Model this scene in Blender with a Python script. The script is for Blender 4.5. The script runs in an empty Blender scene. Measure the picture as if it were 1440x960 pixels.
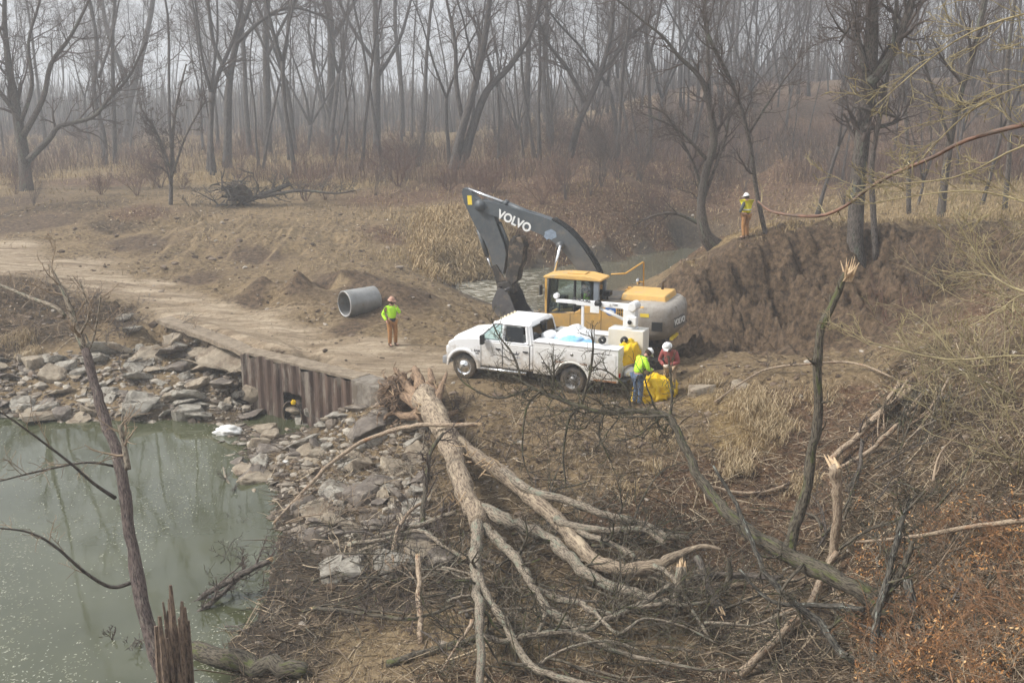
import bpy, bmesh, math, random
import numpy as np
from mathutils import Vector, Matrix
R = math.radians
rnd = random.Random(7)
C = bpy.context.scene.collection
scene = bpy.context.scene

# ------------------------------------------------------------------ survey: camera station above the creek
FOC, PITCH, CAMH = 1500.0, R(13.5), 9.2
cP, sP = math.cos(PITCH), math.sin(PITCH)
def ray(px, py):
    dx, dy = (px - 720) / FOC, (480 - py) / FOC
    return np.array([dx, cP + dy * sP, -sP + dy * cP])
def W(px, py, z):
    d = ray(px, py); t = (z - CAMH) / d[2]
    return Vector((d[0] * t, d[1] * t, z))
def WY(px, py, y):
    d = ray(px, py); t = y / d[1]
    return Vector((d[0] * t, y, CAMH + d[2] * t))

# ------------------------------------------------------------------ object bookkeeping
def tag(o, label=None, cat=None, group=None, kind=None):
    if label: o['label'] = label
    if cat: o['category'] = cat
    if group: o['group'] = group
    if kind: o['kind'] = kind
    return o
def empty(name, label=None, cat=None, loc=(0, 0, 0), rot=(0, 0, 0), group=None):
    o = bpy.data.objects.new(name, None); C.objects.link(o)
    o.location = loc; o.rotation_euler = rot; o.empty_display_size = .2
    return tag(o, label, cat, group)
def copy_tree(o, parent=None):
    c = o.copy(); C.objects.link(c)
    if parent is not None: c.parent = parent
    for ch in list(o.children): copy_tree(ch, c)
    return c

class MB:
    """collects vertices and faces, links them as one mesh object"""
    def __init__(s): s.v = []; s.f = []; s.b = []; s.n = 0; s.hasb = False
    def add(s, v, f, mi=0, bark=None):
        v = np.asarray(v, dtype=np.float32).reshape(-1, 3)
        s.v.append(v); s.b.append(v if bark is None else np.asarray(bark, np.float32)); f = np.asarray(f, dtype=np.int32)
        s.f.append((f + s.n, mi)); s.n += len(v)
    def box(s, lo, hi, mi=0, M=None, taper=1.0):
        x0, y0, z0 = lo; x1, y1, z1 = hi
        cx, cy = (x0 + x1) / 2, (y0 + y1) / 2
        v = [(x0, y0, z0), (x1, y0, z0), (x1, y1, z0), (x0, y1, z0)]
        v += [(cx + (x - cx) * taper, cy + (y - cy) * taper, z1) for x, y, _ in v[:4]]
        if M is not None: v = [tuple(M @ Vector(p)) for p in v]
        s.add(v, [(0, 3, 2, 1), (4, 5, 6, 7), (0, 1, 5, 4), (1, 2, 6, 5), (2, 3, 7, 6), (3, 0, 4, 7)], mi)
    def tube(s, pts, rad, k=6, mi=0, cap=True, flat=1.0):
        p = np.asarray([tuple(q) for q in pts], dtype=np.float64); n = len(p)
        r = np.full(n, rad) if np.isscalar(rad) else np.asarray(rad, dtype=np.float64)
        t = np.gradient(p, axis=0); t /= (np.linalg.norm(t, axis=1, keepdims=True) + 1e-9)
        ref = np.array([0, 0, 1.]) if abs(t[:, 2]).mean() < .8 else np.array([0, 1., 0])
        a = np.cross(t, ref); a /= (np.linalg.norm(a, axis=1, keepdims=True) + 1e-9)
        b = np.cross(t, a)
        an = np.arange(k) * 2 * math.pi / k
        ring = (np.cos(an)[None, :, None] * a[:, None, :] + flat * np.sin(an)[None, :, None] * b[:, None, :]) * r[:, None, None] + p[:, None, :]
        i = np.arange(n - 1)[:, None] * k; j = np.arange(k)[None, :]; j2 = (j + 1) % k
        f = np.stack([i + j, i + j2, i + k + j2, i + k + j], -1).reshape(-1, 4)
        ln = np.concatenate([[0], np.cumsum(np.linalg.norm(np.diff(p, axis=0), axis=1))]) * .34 + (s.n % 97) * 1.7; rm = float(r.max())
        bk = np.stack(np.broadcast_arrays(np.cos(an)[None, :] * rm, np.sin(an)[None, :] * rm, ln[:, None]), -1)
        s.hasb = True
        s.add(ring.reshape(-1, 3), f, mi, bk.reshape(-1, 3))
        if cap:
            base = s.n - n * k
            s.f.append((np.array([[base + q for q in range(k)][::-1]], dtype=np.int32), mi))
            s.f.append((np.array([[base + (n - 1) * k + q for q in range(k)]], dtype=np.int32), mi))
    def cyl(s, a, b, r, k=16, mi=0, r2=None):
        s.tube([a, b], [r, r if r2 is None else r2], k, mi)
    def lathe(s, prof, axis_o, axis_d, k=24, mi=0):
        """prof: list of (distance along axis, radius)"""
        d = Vector(axis_d).normalized(); o = Vector(axis_o)
        a = d.orthogonal().normalized(); b = d.cross(a)
        v = []
        for h, r in prof:
            for q in range(k):
                an = 2 * math.pi * q / k
                v.append(tuple(o + d * h + (a * math.cos(an) + b * math.sin(an)) * r))
        f = []
        for i in range(len(prof) - 1):
            for q in range(k):
                f.append((i * k + q, i * k + (q + 1) % k, (i + 1) * k + (q + 1) % k, (i + 1) * k + q))
        s.add(v, f, mi)
    def prism(s, poly, y0, y1, mi=0, M=None):
        """poly in xz, extruded along y"""
        n = len(poly)
        v = [(x, y0, z) for x, z in poly] + [(x, y1, z) for x, z in poly]
        if M is not None: v = [tuple(M @ Vector(p)) for p in v]
        s.add(v, [(i, (i + 1) % n, n + (i + 1) % n, n + i) for i in range(n)], mi)
        b = s.n - 2 * n
        s.f.append((np.array([list(range(b, b + n))], dtype=np.int32), mi))
        s.f.append((np.array([list(range(b + n, b + 2 * n))[::-1]], dtype=np.int32), mi))
    def build(s, name, mats, parent=None, smooth=True, recalc=False, bevel=0, noise=None):
        me = bpy.data.meshes.new(name)
        V = np.concatenate(s.v) if s.v else np.zeros((0, 3), np.float32)
        loops, starts, mis, st = [], [], [], 0
        for f, mi in s.f:
            k = f.shape[1]; loops.append(f.reshape(-1))
            starts.append(st + np.arange(len(f)) * k); st += f.size
            mis.append(np.full(len(f), mi, np.int32))
        L = np.concatenate(loops).astype(np.int32)
        me.vertices.add(len(V)); me.vertices.foreach_set('co', V.reshape(-1))
        me.loops.add(len(L)); me.loops.foreach_set('vertex_index', L)
        S = np.concatenate(starts).astype(np.int32)
        me.polygons.add(len(S)); me.polygons.foreach_set('loop_start', S)
        me.polygons.foreach_set('material_index', np.concatenate(mis))
        me.polygons.foreach_set('use_smooth', np.full(len(S), bool(smooth)))
        me.update(calc_edges=True)
        if s.hasb:
            at = me.attributes.new('bark', 'FLOAT_VECTOR', 'POINT'); at.data.foreach_set('vector', np.concatenate(s.b).reshape(-1))
        for m in (mats if isinstance(mats, (list, tuple)) else [mats]): me.materials.append(m)
        if recalc or bevel:
            bm = bmesh.new(); bm.from_mesh(me)
            bmesh.ops.recalc_face_normals(bm, faces=bm.faces)
            bm.to_mesh(me); bm.free()
        o = bpy.data.objects.new(name, me); C.objects.link(o)
        if parent is not None: o.parent = parent
        if bevel:
            md = o.modifiers.new('bevel', 'BEVEL'); md.width = bevel; md.segments = 2; md.limit_method = 'ANGLE'; md.angle_limit = R(35)
            md2 = o.modifiers.new('wn', 'WEIGHTED_NORMAL')
        elif smooth == 'auto':
            me.polygons.foreach_set('use_smooth', np.zeros(len(S), bool))
        return o

# ------------------------------------------------------------------ lattice noise
_tab = np.random.RandomState(3).rand(256, 256).astype(np.float64)
def vnoise(x, y):
    xi = np.floor(x).astype(int); yi = np.floor(y).astype(int)
    fx, fy = x - xi, y - yi
    fx = fx * fx * (3 - 2 * fx); fy = fy * fy * (3 - 2 * fy)
    a = _tab[xi & 255, yi & 255]; b = _tab[(xi + 1) & 255, yi & 255]
    c = _tab[xi & 255, (yi + 1) & 255]; d = _tab[(xi + 1) & 255, (yi + 1) & 255]
    return (a * (1 - fx) + b * fx) * (1 - fy) + (c * (1 - fx) + d * fx) * fy - .5
def fbm(x, y, o=4, g=.5):
    s = 0; a = 1.
    for i in range(o):
        s = s + a * vnoise(x * 2 ** i + 17.3 * i, y * 2 ** i + 9.1 * i); a *= g
    return s

# ------------------------------------------------------------------ materials
def nd(nt, t, **kw):
    n = nt.nodes.new(t)
    for k, v in kw.items():
        if k in n.inputs.keys() if isinstance(k, str) else False: n.inputs[k].default_value = v
        else: setattr(n, k, v)
    return n
def ramp(nt, fac, stops):
    r = nt.nodes.new('ShaderNodeValToRGB')
    e = r.color_ramp.elements
    while len(e) < len(stops): e.new(.5)
    for q, (p, c) in zip(e, stops):
        q.position = p; q.color = (*c, 1) if len(c) == 3 else c
    nt.links.new(fac, r.inputs['Fac']); return r.outputs['Color']
def mixc(nt, fac, a, b, bt='MIX'):
    m = nt.nodes.new('ShaderNodeMix'); m.data_type = 'RGBA'; m.blend_type = bt
    for s, v in ((m.inputs[0], fac), (m.inputs[6], a), (m.inputs[7], b)):
        if hasattr(v, 'is_linked') or hasattr(v, 'links'): nt.links.new(v, s)
        elif isinstance(v, (tuple, list)): s.default_value = (*v[:3], 1)
        else: s.default_value = v
    return m.outputs[2]
def noise(nt, scale, detail=4, rough=.6, vec=None, dist=0):
    n = nt.nodes.new('ShaderNodeTexNoise')
    n.inputs['Scale'].default_value = scale; n.inputs['Detail'].default_value = detail
    n.inputs['Roughness'].default_value = rough; n.inputs['Distortion'].default_value = dist
    if vec is not None: nt.links.new(vec, n.inputs['Vector'])
    return n.outputs['Fac']
def new_mat(name):
    m = bpy.data.materials.new(name); m.use_nodes = True
    nt = m.node_tree; b = nt.nodes['Principled BSDF']
    return m, nt, b
def coords(nt, kind='Object', scale=None):
    tc = nt.nodes.new('ShaderNodeTexCoord')
    if scale is None: return tc.outputs[kind]
    mp = nt.nodes.new('ShaderNodeMapping'); mp.inputs['Scale'].default_value = scale
    nt.links.new(tc.outputs[kind], mp.inputs['Vector']); return mp.outputs['Vector']
def bump(nt, b, h, strength=.5, dist=.02):
    n = nt.nodes.new('ShaderNodeBump'); n.inputs['Strength'].default_value = strength; n.inputs['Distance'].default_value = dist
    nt.links.new(h, n.inputs['Height']); nt.links.new(n.outputs['Normal'], b.inputs['Normal'])
def pm(name, c1, c2=None, scale=4, rough=.8, metal=0, bstr=0, bdist=.01, dirt=None, dirt_amt=.3, dscale=2, spec=.3, vscale=None, dsharp=.12, bark=False):
    """procedural material: two tones in noise, optional third tone (dirt, lichen, rust) in patches"""
    m, nt, b = new_mat(name)
    c2 = c2 or tuple(x * .8 for x in c1)
    v = coords(nt, 'Object', vscale)
    if bark: at = nt.nodes.new('ShaderNodeAttribute'); at.attribute_name = 'bark'; v = at.outputs['Vector']
    nz = noise(nt, scale, 5, .65, v)
    col = ramp(nt, nz, [(.40, c2), (.52, tuple(a_ * .72 + b_ * .28 for a_, b_ in zip(c1, c2))), (.66, c1)]) if bark else ramp(nt, nz, [(.3, c2), (.7, c1)])
    if dirt:
        d = noise(nt, dscale, 5, .7, v)
        fac = ramp(nt, d, [(.48 + (.5 - dirt_amt) * .36 - dsharp * .3, (0, 0, 0)), (.48 + (.5 - dirt_amt) * .36 + dsharp * .5, (.85, .85, .85))])
        col = mixc(nt, fac, col, dirt)
    nt.links.new(col, b.inputs['Base Color'])
    b.inputs['Roughness'].default_value = rough; b.inputs['Metallic'].default_value = metal
    b.inputs['Specular IOR Level'].default_value = spec
    if bstr: bump(nt, b, nz, bstr, bdist)
    return m
# ------------------------------------------------------------------ terrain: surveyed points (bearing, dip, height, cover)
# cover: R road, D bare dirt, L leaf litter, G dry grass, M wet mud, B brush-dark soil, S pale sand
PTS = [
 # road
 (-300,330,1.6,'R'),(-120,345,1.3,'R'),(0,350,1.1,'R'),(0,372,1.0,'R'),(100,375,.8,'R'),(130,400,.6,'R'),(200,400,.45,'R'),(240,418,.3,'R'),(300,440,.15,'R'),
 (330,460,.05,'R'),(400,462,.02,'R'),(450,490,0,'R'),(500,490,0,'R'),(540,482,0,'R'),(560,515,0,'R'),(620,520,0,'R'),(650,535,0,'D'),(720,520,0,'D'),
 (800,555,0,'D'),(760,500,0,'D'),(860,520,0,'D'),(900,568,-.02,'D'),(940,545,0,'D'),(940,500,0.05,'D'),(860,480,0,'D'),(760,470,0,'D'),(990,560,.1,'D'),
 # far edge of road, work area
 (120,350,1.2,'D'),(220,380,.7,'D'),(300,405,.4,'D'),(380,430,.15,'D'),(440,450,.05,'D'),(560,466,0,'D'),(500,458,.1,'F'),(350,428,.2,'F'),(270,392,.5,'F'),(330,412,.3,'D'),(600,480,0,'D'),(640,460,-.05,'D'),(690,455,-.2,'D'),
 (300,370,.8,'D'),(370,385,1.25,'F'),(420,378,1.6,'F'),(480,377,1.45,'F'),(540,393,1.35,'F'),(565,408,1.05,'F'),(450,400,.75,'F'),(500,408,.7,'F'),(600,415,.25,'F'),(350,360,.9,'F'),(460,415,.35,'S'),(400,410,.4,'D'),(520,430,.45,'F'),
 (640,430,-.5,'S'),(600,400,.1,'D'),(560,385,.4,'D'),(690,440,-.75,'D'),(740,445,-.5,'D'),(840,440,-.6,'D'),(900,430,-.6,'D'),
 # left bank top, scarp
 (-300,275,2.3,'G'),(-100,282,2.2,'G'),(0,285,2.2,'F'),(100,290,2.2,'B'),(200,298,2.1,'L'),(0,305,1.8,'B'),(60,312,1.7,'F'),(150,318,1.6,'B'),(0,322,1.4,'F'),(100,330,1.35,'D'),(200,345,1.1,'F'),(280,305,2.1,'D'),(350,305,2.1,'D'),
 (240,322,1.35,'D'),(280,326,1.25,'D'),(330,328,1.15,'D'),(400,334,1.05,'D'),(470,342,1.0,'D'),(420,315,2.0,'D'),(480,320,1.8,'D'),(520,350,1.0,'D'),(540,330,1.3,'L'),
 (0,250,2.3,'G'),(150,255,2.3,'L'),(300,250,2.3,'G'),(450,260,2.4,'G'),(560,280,2.2,'L'),(250,230,2.3,'G'),(400,225,2.3,'G'),(50,225,2.3,'G'),(550,235,2.5,'L'),(0,205,2.3,'G'),(300,205,2.3,'G'),
 (620,380,-.4,'G'),(600,350,.7,'G'),(570,360,.7,'G'),(640,395,-.95,'G'),(660,360,.2,'G'),(640,320,1.3,'G'),(640,270,2.3,'L'),(650,230,2.7,'G'),(560,210,2.5,'G'),
 # river bed and far shore
 (650,410,-1.1,'M'),(700,400,-1.3,'M'),(760,390,-1.4,'M'),(850,380,-1.4,'M'),(920,370,-1.4,'M'),(960,355,-1.2,'M'),(700,425,-1.1,'M'),(800,420,-1.3,'M'),(900,400,-1.2,'M'),
 (1010,335,-1.2,'M'),(1080,318,-1.2,'M'),(1160,305,-1.2,'M'),
 (700,378,-.85,'G'),(740,374,-.85,'L'),(800,368,-.85,'L'),(870,360,-.85,'L'),(930,350,-.85,'L'),(1000,322,-.85,'L'),(1080,300,-.8,'L'),(1160,288,-.8,'L'),
 (700,330,1.0,'G'),(760,320,1.2,'L'),(850,320,1.0,'L'),(930,310,.9,'L'),(720,270,2.6,'L'),(800,265,2.8,'L'),(880,260,3.0,'L'),(960,265,2.6,'L'),(1050,265,2.4,'L'),(1160,262,2.4,'L'),
 (700,225,3.4,'L'),(800,220,3.8,'L'),(900,215,4.2,'L'),(1000,215,4.4,'L'),(1100,215,4.4,'L'),(1250,212,4.2,'G'),
 # promontory: top edge, cut face, slumped foot
 (925,420,.2,'D'),(940,392,1.3,'G'),(962,366,2.2,'G'),(990,350,2.9,'G'),(1050,341,3.2,'G'),(1110,337,3.3,'G'),(1170,338,3.3,'G'),(1230,345,3.2,'B'),
 (988,394,1.6,'B'),(1020,396,1.7,'B'),(1050,394,1.75,'B'),(1080,398,1.7,'B'),(1110,398,1.7,'B'),(1140,400,1.75,'B'),(1170,400,1.8,'B'),(950,430,.65,'D'),(1010,428,1.0,'D'),(1080,434,1.1,'D'),(1150,440,1.15,'D'),(1210,440,1.4,'B'),
 (955,458,.25,'D'),(1000,474,.38,'D'),(1080,482,.45,'D'),(1150,490,.55,'D'),(1210,495,.75,'D'),
 (1050,322,3.0,'G'),(1130,318,3.2,'G'),(1230,312,3.2,'G'),(1330,305,3.3,'G'),(1440,300,3.4,'G'),(1010,334,2.2,'L'),(1250,275,2.6,'G'),(1400,270,3.2,'G'),(1600,290,3.5,'G'),
 (1290,360,3.1,'B'),(1360,370,3.1,'B'),(1440,370,3.3,'B'),(1270,430,1.9,'B'),(1340,430,2.4,'L'),(1440,430,3.0,'L'),(1600,400,3.8,'L'),
 # right slope, bench below the cut
 (1000,520,.6,'D'),(1080,520,.8,'D'),(1150,525,.9,'D'),(1230,520,1.1,'D'),(1290,505,1.6,'B'),(1000,555,.55,'G'),(1060,560,.65,'G'),(1120,560,.6,'L'),(1190,570,.6,'L'),
 (975,600,.05,'D'),(1040,610,.1,'G'),(1110,620,.1,'L'),(1190,640,.0,'L'),(1260,560,1.2,'B'),(1280,620,.9,'B'),(1320,540,1.9,'B'),(1330,640,1.2,'B'),(1440,560,2.7,'B'),(1440,640,2.3,'B'),(1600,600,4.0,'L'),
 (980,660,-.5,'L'),(1060,680,-.6,'L'),(1130,720,-.8,'L'),(1220,720,-.2,'B'),(1300,720,.4,'B'),(1440,740,1.6,'B'),(1380,820,.9,'B'),(1240,800,-.7,'L'),(1300,880,.0,'B'),(1440,900,1.3,'B'),(1600,850,3,'L'),
 (1050,780,-1.3,'L'),(1130,820,-1.3,'D'),(1060,900,-1.55,'M'),(1130,940,-1.4,'M'),(1220,940,-.8,'B'),(1000,860,-1.5,'D'),(1340,980,.3,'B'),
 # slope under the truck, debris basin
 (560,548,-.12,'D'),(620,562,-.15,'D'),(700,585,-.15,'D'),(790,592,-.1,'D'),(880,605,-.1,'D'),(600,600,-.75,'D'),(700,640,-.75,'D'),(800,650,-.6,'D'),(900,660,-.5,'D'),
 (560,615,-1.1,'D'),(640,680,-1.25,'D'),(760,700,-1.15,'D'),(880,720,-1.05,'L'),(960,740,-1.15,'L'),(700,760,-1.55,'D'),(820,790,-1.5,'D'),(930,800,-1.5,'D'),
 (480,610,-1.45,'D'),(500,660,-1.55,'D'),(420,640,-1.75,'D'),(560,740,-1.6,'D'),(470,740,-1.75,'M'),(520,820,-1.75,'M'),(600,820,-1.65,'M'),(420,820,-1.9,'M'),(600,880,-1.55,'S'),(540,920,-1.6,'S'),(680,880,-1.5,'S'),
 (760,900,-1.4,'S'),(850,900,-1.45,'S'),(930,900,-1.5,'S'),(800,960,-1.2,'L'),(650,960,-1.2,'L'),(500,965,-1.6,'S'),(420,900,-1.85,'M'),(360,960,-1.9,'M'),(950,960,-1.4,'L'),
 # rock shelf left of the crossing
 (350,600,-1.95,'M'),(300,620,-2.05,'M'),(330,660,-2.0,'M'),(380,620,-1.85,'M'),(440,590,-2.0,'M'),(370,575,-2.05,'M'),(440,575,-1.9,'M'),(480,572,-1.3,'D'),(505,580,-1.15,'D'),(410,570,-2.2,'M'),
 (0,400,.9,'B'),(60,410,.6,'B'),(150,440,.1,'B'),(200,450,.2,'B'),(250,470,-.1,'B'),(0,450,.0,'B'),(80,460,-.2,'B'),(160,480,-.5,'D'),(240,490,-.6,'D'),(0,500,-.9,'B'),(-200,450,.4,'B'),
 (80,520,-1.1,'D'),(170,530,-1.2,'D'),(250,530,-1.1,'D'),(320,520,-.6,'D'),(350,560,-1.5,'D'),(280,570,-1.75,'M'),(0,560,-1.6,'D'),(90,575,-1.75,'D'),(180,578,-1.8,'D'),(-200,560,-1.5,'B'),
 # pool bed
 (-200,620,-2.4,'M'),(0,615,-2.4,'M'),(120,620,-2.4,'M'),(220,620,-2.4,'M'),(270,670,-2.5,'M'),(150,720,-2.9,'M'),(0,750,-2.9,'M'),(290,740,-2.4,'M'),(260,830,-2.4,'M'),(100,900,-2.8,'M'),(-200,800,-2.8,'M'),
 (250,900,-2.2,'M'),(200,1000,-2.3,'M'),(340,700,-2.15,'M'),(350,760,-2.1,'M'),(330,840,-2.1,'M'),(300,920,-2.05,'M'),(0,1000,-2.6,'M'),
]
XY, ZZ, CV = [], [], []
for px, py, z, c in PTS:
    p = W(px, py, z); XY.append((p.x, p.y)); ZZ.append(z); CV.append(c)
# crossing headwall line (top edge and channel foot just in front of it)
WALL_PX = [(225, 447, .1), (290, 470, .05), (350, 494, 0), (420, 511, 0), (505, 531, -.02), (548, 545, -.05)]
WALL = [W(*p) for p in WALL_PX]
for i in range(len(WALL) - 1):
    a, b = WALL[i], WALL[i + 1]; d = (b - a); n = Vector((d.y, -d.x, 0)).normalized()
    if n.y > 0: n = -n
    for t in ((0, .33, .67) if d.length < 1.8 else [k_ / 8 for k_ in range(8)]):
        p = a + d * t
        for off, z in ((-.34, p.z), (-1.2, p.z)):
            q = p + n * off; XY.append((q.x, q.y)); ZZ.append(z); CV.append('R')
        k = {0: -.75, 1: -1.15, 2: -2.2, 3: -2.2 + max(0, t - .1) * 1.25, 4: -1.05}[i]
        for off in (.02, .5): q = p + n * off; XY.append((q.x, q.y)); ZZ.append(k); CV.append('M' if i in (2, 3) else 'D')
# ground out of the picture: near bank towards the camera, far floodplain
for x, y, z, c in [(-30, 14, -1.5, 'G'), (-30, 4, 3, 'G'), (-12, 12, -1.0, 'M'), (-4, 11, .2, 'L'), (3, 11, .6, 'L'), (8, 10, 2.2, 'L'), (-10, 4, 3.5, 'G'), (0, 4, 4.5, 'G'), (8, 4, 5.5, 'G'),
                   (0, -4, 7.2, 'G'), (-20, -6, 7, 'G'), (20, -4, 7.2, 'G'), (18, 8, 6, 'G'), (30, 20, 6, 'G'), (40, 40, 4.5, 'G'), (-45, 30, 1, 'G'), (-50, 50, 2, 'G'),
                   (-60, 90, 2.3, 'G'), (-30, 110, 2.4, 'G'), (0, 110, 3, 'G'), (20, 122, 7, 'L'), (45, 122, 8.5, 'L'), (8, 112, 5, 'L'), (80, 105, 8, 'L'), (30, 104, 5.5, 'L'), (60, 95, 5.5, 'L'), (70, 60, 4, 'G'), (-80, 160, 2.4, 'G'), (0, 160, 3, 'G'), (80, 160, 10, 'L'), (30, 160, 10, 'L'), (0, 40, 0, 'D'),
                   (0, 260, 3, 'G'), (-160, 200, 3, 'G'), (160, 200, 5, 'G'), (-150, 60, 2, 'G'), (150, 60, 5, 'G'), (-120, 0, 4, 'G'), (120, 0, 7, 'G'), (0, -40, 7.4, 'G')]:
    XY.append((x, y)); ZZ.append(z); CV.append(c)
XY = np.array(XY); ZZ = np.array(ZZ)
keep = [i for i in range(len(XY)) if all(np.hypot(*(XY[i] - XY[j])) > .12 for j in range(i))]
XY, ZZ, CV = XY[keep], ZZ[keep], [CV[i] for i in keep]
_D = np.hypot(XY[:, None, 0] - XY[None, :, 0], XY[:, None, 1] - XY[None, :, 1])
_A = np.block([[-_D + np.eye(len(XY)) * .06, np.ones((len(XY), 1))], [np.ones((1, len(XY))), np.zeros((1, 1))]])
_w = np.linalg.solve(_A, np.append(ZZ, 0))

def spaced(lo, mid0, mid1, hi, step, grow=1.09):
    a = list(np.arange(mid0, mid1, step)); s = step
    while a[-1] < hi: s *= grow; a.append(a[-1] + s)
    s = step; b = [a[0]]
    while b[-1] > lo: s *= grow; b.append(b[-1] - s)
    return np.array(b[:0:-1] + a)
gx = spaced(-520, -19, 19, 520, .11); gy = spaced(-60, 9, 47, 620, .12, 1.03)
GX, GY = np.meshgrid(gx, gy)
def field(X, Y):
    sh = X.shape; X = X.reshape(-1); Y = Y.reshape(-1); Z = np.empty(len(X)); cov = np.zeros((len(X), 8))
    cidx = np.array(['RDLGMBSF'.index(c) for c in CV]); onehot = np.eye(8)[cidx]
    wx = fbm(X * .5, Y * .5, 4, .6) * 2.2; wy = fbm(X * .5 + 40, Y * .5 + 7, 4, .6) * 2.2
    for i in range(0, len(X), 20000):
        x, y = X[i:i + 20000], Y[i:i + 20000]
        d = np.hypot(x[:, None] - XY[None, :, 0], y[:, None] - XY[None, :, 1])
        Z[i:i + 20000] = -(d @ _w[:-1]) + _w[-1]
        k = .45
        d2 = (x + wx[i:i + 20000] * k)[:, None] - XY[None, :, 0]; d3 = (y + wy[i:i + 20000] * k)[:, None] - XY[None, :, 1]
        ww = 1 / ((d2 ** 2 + d3 ** 2) ** 1.45 + 1e-2); cov[i:i + 20000] = (ww @ onehot) / ww.sum(1, keepdims=True)
    return Z.reshape(sh), cov.reshape(*sh, 8)
ZG, COV = field(GX, GY)
ZG = np.where(np.hypot(GX, GY) > 300, np.clip(ZG, 0, 6), ZG)
# road centre line, for the wheel ruts
RC = [W(-300, 338, 1.5), W(-60, 350, 1.2), W(60, 372, .95), W(200, 410, .4), (W(380, 465, 0)), W(520, 500, 0), W(640, 525, 0), W(800, 548, 0)]
RD = np.full(GX.shape, 99.)
RS = np.zeros(GX.shape)
acc = 0
for a, b in zip(RC[:-1], RC[1:]):
    dx, dy = b.x - a.x, b.y - a.y; L2 = dx * dx + dy * dy; L = math.sqrt(L2)
    t = np.clip(((GX - a.x) * dx + (GY - a.y) * dy) / L2, 0, 1)
    ex, ey = GX - a.x - t * dx, GY - a.y - t * dy
    d = np.hypot(ex, ey) * np.sign(ex * -dy + ey * dx)
    m = np.abs(d) < np.abs(RD); RD = np.where(m, d, RD); RS = np.where(m, acc + t * L, RS); acc += L
wob = fbm(RS * .12, RS * 0 + 3, 3) * .7
rut = 0
for c, wd, am in ((-1.7, .3, .09), (-.1, .32, .08), (1.0, .25, .06), (-2.6, .25, .06), (2.3, .35, .07), (-.75, .18, .04)):
    rut = rut + am * np.exp(-((RD + wob * (1 + c * .2) - c) / wd) ** 2)
roadm = np.clip(COV[..., 0] * 1.6, 0, 1) * (np.abs(RD) < 6)
Dd = COV[..., 1]; Lf = COV[..., 2] + COV[..., 3]; Br = COV[..., 5]; Mu = COV[..., 4]
padm = np.clip(1.6 - np.hypot((GX - .2) / 4.2, (GY - 33.6) / 2.6), 0, 1)
near = np.exp(-np.clip(GY - 60, 0, 999) / 40)
ZG = ZG - rut * np.clip(COV[..., 0] + Dd * .6, 0, 1)
lump = fbm(GX * .9, GY * .9, 5, .55)
face = np.exp(-(((GX - 11.5) / 6.5) ** 4)) * np.exp(-(((GY - 38.8) / 3.3) ** 4))
clod = np.abs(fbm(GX * 2.3 + 5, GY * 2.3, 4, .6))
ZG = ZG + lump * (.17 * Dd + .17 * Lf + .30 * Br + .03 * Mu + .02) * (1 - .8 * roadm)
ZG = ZG + (clod - .15) * np.clip(.55 + fbm(GX * .25 + 9, GY * .25, 3) * 1.6, .1, 1.3) * (1 - .6 * face) * (.34 * Dd + .16 * Lf + .45 * Br + .14 * COV[..., 7]) * (1 - .9 * roadm) * near
# erosion furrows running down the cut face of the promontory
face = np.exp(-(((GX - 11.5) / 6.5) ** 4)) * np.exp(-(((GY - 38.8) / 3.3) ** 4))
fur = np.abs(fbm((GX + .55 * GY) * .62, (GY - GX * .3) * .16, 4, .55)); fur2 = np.abs(fbm((GX + .4 * GY) * 1.9, (GY - GX * .3) * .5, 3, .6))
ZG = ZG - face * (fur * 4.6 - .65) - face * (fur2 * 1.6 - .2) + face * .25 * fbm(GX * .8 + 30, GY * .8, 4, .7)
step = fbm(GX * .7 + 3, GY * .7 + 9, 4, .6)
ZG = ZG + face * .30 * np.sign(step) * np.clip(np.abs(step) * 14, 0, 1)
scarp = np.exp(-(((GX + 13) / 7) ** 4)) * np.exp(-(((GY - 56) / 5) ** 4))
ZG = ZG - scarp * (np.abs(fbm(GX * .9, GY * .25, 4)) * .6 - .08)
far = np.clip((GY - 90) / 60, 0, 1); ZG = ZG + far * fbm(GX * .05, GY * .05, 3) * 1.2

_gy, _gx = np.gradient(ZG, gy, gx); SL = np.hypot(_gx, _gy)
SL = (SL + np.roll(SL, 1, 0) + np.roll(SL, -1, 0) + np.roll(SL, 1, 1) + np.roll(SL, -1, 1)) / 5
def recover(mask, ch):
    global COV
    o = np.zeros(8); o['RDLGMBSF'.index(ch)] = 1; COV = COV * (1 - mask[..., None]) + o * mask[..., None]
reg = np.clip(1.5 - np.maximum(np.abs(GX - 12.2) / 7.5, np.abs(GY - 38.5) / 4.6) * 1.0, 0, 1); reg = np.clip(reg * 2.5, 0, 1)
recover(reg * np.clip((SL - .30) / .25, 0, 1), 'F')
recover(np.clip(scarp * 2, 0, 1) * np.clip((SL - .30) / .3, 0, 1) * .8, 'S')
ZG = ZG * (1 - padm) + padm * (ZG * .15)
def T(x, y):
    i = np.clip(np.searchsorted(gx, x) - 1, 0, len(gx) - 2); j = np.clip(np.searchsorted(gy, y) - 1, 0, len(gy) - 2)
    u = (x - gx[i]) / (gx[i + 1] - gx[i]); v = (y - gy[j]) / (gy[j + 1] - gy[j])
    return (ZG[j, i] * (1 - u) + ZG[j, i + 1] * u) * (1 - v) + (ZG[j + 1, i] * (1 - u) + ZG[j + 1, i + 1] * u) * v
def slope(x, y):
    i = np.clip(np.searchsorted(gx, x) - 1, 0, len(gx) - 2); j = np.clip(np.searchsorted(gy, y) - 1, 0, len(gy) - 2)
    return SL[j, i]
def cover(x, y):
    i = np.clip(np.searchsorted(gx, x) - 1, 0, len(gx) - 2); j = np.clip(np.searchsorted(gy, y) - 1, 0, len(gy) - 2)
    return COV[j, i]
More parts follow.
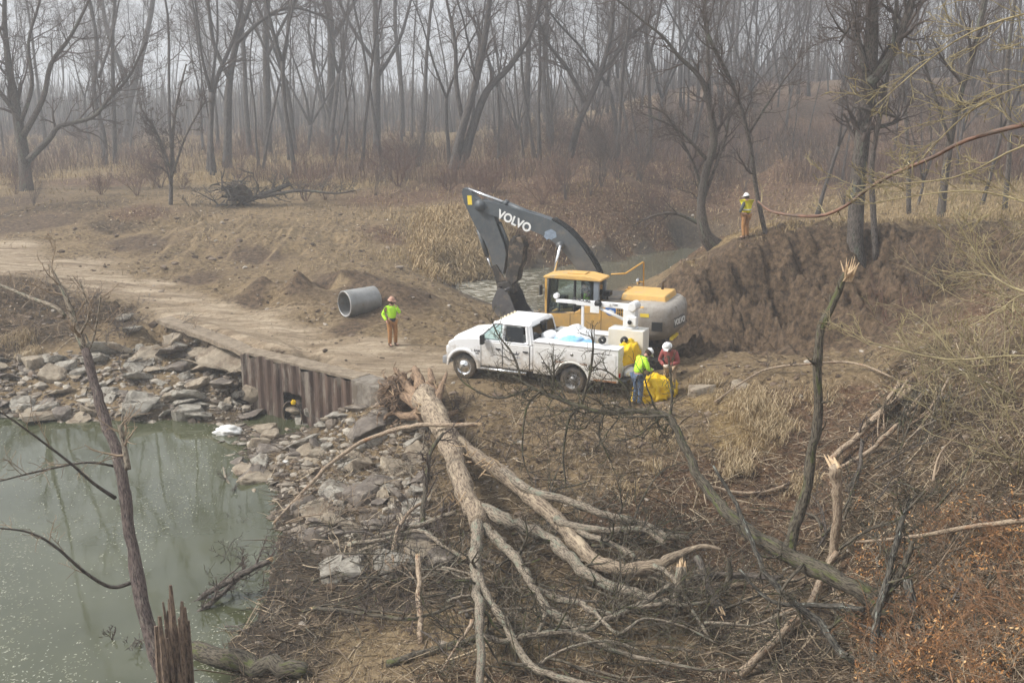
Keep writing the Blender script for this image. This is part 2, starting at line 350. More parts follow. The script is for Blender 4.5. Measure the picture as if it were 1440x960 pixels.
def Tz(x, y): return float(T(np.array([x]), np.array([y]))[0])
_ts = np.exp(np.linspace(math.log(7), math.log(320), 2600))
def G(px, py, h=0.0):
    """where the line of sight meets the ground raised by h"""
    d = ray(px, py); P = d[None, :] * _ts[:, None]; P[:, 2] += CAMH
    g = P[:, 2] - T(P[:, 0], P[:, 1]) - h
    k = int(np.argmax(g < 0)) if (g < 0).any() else len(g) - 1
    if k > 0:
        u = g[k - 1] / (g[k - 1] - g[k] + 1e-9); p = P[k - 1] * (1 - u) + P[k] * u
    else: p = P[k]
    return Vector(p)
def onground(x, y, h=0): return Vector((x, y, Tz(x, y) + h))

# ground material
def ground_material():
    m, nt, b = new_mat('ground_soil')
    L = nt.links
    at = nt.nodes.new('ShaderNodeAttribute'); at.attribute_name = 'cover_a'
    bt = nt.nodes.new('ShaderNodeAttribute'); bt.attribute_name = 'cover_b'
    sa = nt.nodes.new('ShaderNodeSeparateColor'); L.new(at.outputs['Color'], sa.inputs[0])
    sb = nt.nodes.new('ShaderNodeSeparateColor'); L.new(bt.outputs['Color'], sb.inputs[0])
    tc = nt.nodes.new('ShaderNodeTexCoord'); O = tc.outputs['Object']
    n1 = noise(nt, .7, 6, .65, O); n2 = noise(nt, 5, 8, .72, O); n3 = noise(nt, 22, 4, .7, O)
    vo = nt.nodes.new('ShaderNodeTexVoronoi'); vo.inputs['Scale'].default_value = 9; L.new(O, vo.inputs['Vector'])
    vo.inputs['Randomness'].default_value = 1
    dirt = ramp(nt, n2, [(.33, (.045, .031, .018)), (.47, (.155, .112, .068)), (.64, (.34, .26, .165))])
    dirt = mixc(nt, ramp(nt, n1, [(.42, (0, 0, 0)), (.66, (.7, .7, .7))]), dirt, (.30, .225, .14))
    leaf = ramp(nt, vo.outputs['Color'], [(.1, (.075, .045, .03)), (.45, (.17, .105, .068)), (.8, (.24, .165, .11)), (1, (.40, .31, .22))])
    leaf = mixc(nt, ramp(nt, n2, [(.40, (.95, .95, .95)), (.56, (.1, .1, .1))]), leaf, (.085, .050, .030))
    grass = ramp(nt, n2, [(.33, (.10, .066, .036)), (.52, (.26, .19, .105)), (.68, (.42, .325, .19))])
    mp = nt.nodes.new('ShaderNodeMapping'); mp.inputs['Rotation'].default_value = (0, 0, R(38)); mp.inputs['Scale'].default_value = (.2, 1.5, 1)
    L.new(O, mp.inputs['Vector'])
    n4 = noise(nt, 1.3, 8, .74, mp.outputs['Vector'], .5)
    road = ramp(nt, n4, [(.36, (.19, .142, .098)), (.48, (.36, .285, .205)), (.60, (.54, .445, .335))])
    road = mixc(nt, ramp(nt, n2, [(.36, (.6, .6, .6)), (.48, (0, 0, 0))]), road, (.16, .12, .075))
    mud = ramp(nt, n2, [(.34, (.026, .020, .015)), (.66, (.125, .098, .068))])
    brush = ramp(nt, n2, [(.34, (.024, .017, .011)), (.5, (.095, .067, .042)), (.66, (.24, .175, .11))])
    sand = ramp(nt, n2, [(.34, (.16, .115, .07)), (.66, (.38, .295, .19))])
    fresh = ramp(nt, n2, [(.36, (.036, .025, .017)), (.5, (.115, .080, .053)), (.64, (.21, .152, .102))])
    col = dirt
    for fac, c in ((sb.outputs[1], brush), (sa.outputs[1], leaf), (sa.outputs[2], grass), (sb.outputs[2], sand), (bt.outputs['Alpha'], fresh), (sa.outputs[0], road), (sb.outputs[0], mud)):
        f = nt.nodes.new('ShaderNodeMath'); f.operation = 'MULTIPLY_ADD'; L.new(n2, f.inputs[0]); f.inputs[1].default_value = .55; L.new(fac, f.inputs[2])
        r = ramp(nt, f.outputs[0], [(.50, (0, 0, 0)), (.98, (1, 1, 1))])
        col = mixc(nt, r, col, c)
    hsv = nt.nodes.new('ShaderNodeHueSaturation'); hsv.inputs['Saturation'].default_value = 1.14; hsv.inputs['Value'].default_value = .88; L.new(col, hsv.inputs['Color']); col = hsv.outputs[0]
    L.new(col, b.inputs['Base Color'])
    rg = ramp(nt, sb.outputs[0], [(.35, (.93, .93, .93)), (.8, (.42, .42, .42))]); L.new(rg, b.inputs['Roughness'])
    b.inputs['Specular IOR Level'].default_value = .3
    ad = nt.nodes.new('ShaderNodeMath'); ad.operation = 'ADD'; L.new(n2, ad.inputs[0]); L.new(n3, ad.inputs[1])
    bump(nt, b, ad.outputs[0], .9, .09)
    return m
M_ground = ground_material()
def build_ground():
    ny, nx = GX.shape
    V = np.stack([GX, GY, ZG], -1).reshape(-1, 3)
    i = (np.arange(ny - 1)[:, None] * nx + np.arange(nx - 1)[None, :]).reshape(-1)
    mb = MB(); mb.add(V, np.stack([i, i + 1, i + nx + 1, i + nx], -1))
    o = mb.build('ground', M_ground)
    for nm, ch in (('cover_a', (0, 2, 3)), ('cover_b', (4, 5, 6))):
        a = o.data.color_attributes.new(nm, 'FLOAT_COLOR', 'POINT')
        c = np.ones((ny * nx, 4), np.float32)
        for q, s in enumerate(ch): c[:, q] = COV[..., s].reshape(-1)
        if nm == 'cover_b': c[:, 3] = COV[..., 7].reshape(-1)
        a.data.foreach_set('color', c.reshape(-1))
    o['kind'] = 'structure'
    return o
ground = build_ground()
# ------------------------------------------------------------------ bark, twigs
M_bark = pm('bark_grey', (.15, .125, .105), (.036, .03, .025), 24, .9, bstr=.9, bdist=.05, dirt=(.14, .15, .11), dirt_amt=.2, dscale=3, bark=True)
M_bark_far = pm('bark_dark', (.105, .09, .08), (.04, .034, .03), 9, .9, bark=True)
M_twig = pm('twig_grey', (.12, .092, .076), (.065, .05, .043), 3, .9)
M_twig_red = pm('twig_red', (.165, .09, .066), (.09, .055, .042), 3, .9)
M_twig_olive = pm('twig_olive', (.40, .335, .185), (.20, .165, .095), 3, .85)
M_twig_tan = pm('twig_tan', (.34, .26, .18), (.2, .145, .1), 3, .85)
M_moss = pm('bark_mossy', (.15, .128, .095), (.030, .025, .019), 30, .95, bstr=.9, bdist=.04, dirt=(.10, .115, .035), dirt_amt=.26, dscale=5, bark=True)
M_lichen = pm('bark_lichen', (.40, .335, .255), (.085, .065, .048), 36, .9, bstr=1, bdist=.05, dirt=(.23, .25, .19), dirt_amt=.28, dscale=8, bark=True)
M_trunk = pm('bark_fallen', (.42, .335, .24), (.115, .082, .058), 20, .9, bstr=1, bdist=.06, dirt=(.58, .47, .33), dirt_amt=.18, dscale=3.2, bark=True)
M_pale = pm('bark_pale', (.44, .345, .245), (.15, .105, .072), 32, .85, bstr=.8, bdist=.04, dirt=(.30, .16, .085), dirt_amt=.2, dscale=6, bark=True)
M_wood = pm('torn_wood', (.62, .48, .31), (.36, .23, .13), 10, .8, bstr=.5, bdist=.02)
M_bark_purple = pm('bark_purple', (.22, .17, .15), (.045, .035, .033), 34, .9, bstr=1, bdist=.05, dirt=(.34, .30, .25), dirt_amt=.16, dscale=7, bark=True)
M_darklichen = pm('bark_dark_lichen', (.15, .135, .11), (.022, .020, .018), 26, .9, bstr=1, bdist=.05, dirt=(.50, .54, .47), dirt_amt=.16, dscale=12, bark=True)
M_redbranch = pm('bark_red', (.26, .15, .105), (.10, .06, .048), 12, .8, bark=True, dirt=(.14, .115, .095), dirt_amt=.4, dscale=5)

def perp(rng, d):
    a = Vector((rng.gauss(0, 1), rng.gauss(0, 1), rng.gauss(0, 1)))
    a -= d * a.dot(d); return a.normalized()
def sprout(out, p, d, L, r, depth, rng, maxd=3, wig=.16, trop=.05, nch=6, ang=(30, 62), ratio=(.4, .68), start=.25, rmin=.007, seg=None):
    n = 7 if depth <= 1 else (5 if depth == 2 else 4)
    pts = [p.copy()]; rad = [r]; q = p.copy(); d = d.normalized(); dirs = [d.copy()]
    rt = max(r * .28, rmin)
    for i in range(n):
        d = (d + Vector((rng.gauss(0, wig), rng.gauss(0, wig), rng.gauss(0, wig) + trop))).normalized()
        q = q + d * (L / n); pts.append(q.copy()); rad.append(r + (rt - r) * (i + 1) / n); dirs.append(d.copy())
    out.append((pts, rad, depth))
    if depth >= maxd: return
    k = max(2, int(nch * (1.0 if depth else 1.15) + rng.random()))
    for i in range(k):
        t = start + (1 - start) * (i + rng.random() * .8) / k
        f = min(t * n, n - .001); a = int(f); u = f - a
        pp = pts[a].lerp(pts[a + 1], u); rr = rad[a] * (1 - u) + rad[a + 1] * u
        dd = dirs[a + 1]; an = R(rng.uniform(*ang))
        nd_ = dd * math.cos(an) + perp(rng, dd) * math.sin(an)
        sprout(out, pp, nd_, L * rng.uniform(*ratio) * (1.15 - .55 * t), max(rr * rng.uniform(.45, .7), rmin), depth + 1, rng, maxd, wig * 1.15, trop, nch, ang, ratio, .12, rmin)
SIDES = {0: 9, 1: 6, 2: 4, 3: 3, 4: 3, 5: 3}
def tubes(mb, segs, sides=SIDES):
    for pts, rad, dp in segs: mb.tube(pts, rad, sides.get(dp, 3), 0, cap=(dp == 0))
def smooth_path(pts, rad, n=4):
    """Catmull-Rom through the traced points"""
    P = [Vector(p) for p in pts]; out = []; rr = []
    for i in range(len(P) - 1):
        a = P[max(i - 1, 0)]; b = P[i]; c = P[i + 1]; d = P[min(i + 2, len(P) - 1)]
        for k in range(n):
            t = k / n
            out.append(.5 * ((2 * b) + (c - a) * t + (2 * a - 5 * b + 4 * c - d) * t * t + (3 * b - a - 3 * c + d) * t ** 3))
            rr.append(rad[i] * (1 - t) + rad[i + 1] * t)
    out.append(P[-1]); rr.append(rad[-1]); return out, rr
def side_shoots(out, pts, rad, rng, n, L, depth=1, maxd=3, start=.1, ang=(35, 70), trop=.05, rk=(.3, .55), nch=5, wig=.18, rmin=.007, up=0, ratio=(.4, .68)):
    m = len(pts) - 1
    for i in range(n):
        t = start + (1 - start) * (i + rng.random()) / n; f = min(t * m, m - .001); a = int(f); u = f - a
        pp = pts[a].lerp(pts[a + 1], u); rr = rad[a] * (1 - u) + rad[a + 1] * u
        dd = (pts[a + 1] - pts[a]).normalized(); an = R(rng.uniform(*ang))
        nd_ = dd * math.cos(an) + (perp(rng, dd) + Vector((0, 0, up))).normalized() * math.sin(an)
        sprout(out, pp, nd_, L * rng.uniform(.6, 1.2) * (1.1 - .4 * t), max(min(rr * rng.uniform(*rk), .12), rmin), depth, rng, maxd, wig, trop, nch, ang, ratio, .12, rmin)

def tree_template(name, seed, H, r0, kind='upright', maxd=4, nch=6, bark=None, twig=None):
    """a bare winter tree: root > trunk (stem and forks), crown (all lesser branches)"""
    rng = random.Random(seed); t = []; c = []
    lean = Vector((rng.gauss(0, .07), rng.gauss(0, .07), 1))
    forks = {'upright': 1, 'fork': 2, 'multi': 4}[kind]
    pts = [Vector((0, 0, -.3))]; q = pts[0].copy(); d = lean.normalized(); hb = H * (.75 if forks == 1 else (.30 if forks == 2 else .12)); n = 8
    rads = [r0 * 1.7, r0 * 1.12]
    for i in range(n):
        d = (d + Vector((rng.gauss(0, .055), rng.gauss(0, .055), .06))).normalized(); q = q + d * (hb / n); pts.append(q.copy())
        if i: rads.append(r0 * (1 - .5 * i / n if forks == 1 else 1 - .2 * i / n))
    t.append((pts, rads, 0))
    stems = []
    a0 = rng.random() * 6.28
    for k in range(forks if forks > 1 else 1):
        an = a0 + k * 6.28 / forks; tilt = rng.uniform(.18, .5) if forks > 1 else .12
        d2 = Vector((math.cos(an) * tilt, math.sin(an) * tilt, 1)).normalized(); L = (H - hb) * rng.uniform(.85, 1.05)
        pp = [pts[-1].copy()]; rr = [rads[-1] * (.8 if forks > 1 else 1)]; q = pp[0].copy()
        for i in range(8):
            d2 = (d2 + Vector((rng.gauss(0, .10), rng.gauss(0, .10), .05))).normalized(); q = q + d2 * (L / 8); pp.append(q.copy()); rr.append(rr[0] * (1 - .88 * (i + 1) / 8))
        t.append((pp, rr, 0)); stems.append((pp, rr))
    if forks == 1: side_shoots(c, pts, rads, rng, 5, H * .22, 1, maxd - 1, .45, nch=nch)
    for pp, rr in stems:
        side_shoots(c, pp, rr, rng, 11 if forks < 3 else 8, H * .28, 1, maxd - 1, .08, nch=nch, trop=.07, ang=(28, 58))
    root = empty(name)
    a = MB(); tubes(a, t); a.build('trunk', bark or M_bark_far, root)
    b = MB(); tubes(b, c); b.build('crown', twig or M_twig, root)
    return root
def tree_from_stems(name, label, base, stems, seed, bark=M_bark, twig=M_twig, shoots=(8, 3.2), maxd=3, cat='tree', depth_off=0, group=None, nch=5, up=.1, ang=(30, 65), rmin=.008, jit=.25, sides=9):
    """base: px, py of the foot on the ground; stems: [(px, py, width px)...] in the plane of the foot, each with optional y offsets"""
    rng = random.Random(seed)
    foot = G(*base); foot = foot if not depth_off else onground(foot.x, foot.y + depth_off)
    root = empty(name, label, cat, foot, group=group)
    t = []; c = []
    for st in stems:
        if st[-1][1] <= 10 and len(st) > 2 and st[-1][2] > 2:
            (xa, ya), (xb, yb), wb = st[-2][:2], st[-1][:2], st[-1][2]; sx = (xb - xa) / max(ya - yb, 20)
            st = list(st) + [(xb + sx * 110 + rng.uniform(-14, 14), yb - 110, wb * .7), (xb + sx * 200 + rng.uniform(-30, 30), yb - 220, wb * .4), (xb + sx * 260 + rng.uniform(-40, 40), yb - 330, wb * .15)]
        pp, rr = [], []; dy = 0
        for i, s in enumerate(st):
            if len(s) > 3: dy = s[3]
            elif i > 0: dy += rng.uniform(-jit, jit)
            p = WY(s[0], s[1], foot.y + dy); depth = p.y * cP - (p.z - CAMH) * sP
            pp.append(p - foot); rr.append(s[2] * (.36 if foot.y > 50 else .35) * depth / FOC)
        pp, rr = smooth_path(pp, rr, 4)
        t.append((pp, rr, 0))
        if shoots[0]: side_shoots(c, pp, rr, rng, max(3, int(shoots[0] * 1.5 * min(1.6, len(st) / 4))), shoots[1], 1, maxd, .25, ang=ang, nch=nch, up=up, rmin=rmin)
    a = MB(); tubes(a, t, {0: sides}); a.build('trunk', bark, root)
    if c: b = MB(); tubes(b, c); b.build('crown', twig, root)
    return root, foot

# ---- the trees one can single out, from the left
TR = [
 ('large_tree', 'broad grey tree with low curving limbs at the left edge above the road', (38, 268), [
   [(38, 278, 34), (36, 250, 24), (32, 210, 22), (22, 150, 17), (12, 90, 13), (6, 20, 9), (10, -80, 5)],
   [(40, 225, 14), (70, 195, 11), (84, 178, 9), (130, 165, 8), (152, 140, 7), (180, 110, 5), (205, 60, 4)],
   [(33, 190, 13), (60, 140, 10), (72, 90, 9), (100, 50, 7), (130, -10, 5)],
   [(28, 170, 12), (8, 140, 9), (-20, 110, 7), (-60, 60, 5)], [(30, 170, 9), (45, 120, 8), (40, 60, 6), (56, 0, 5)]], M_bark, (9, 3.4)),
 ('forked_tree', 'slim dark tree with a bend left of the two close trunks', (148, 232), [
   [(148, 238, 12), (146, 190, 9), (132, 130, 8), (136, 60, 7), (120, -30, 5)], [(138, 110, 6), (155, 60, 5), (170, -10, 3)]], M_bark_far, (7, 2.6)),
 ('slender_tree', 'thin straight trunk between the broad left tree and the forked trees', (162, 230), [[(162, 234, 10), (160, 150, 8), (158, 60, 7), (165, -60, 5)]], M_bark_far, (7, 2.6)),
 ('forked_tree', 'tall tree splitting into a wide V above the dry grass', (178, 200), [
   [(178, 206, 20), (180, 160, 16), (175, 110, 12), (150, 40, 9), (140, -40, 6)], [(180, 150, 14), (196, 90, 12), (212, 20, 10), (222, -60, 6)]], M_bark_far, (8, 3)),
 ('young_tree', 'small many stemmed tree on the bank edge above the road bend', (240, 288), [
   [(240, 292, 9), (241, 240, 7), (246, 160, 5), (262, 90, 3)], [(240, 240, 5), (222, 190, 4), (196, 150, 3)], [(241, 250, 5), (262, 190, 4), (290, 140, 3)], [(241, 262, 4), (228, 215, 3), (215, 180, 2)]], M_bark, (8, 1.5)),
 ('slender_tree', 'narrow dark trunk left of the tall forked oak', (294, 242), [[(294, 248, 13), (296, 190, 10), (302, 120, 9), (330, 50, 7), (348, -30, 5)], [(300, 140, 6), (284, 80, 5), (270, 0, 3)]], M_bark_far, (8, 3)),
 ('forked_tree', 'tall dark tree with arching boughs above the uprooted stump', (319, 236), [
   [(319, 244, 21), (320, 200, 16), (322, 120, 14), (334, 55, 11), (350, 10, 9), (360, -50, 6)], [(322, 110, 9), (300, 60, 8), (292, 0, 6), (280, -40, 4)], [(334, 60, 8), (380, 20, 7), (420, 12, 5), (470, 30, 3)]], M_bark_far, (9, 3.2)),
 ('straight_tree', 'thick straight trunk right of the tall dark arching tree', (376, 216), [[(376, 222, 18), (376, 150, 15), (374, 60, 13), (378, -60, 10)], [(375, 80, 8), (400, 30, 6), (430, -20, 4)]], M_bark_far, (8, 3.2)),
 ('slender_tree', 'leaning thin trunk close beside the thick straight trunk', (352, 218), [[(352, 222, 12), (346, 150, 9), (342, 60, 8), (330, -60, 6)]], M_bark_far, (7, 3)),
 ('straight_tree', 'broad pale grey trunk in the middle of the misty wood', (464, 206), [[(464, 210, 20), (466, 120, 16), (465, 40, 14), (455, -60, 11)], [(465, 60, 10), (500, 0, 7), (520, -40, 5)]], M_bark_far, (8, 3.4)),
 ('forked_tree', 'tall branching tree in front of the mist with limbs spreading both ways', (530, 210), [
   [(530, 214, 17), (530, 150, 14), (530, 90, 13), (528, 20, 10), (532, -60, 7)], [(530, 90, 8), (505, 55, 7), (480, 10, 6), (470, -40, 4)], [(530, 110, 8), (560, 60, 7), (578, 0, 5)]], M_bark_far, (10, 3)),
 ('slender_tree', 'thin grey trunk left of the leaning double tree', (592, 218), [[(592, 222, 10), (598, 150, 8), (600, 80, 7), (612, -40, 5)]], M_bark_far, (7, 2.6)),
 ('slender_tree', 'faint grey trunk midway between the branching tree and the double tree', (566, 192), [[(566, 196, 12), (564, 120, 9), (556, 40, 8), (556, -60, 6)]], M_bark_far, (7, 2.6)),
 ('leaning_tree', 'dark double tree leaning right above the river bend', (640, 238), [
   [(638, 246, 26), (648, 190, 17), (668, 120, 14), (684, 40, 12), (690, -50, 9)], [(648, 242, 24), (662, 190, 17), (684, 130, 14), (716, 95, 11), (745, 50, 8), (760, 0, 5)], [(652, 180, 10), (642, 120, 9), (640, 60, 7), (628, 0, 5)]], M_bark_far, (9, 3)),
 ('straight_tree', 'dim grey trunk standing right of the leaning double tree', (738, 208), [[(738, 212, 14), (742, 120, 11), (744, 30, 10), (748, -60, 8)]], M_bark_far, (8, 3)),
 ('forked_tree', 'misty forked tree above the brown hillside near the photo centre', (806, 222), [[(800, 228, 16), (815, 170, 13), (842, 110, 11), (860, 40, 8), (866, -40, 5)], [(826, 150, 9), (800, 100, 8), (770, 60, 6), (755, 20, 4)], [(842, 110, 8), (880, 60, 6), (920, 20, 4)]], M_bark_far, (10, 3)),
 ('crooked_tree', 'crooked dark tree leaning from the bank left of the worker in the yellow vest', (1000, 348), [
   [(1012, 352, 44), (992, 330, 26), (986, 290, 17), (992, 245, 16), (1004, 200, 15), (998, 150, 13), (985, 110, 10), (955, 80, 8), (930, 50, 6), (880, 10, 4)],
   [(1000, 160, 8), (996, 100, 7), (995, 40, 6), (990, 0, 4)], [(994, 225, 8), (972, 200, 6), (950, 180, 4), (905, 160, 3)], [(990, 318, 10), (950, 300, 6), (915, 305, 4), (890, 318, 3)], [(986, 290, 7), (1018, 200, 6), (1030, 150, 4), (1060, 130, 3)]], M_bark, (9, 2.4)),
 ('slender_tree', 'thin crooked trunk just left of the crooked dark bank tree', (974, 356), [[(996, 358, 7), (986, 300, 6), (982, 250, 6), (960, 200, 5), (935, 160, 4), (905, 150, 3)]], M_bark, (7, 1.8)),
 ('slender_tree', 'tall pale trunk curving left behind the worker in the yellow vest', (1072, 330), [[(1078, 336, 10), (1064, 270, 9), (1052, 190, 9), (1030, 120, 8), (1000, 60, 8), (990, 36, 7)], [(1052, 190, 5), (1090, 130, 4), (1120, 90, 3)]], M_bark, (7, 2.2)),
 ('large_tree', 'thick tree with a torn pale scar and broken limb on the cut bank', (1206, 362), [
   [(1206, 378, 42), (1202, 340, 33), (1206, 260, 31), (1214, 180, 30), (1222, 110, 30), (1226, 40, 26), (1228, -60, 20)],
   [(1222, 118, 24), (1245, 90, 20), (1270, 40, 18), (1288, -20, 14)], [(1218, 100, 14), (1207, 60, 12), (1202, 30, 9), (1180, 62, 4)], [(1214, 182, 12), (1250, 175, 8), (1262, 165, 6), (1200, 150, 5)]], M_bark, (10, 2.6)),
 ('slender_tree', 'smaller bare trunk close to the right of the scarred tree', (1232, 360), [[(1232, 366, 13), (1228, 300, 12), (1226, 230, 11), (1240, 150, 9), (1256, 60, 7), (1262, -30, 5)]], M_bark, (8, 2)),
 ('leaning_tree', 'grey tree leaning right near the right edge above the tangle', (1322, 306), [[(1322, 312, 18), (1330, 240, 15), (1345, 150, 14), (1372, 60, 13), (1390, -40, 10)], [(1336, 200, 7), (1310, 120, 5), (1290, 60, 4)]], M_bark, (9, 3)),
 ('slender_tree', 'thin dark trunk behind the scarred tree', (1278, 300), [[(1278, 304, 10), (1276, 200, 8), (1268, 100, 7), (1260, -20, 6)]], M_bark, (8, 2.6)),
 ('slender_tree', 'slim trunk at the right edge of the wood', (1412, 296), [[(1412, 300, 11), (1420, 200, 9), (1416, 100, 8), (1430, -30, 6)]], M_bark, (8, 2.8)),
]
for i, (nm, lb, base, stems, bk, sh) in enumerate(TR):
    tree_from_stems(nm, lb, base, stems, 100 + i, bk, M_twig, (sh[0], sh[1] * (1.0 if i < 16 else .85)), maxd=4 if i < 16 else 3, nch=4 if i < 16 else 6, rmin=.009 if i < 16 else .0055, ang=(22, 55) if i < 16 else (28, 62))

# ---- the wood beyond, trees nothing tells apart
TT = [tree_template('bare_tree', 11, 25, .19, 'fork', maxd=4), tree_template('bare_tree', 12, 27, .17, 'upright'), tree_template('bare_tree', 13, 22, .15, 'multi'),
      tree_template('bare_tree', 14, 25, .15, 'upright'), tree_template('bare_tree', 15, 24, .18, 'fork'), tree_template('bare_tree', 16, 21, .12, 'upright')]
used = [False] * len(TT)
def scatter_tree(x, y, s, rz, label, group):
    k = rnd.randrange(len(TT)); r = TT[k]
    if used[k]: r = copy_tree(r)
    used[k] = True
    r.location = onground(x, y); r.rotation_euler = (rnd.gauss(0, .085), rnd.gauss(0, .085), rz); q_ = rnd.uniform(.75, 1.25); r.scale = (s * q_, s * q_, s * rnd.uniform(.9, 1.15))
    tag(r, label, 'tree', group)
placed = []
def free(x, y, dmin):
    return all((x - a) ** 2 + (y - b) ** 2 > dmin * dmin for a, b in placed)
tries = 0; n = 0
while n < 270 and tries < 12000:
    tries += 1
    px = rnd.uniform(-160, 1600); y = 84 + 190 * rnd.random() ** 1.3
    x = (px - 720) / FOC * y
    if px > 700 and y < 100: continue
    if not free(x, y, 2.7): continue
    if float(fbm(np.array([x * .06]), np.array([y * .06]), 2)[0]) < -.12 + rnd.gauss(0, .08): continue
    placed.append((x, y)); n += 1
    right = px > 720
    scatter_tree(x, y, rnd.uniform(.55, 1.2), rnd.random() * 6.28, 'bare grey tree fading into the fog on the rise beyond the river' if right else 'bare grey tree in the foggy wood beyond the dry grass flat',
                 'foggy trees beyond the river' if right else 'foggy trees of the left wood')
for px, y in [(1150, 66), (1180, 74), (1290, 62), (1380, 58), (1460, 54), (1110, 82), (1250, 80), (1340, 72), (1430, 70), (1500, 62)]:
    x = (px - 720) / FOC * y
    scatter_tree(x, y, rnd.uniform(.5, .72), rnd.random() * 6.28, 'bare thin tree crowded behind the scarred tree on the right bank', 'trees crowded on the right bank')

k_ = 0
while k_ < 70:
    px = rnd.uniform(690, 1560); y = rnd.uniform(80, 132); x = (px - 720) / FOC * y
    if Tz(x, y) < 2.2 or not free(x, y, 2.2): continue
    placed.append((x, y)); k_ += 1
    scatter_tree(x, y, rnd.uniform(.5, .95), rnd.random() * 6.28, 'thin bare tree on the brushy hillside beyond the river', 'hillside trees beyond the river')
# ---- shrubs
def shrub_template(name, seed, H, n, mat_, spread=.45, maxd=2, nch=5, rr=.016, rmin=.006):
    rng = random.Random(seed); c = []
    for i in range(n):
        a = rng.random() * 6.28; tl = rng.random() ** .6 * spread
        d = Vector((math.cos(a) * tl, math.sin(a) * tl, 1))
        p = Vector((math.cos(a) * .12 * tl, math.sin(a) * .12 * tl, -.05))
        sprout(c, p, d, H * rng.uniform(.6, 1.1), rr * rng.uniform(.7, 1.3), 1, rng, maxd + 1, .13, .02, nch, (20, 50), (.35, .6), .25, rmin)
    mb = MB(); tubes(mb, c, {1: 4, 2: 3, 3: 3}); return mb.build(name, mat_)
SH = [shrub_template('shrub', 21, 2.6, 13, M_twig_red, .6), shrub_template('shrub', 22, 3.4, 10, M_twig, .5), shrub_template('shrub', 23, 1.7, 16, M_twig_red, .8), shrub_template('shrub', 24, 4.2, 8, M_twig, .35)]
sused = [False] * 4
def put_shrub(x, y, s, label, group, ks=(0, 1, 2, 3)):
    k = rnd.choice(ks); o = SH[k]
    if sused[k]: o = o.copy(); C.objects.link(o)
    sused[k] = True
    o.location = onground(x, y); o.rotation_euler = (rnd.gauss(0, .12), rnd.gauss(0, .12), rnd.random() * 6.28); o.scale = (s,) * 3
    tag(o, label, 'shrub', group); return o
n = tries = 0
while n < 230 and tries < 9000:
    tries += 1
    px = rnd.uniform(-60, 1500) if n < 130 else rnd.uniform(690, 1500); y = rnd.uniform(64, 135); x = (px - 720) / FOC * y
    z = Tz(x, y)
    if z < 1.0: continue
    c = cover(x, y)
    if c[0] + c[1] > .5: continue
    n += 1
    put_shrub(x, y, rnd.uniform(.6, 1.15), 'low leafless shrub among the dry grass and leaves beyond the far bank', 'leafless shrubs of the far bank')
for px, py, s, ks, lb in [(560, 262, 1.35, (0,), 'wide reddish bush on the bank right of the uprooted stump'), (500, 215, 1.2, (0, 2), 'reddish shrub behind the uprooted stump'), (845, 262, 1.5, (3,), 'tall dark thicket of stems on the slope beyond the excavator'), (420, 240, 1.1, (0,), 'reddish shrub behind the fallen stump roots'),
                      (870, 255, 1.3, (1,), 'dark spreading bush right of the tall thicket on the far slope'), (780, 270, .9, (2,), 'low red bush on the far slope left of the tall thicket'),
                      (940, 265, 1.1, (0,), 'red twiggy bush on the far slope left of the crooked tree')]:
    p = G(px, py); put_shrub(p.x, p.y, s, lb, None, ks)
# ------------------------------------------------------------------ paint, glass, metal
M_yel = pm('yellow_paint', (.72, .40, .085), (.60, .33, .075), 3, .45, dirt=(.34, .24, .12), dirt_amt=.0, dscale=2.5, spec=.4)
M_yel_top = pm('yellow_paint_dusty', (.70, .43, .13), (.60, .37, .13), 4, .55, dirt=(.42, .34, .22), dirt_amt=.2)
M_grey = pm('grey_paint', (.085, .098, .108), (.058, .067, .074), 2, .45, dirt=(.15, .135, .115), dirt_amt=.02, dscale=2, spec=.4)
M_cwt = pm('counterweight_grey', (.40, .37, .33), (.29, .265, .235), 3, .6, dirt=(.14, .115, .09), dirt_amt=.12, dscale=1.6)
M_deck = pm('deck_grey', (.24, .22, .19), (.15, .135, .12), 5, .7, dirt=(.28, .22, .15), dirt_amt=.3)
M_black = pm('black_rubber', (.022, .022, .022), (.035, .032, .03), 6, .7, dirt=(.12, .095, .07), dirt_amt=.12)
M_mudsteel = pm('muddy_steel', (.065, .055, .047), (.028, .025, .023), 7, .75, bstr=.4, dirt=(.17, .125, .085), dirt_amt=.3, dscale=3)
M_steel = pm('worn_steel', (.42, .41, .40), (.26, .25, .24), 6, .35, metal=.7, dirt=(.16, .12, .09), dirt_amt=.15)
M_bsteel = pm('bucket_steel', (.13, .125, .125), (.075, .07, .07), 4, .5, metal=.2, dirt=(.21, .16, .115), dirt_amt=.3, dscale=2)
M_chrome = pm('bright_rod', (.85, .85, .85), None, 4, .18, metal=.9)
M_white = pm('white_paint', (.80, .80, .80), (.76, .76, .755), 3, .35, spec=.5)
M_white_dirty = pm('white_paint_dirty', (.77, .765, .75), (.66, .645, .615), 1.6, .45)
M_white_old = pm('white_paint_yellowed', (.74, .72, .66), (.66, .63, .56), 2, .55, dirt=(.42, .31, .2), dirt_amt=.0, dscale=5)
M_rust = pm('rust', (.30, .13, .045), (.16, .07, .03), 9, .9, dirt=(.45, .35, .24), dirt_amt=.3)
M_blackplastic = pm('black_plastic', (.018, .018, .019), (.03, .03, .03), 6, .5)
M_text_w = pm('white_lettering', (.82, .82, .80), None, 3, .5)
M_text_k = pm('dark_lettering', (.10, .10, .11), None, 3, .6)
M_blue = pm('blue_emblem', (.06, .16, .42), None, 3, .5)
M_dec_y = pm('warning_sticker', (.80, .60, .06), (.7, .5, .05), 3, .5)
M_red = pm('red_lens', (.55, .03, .03), None, 3, .25)
M_amber = pm('amber_lens', (.80, .38, .05), None, 3, .3)
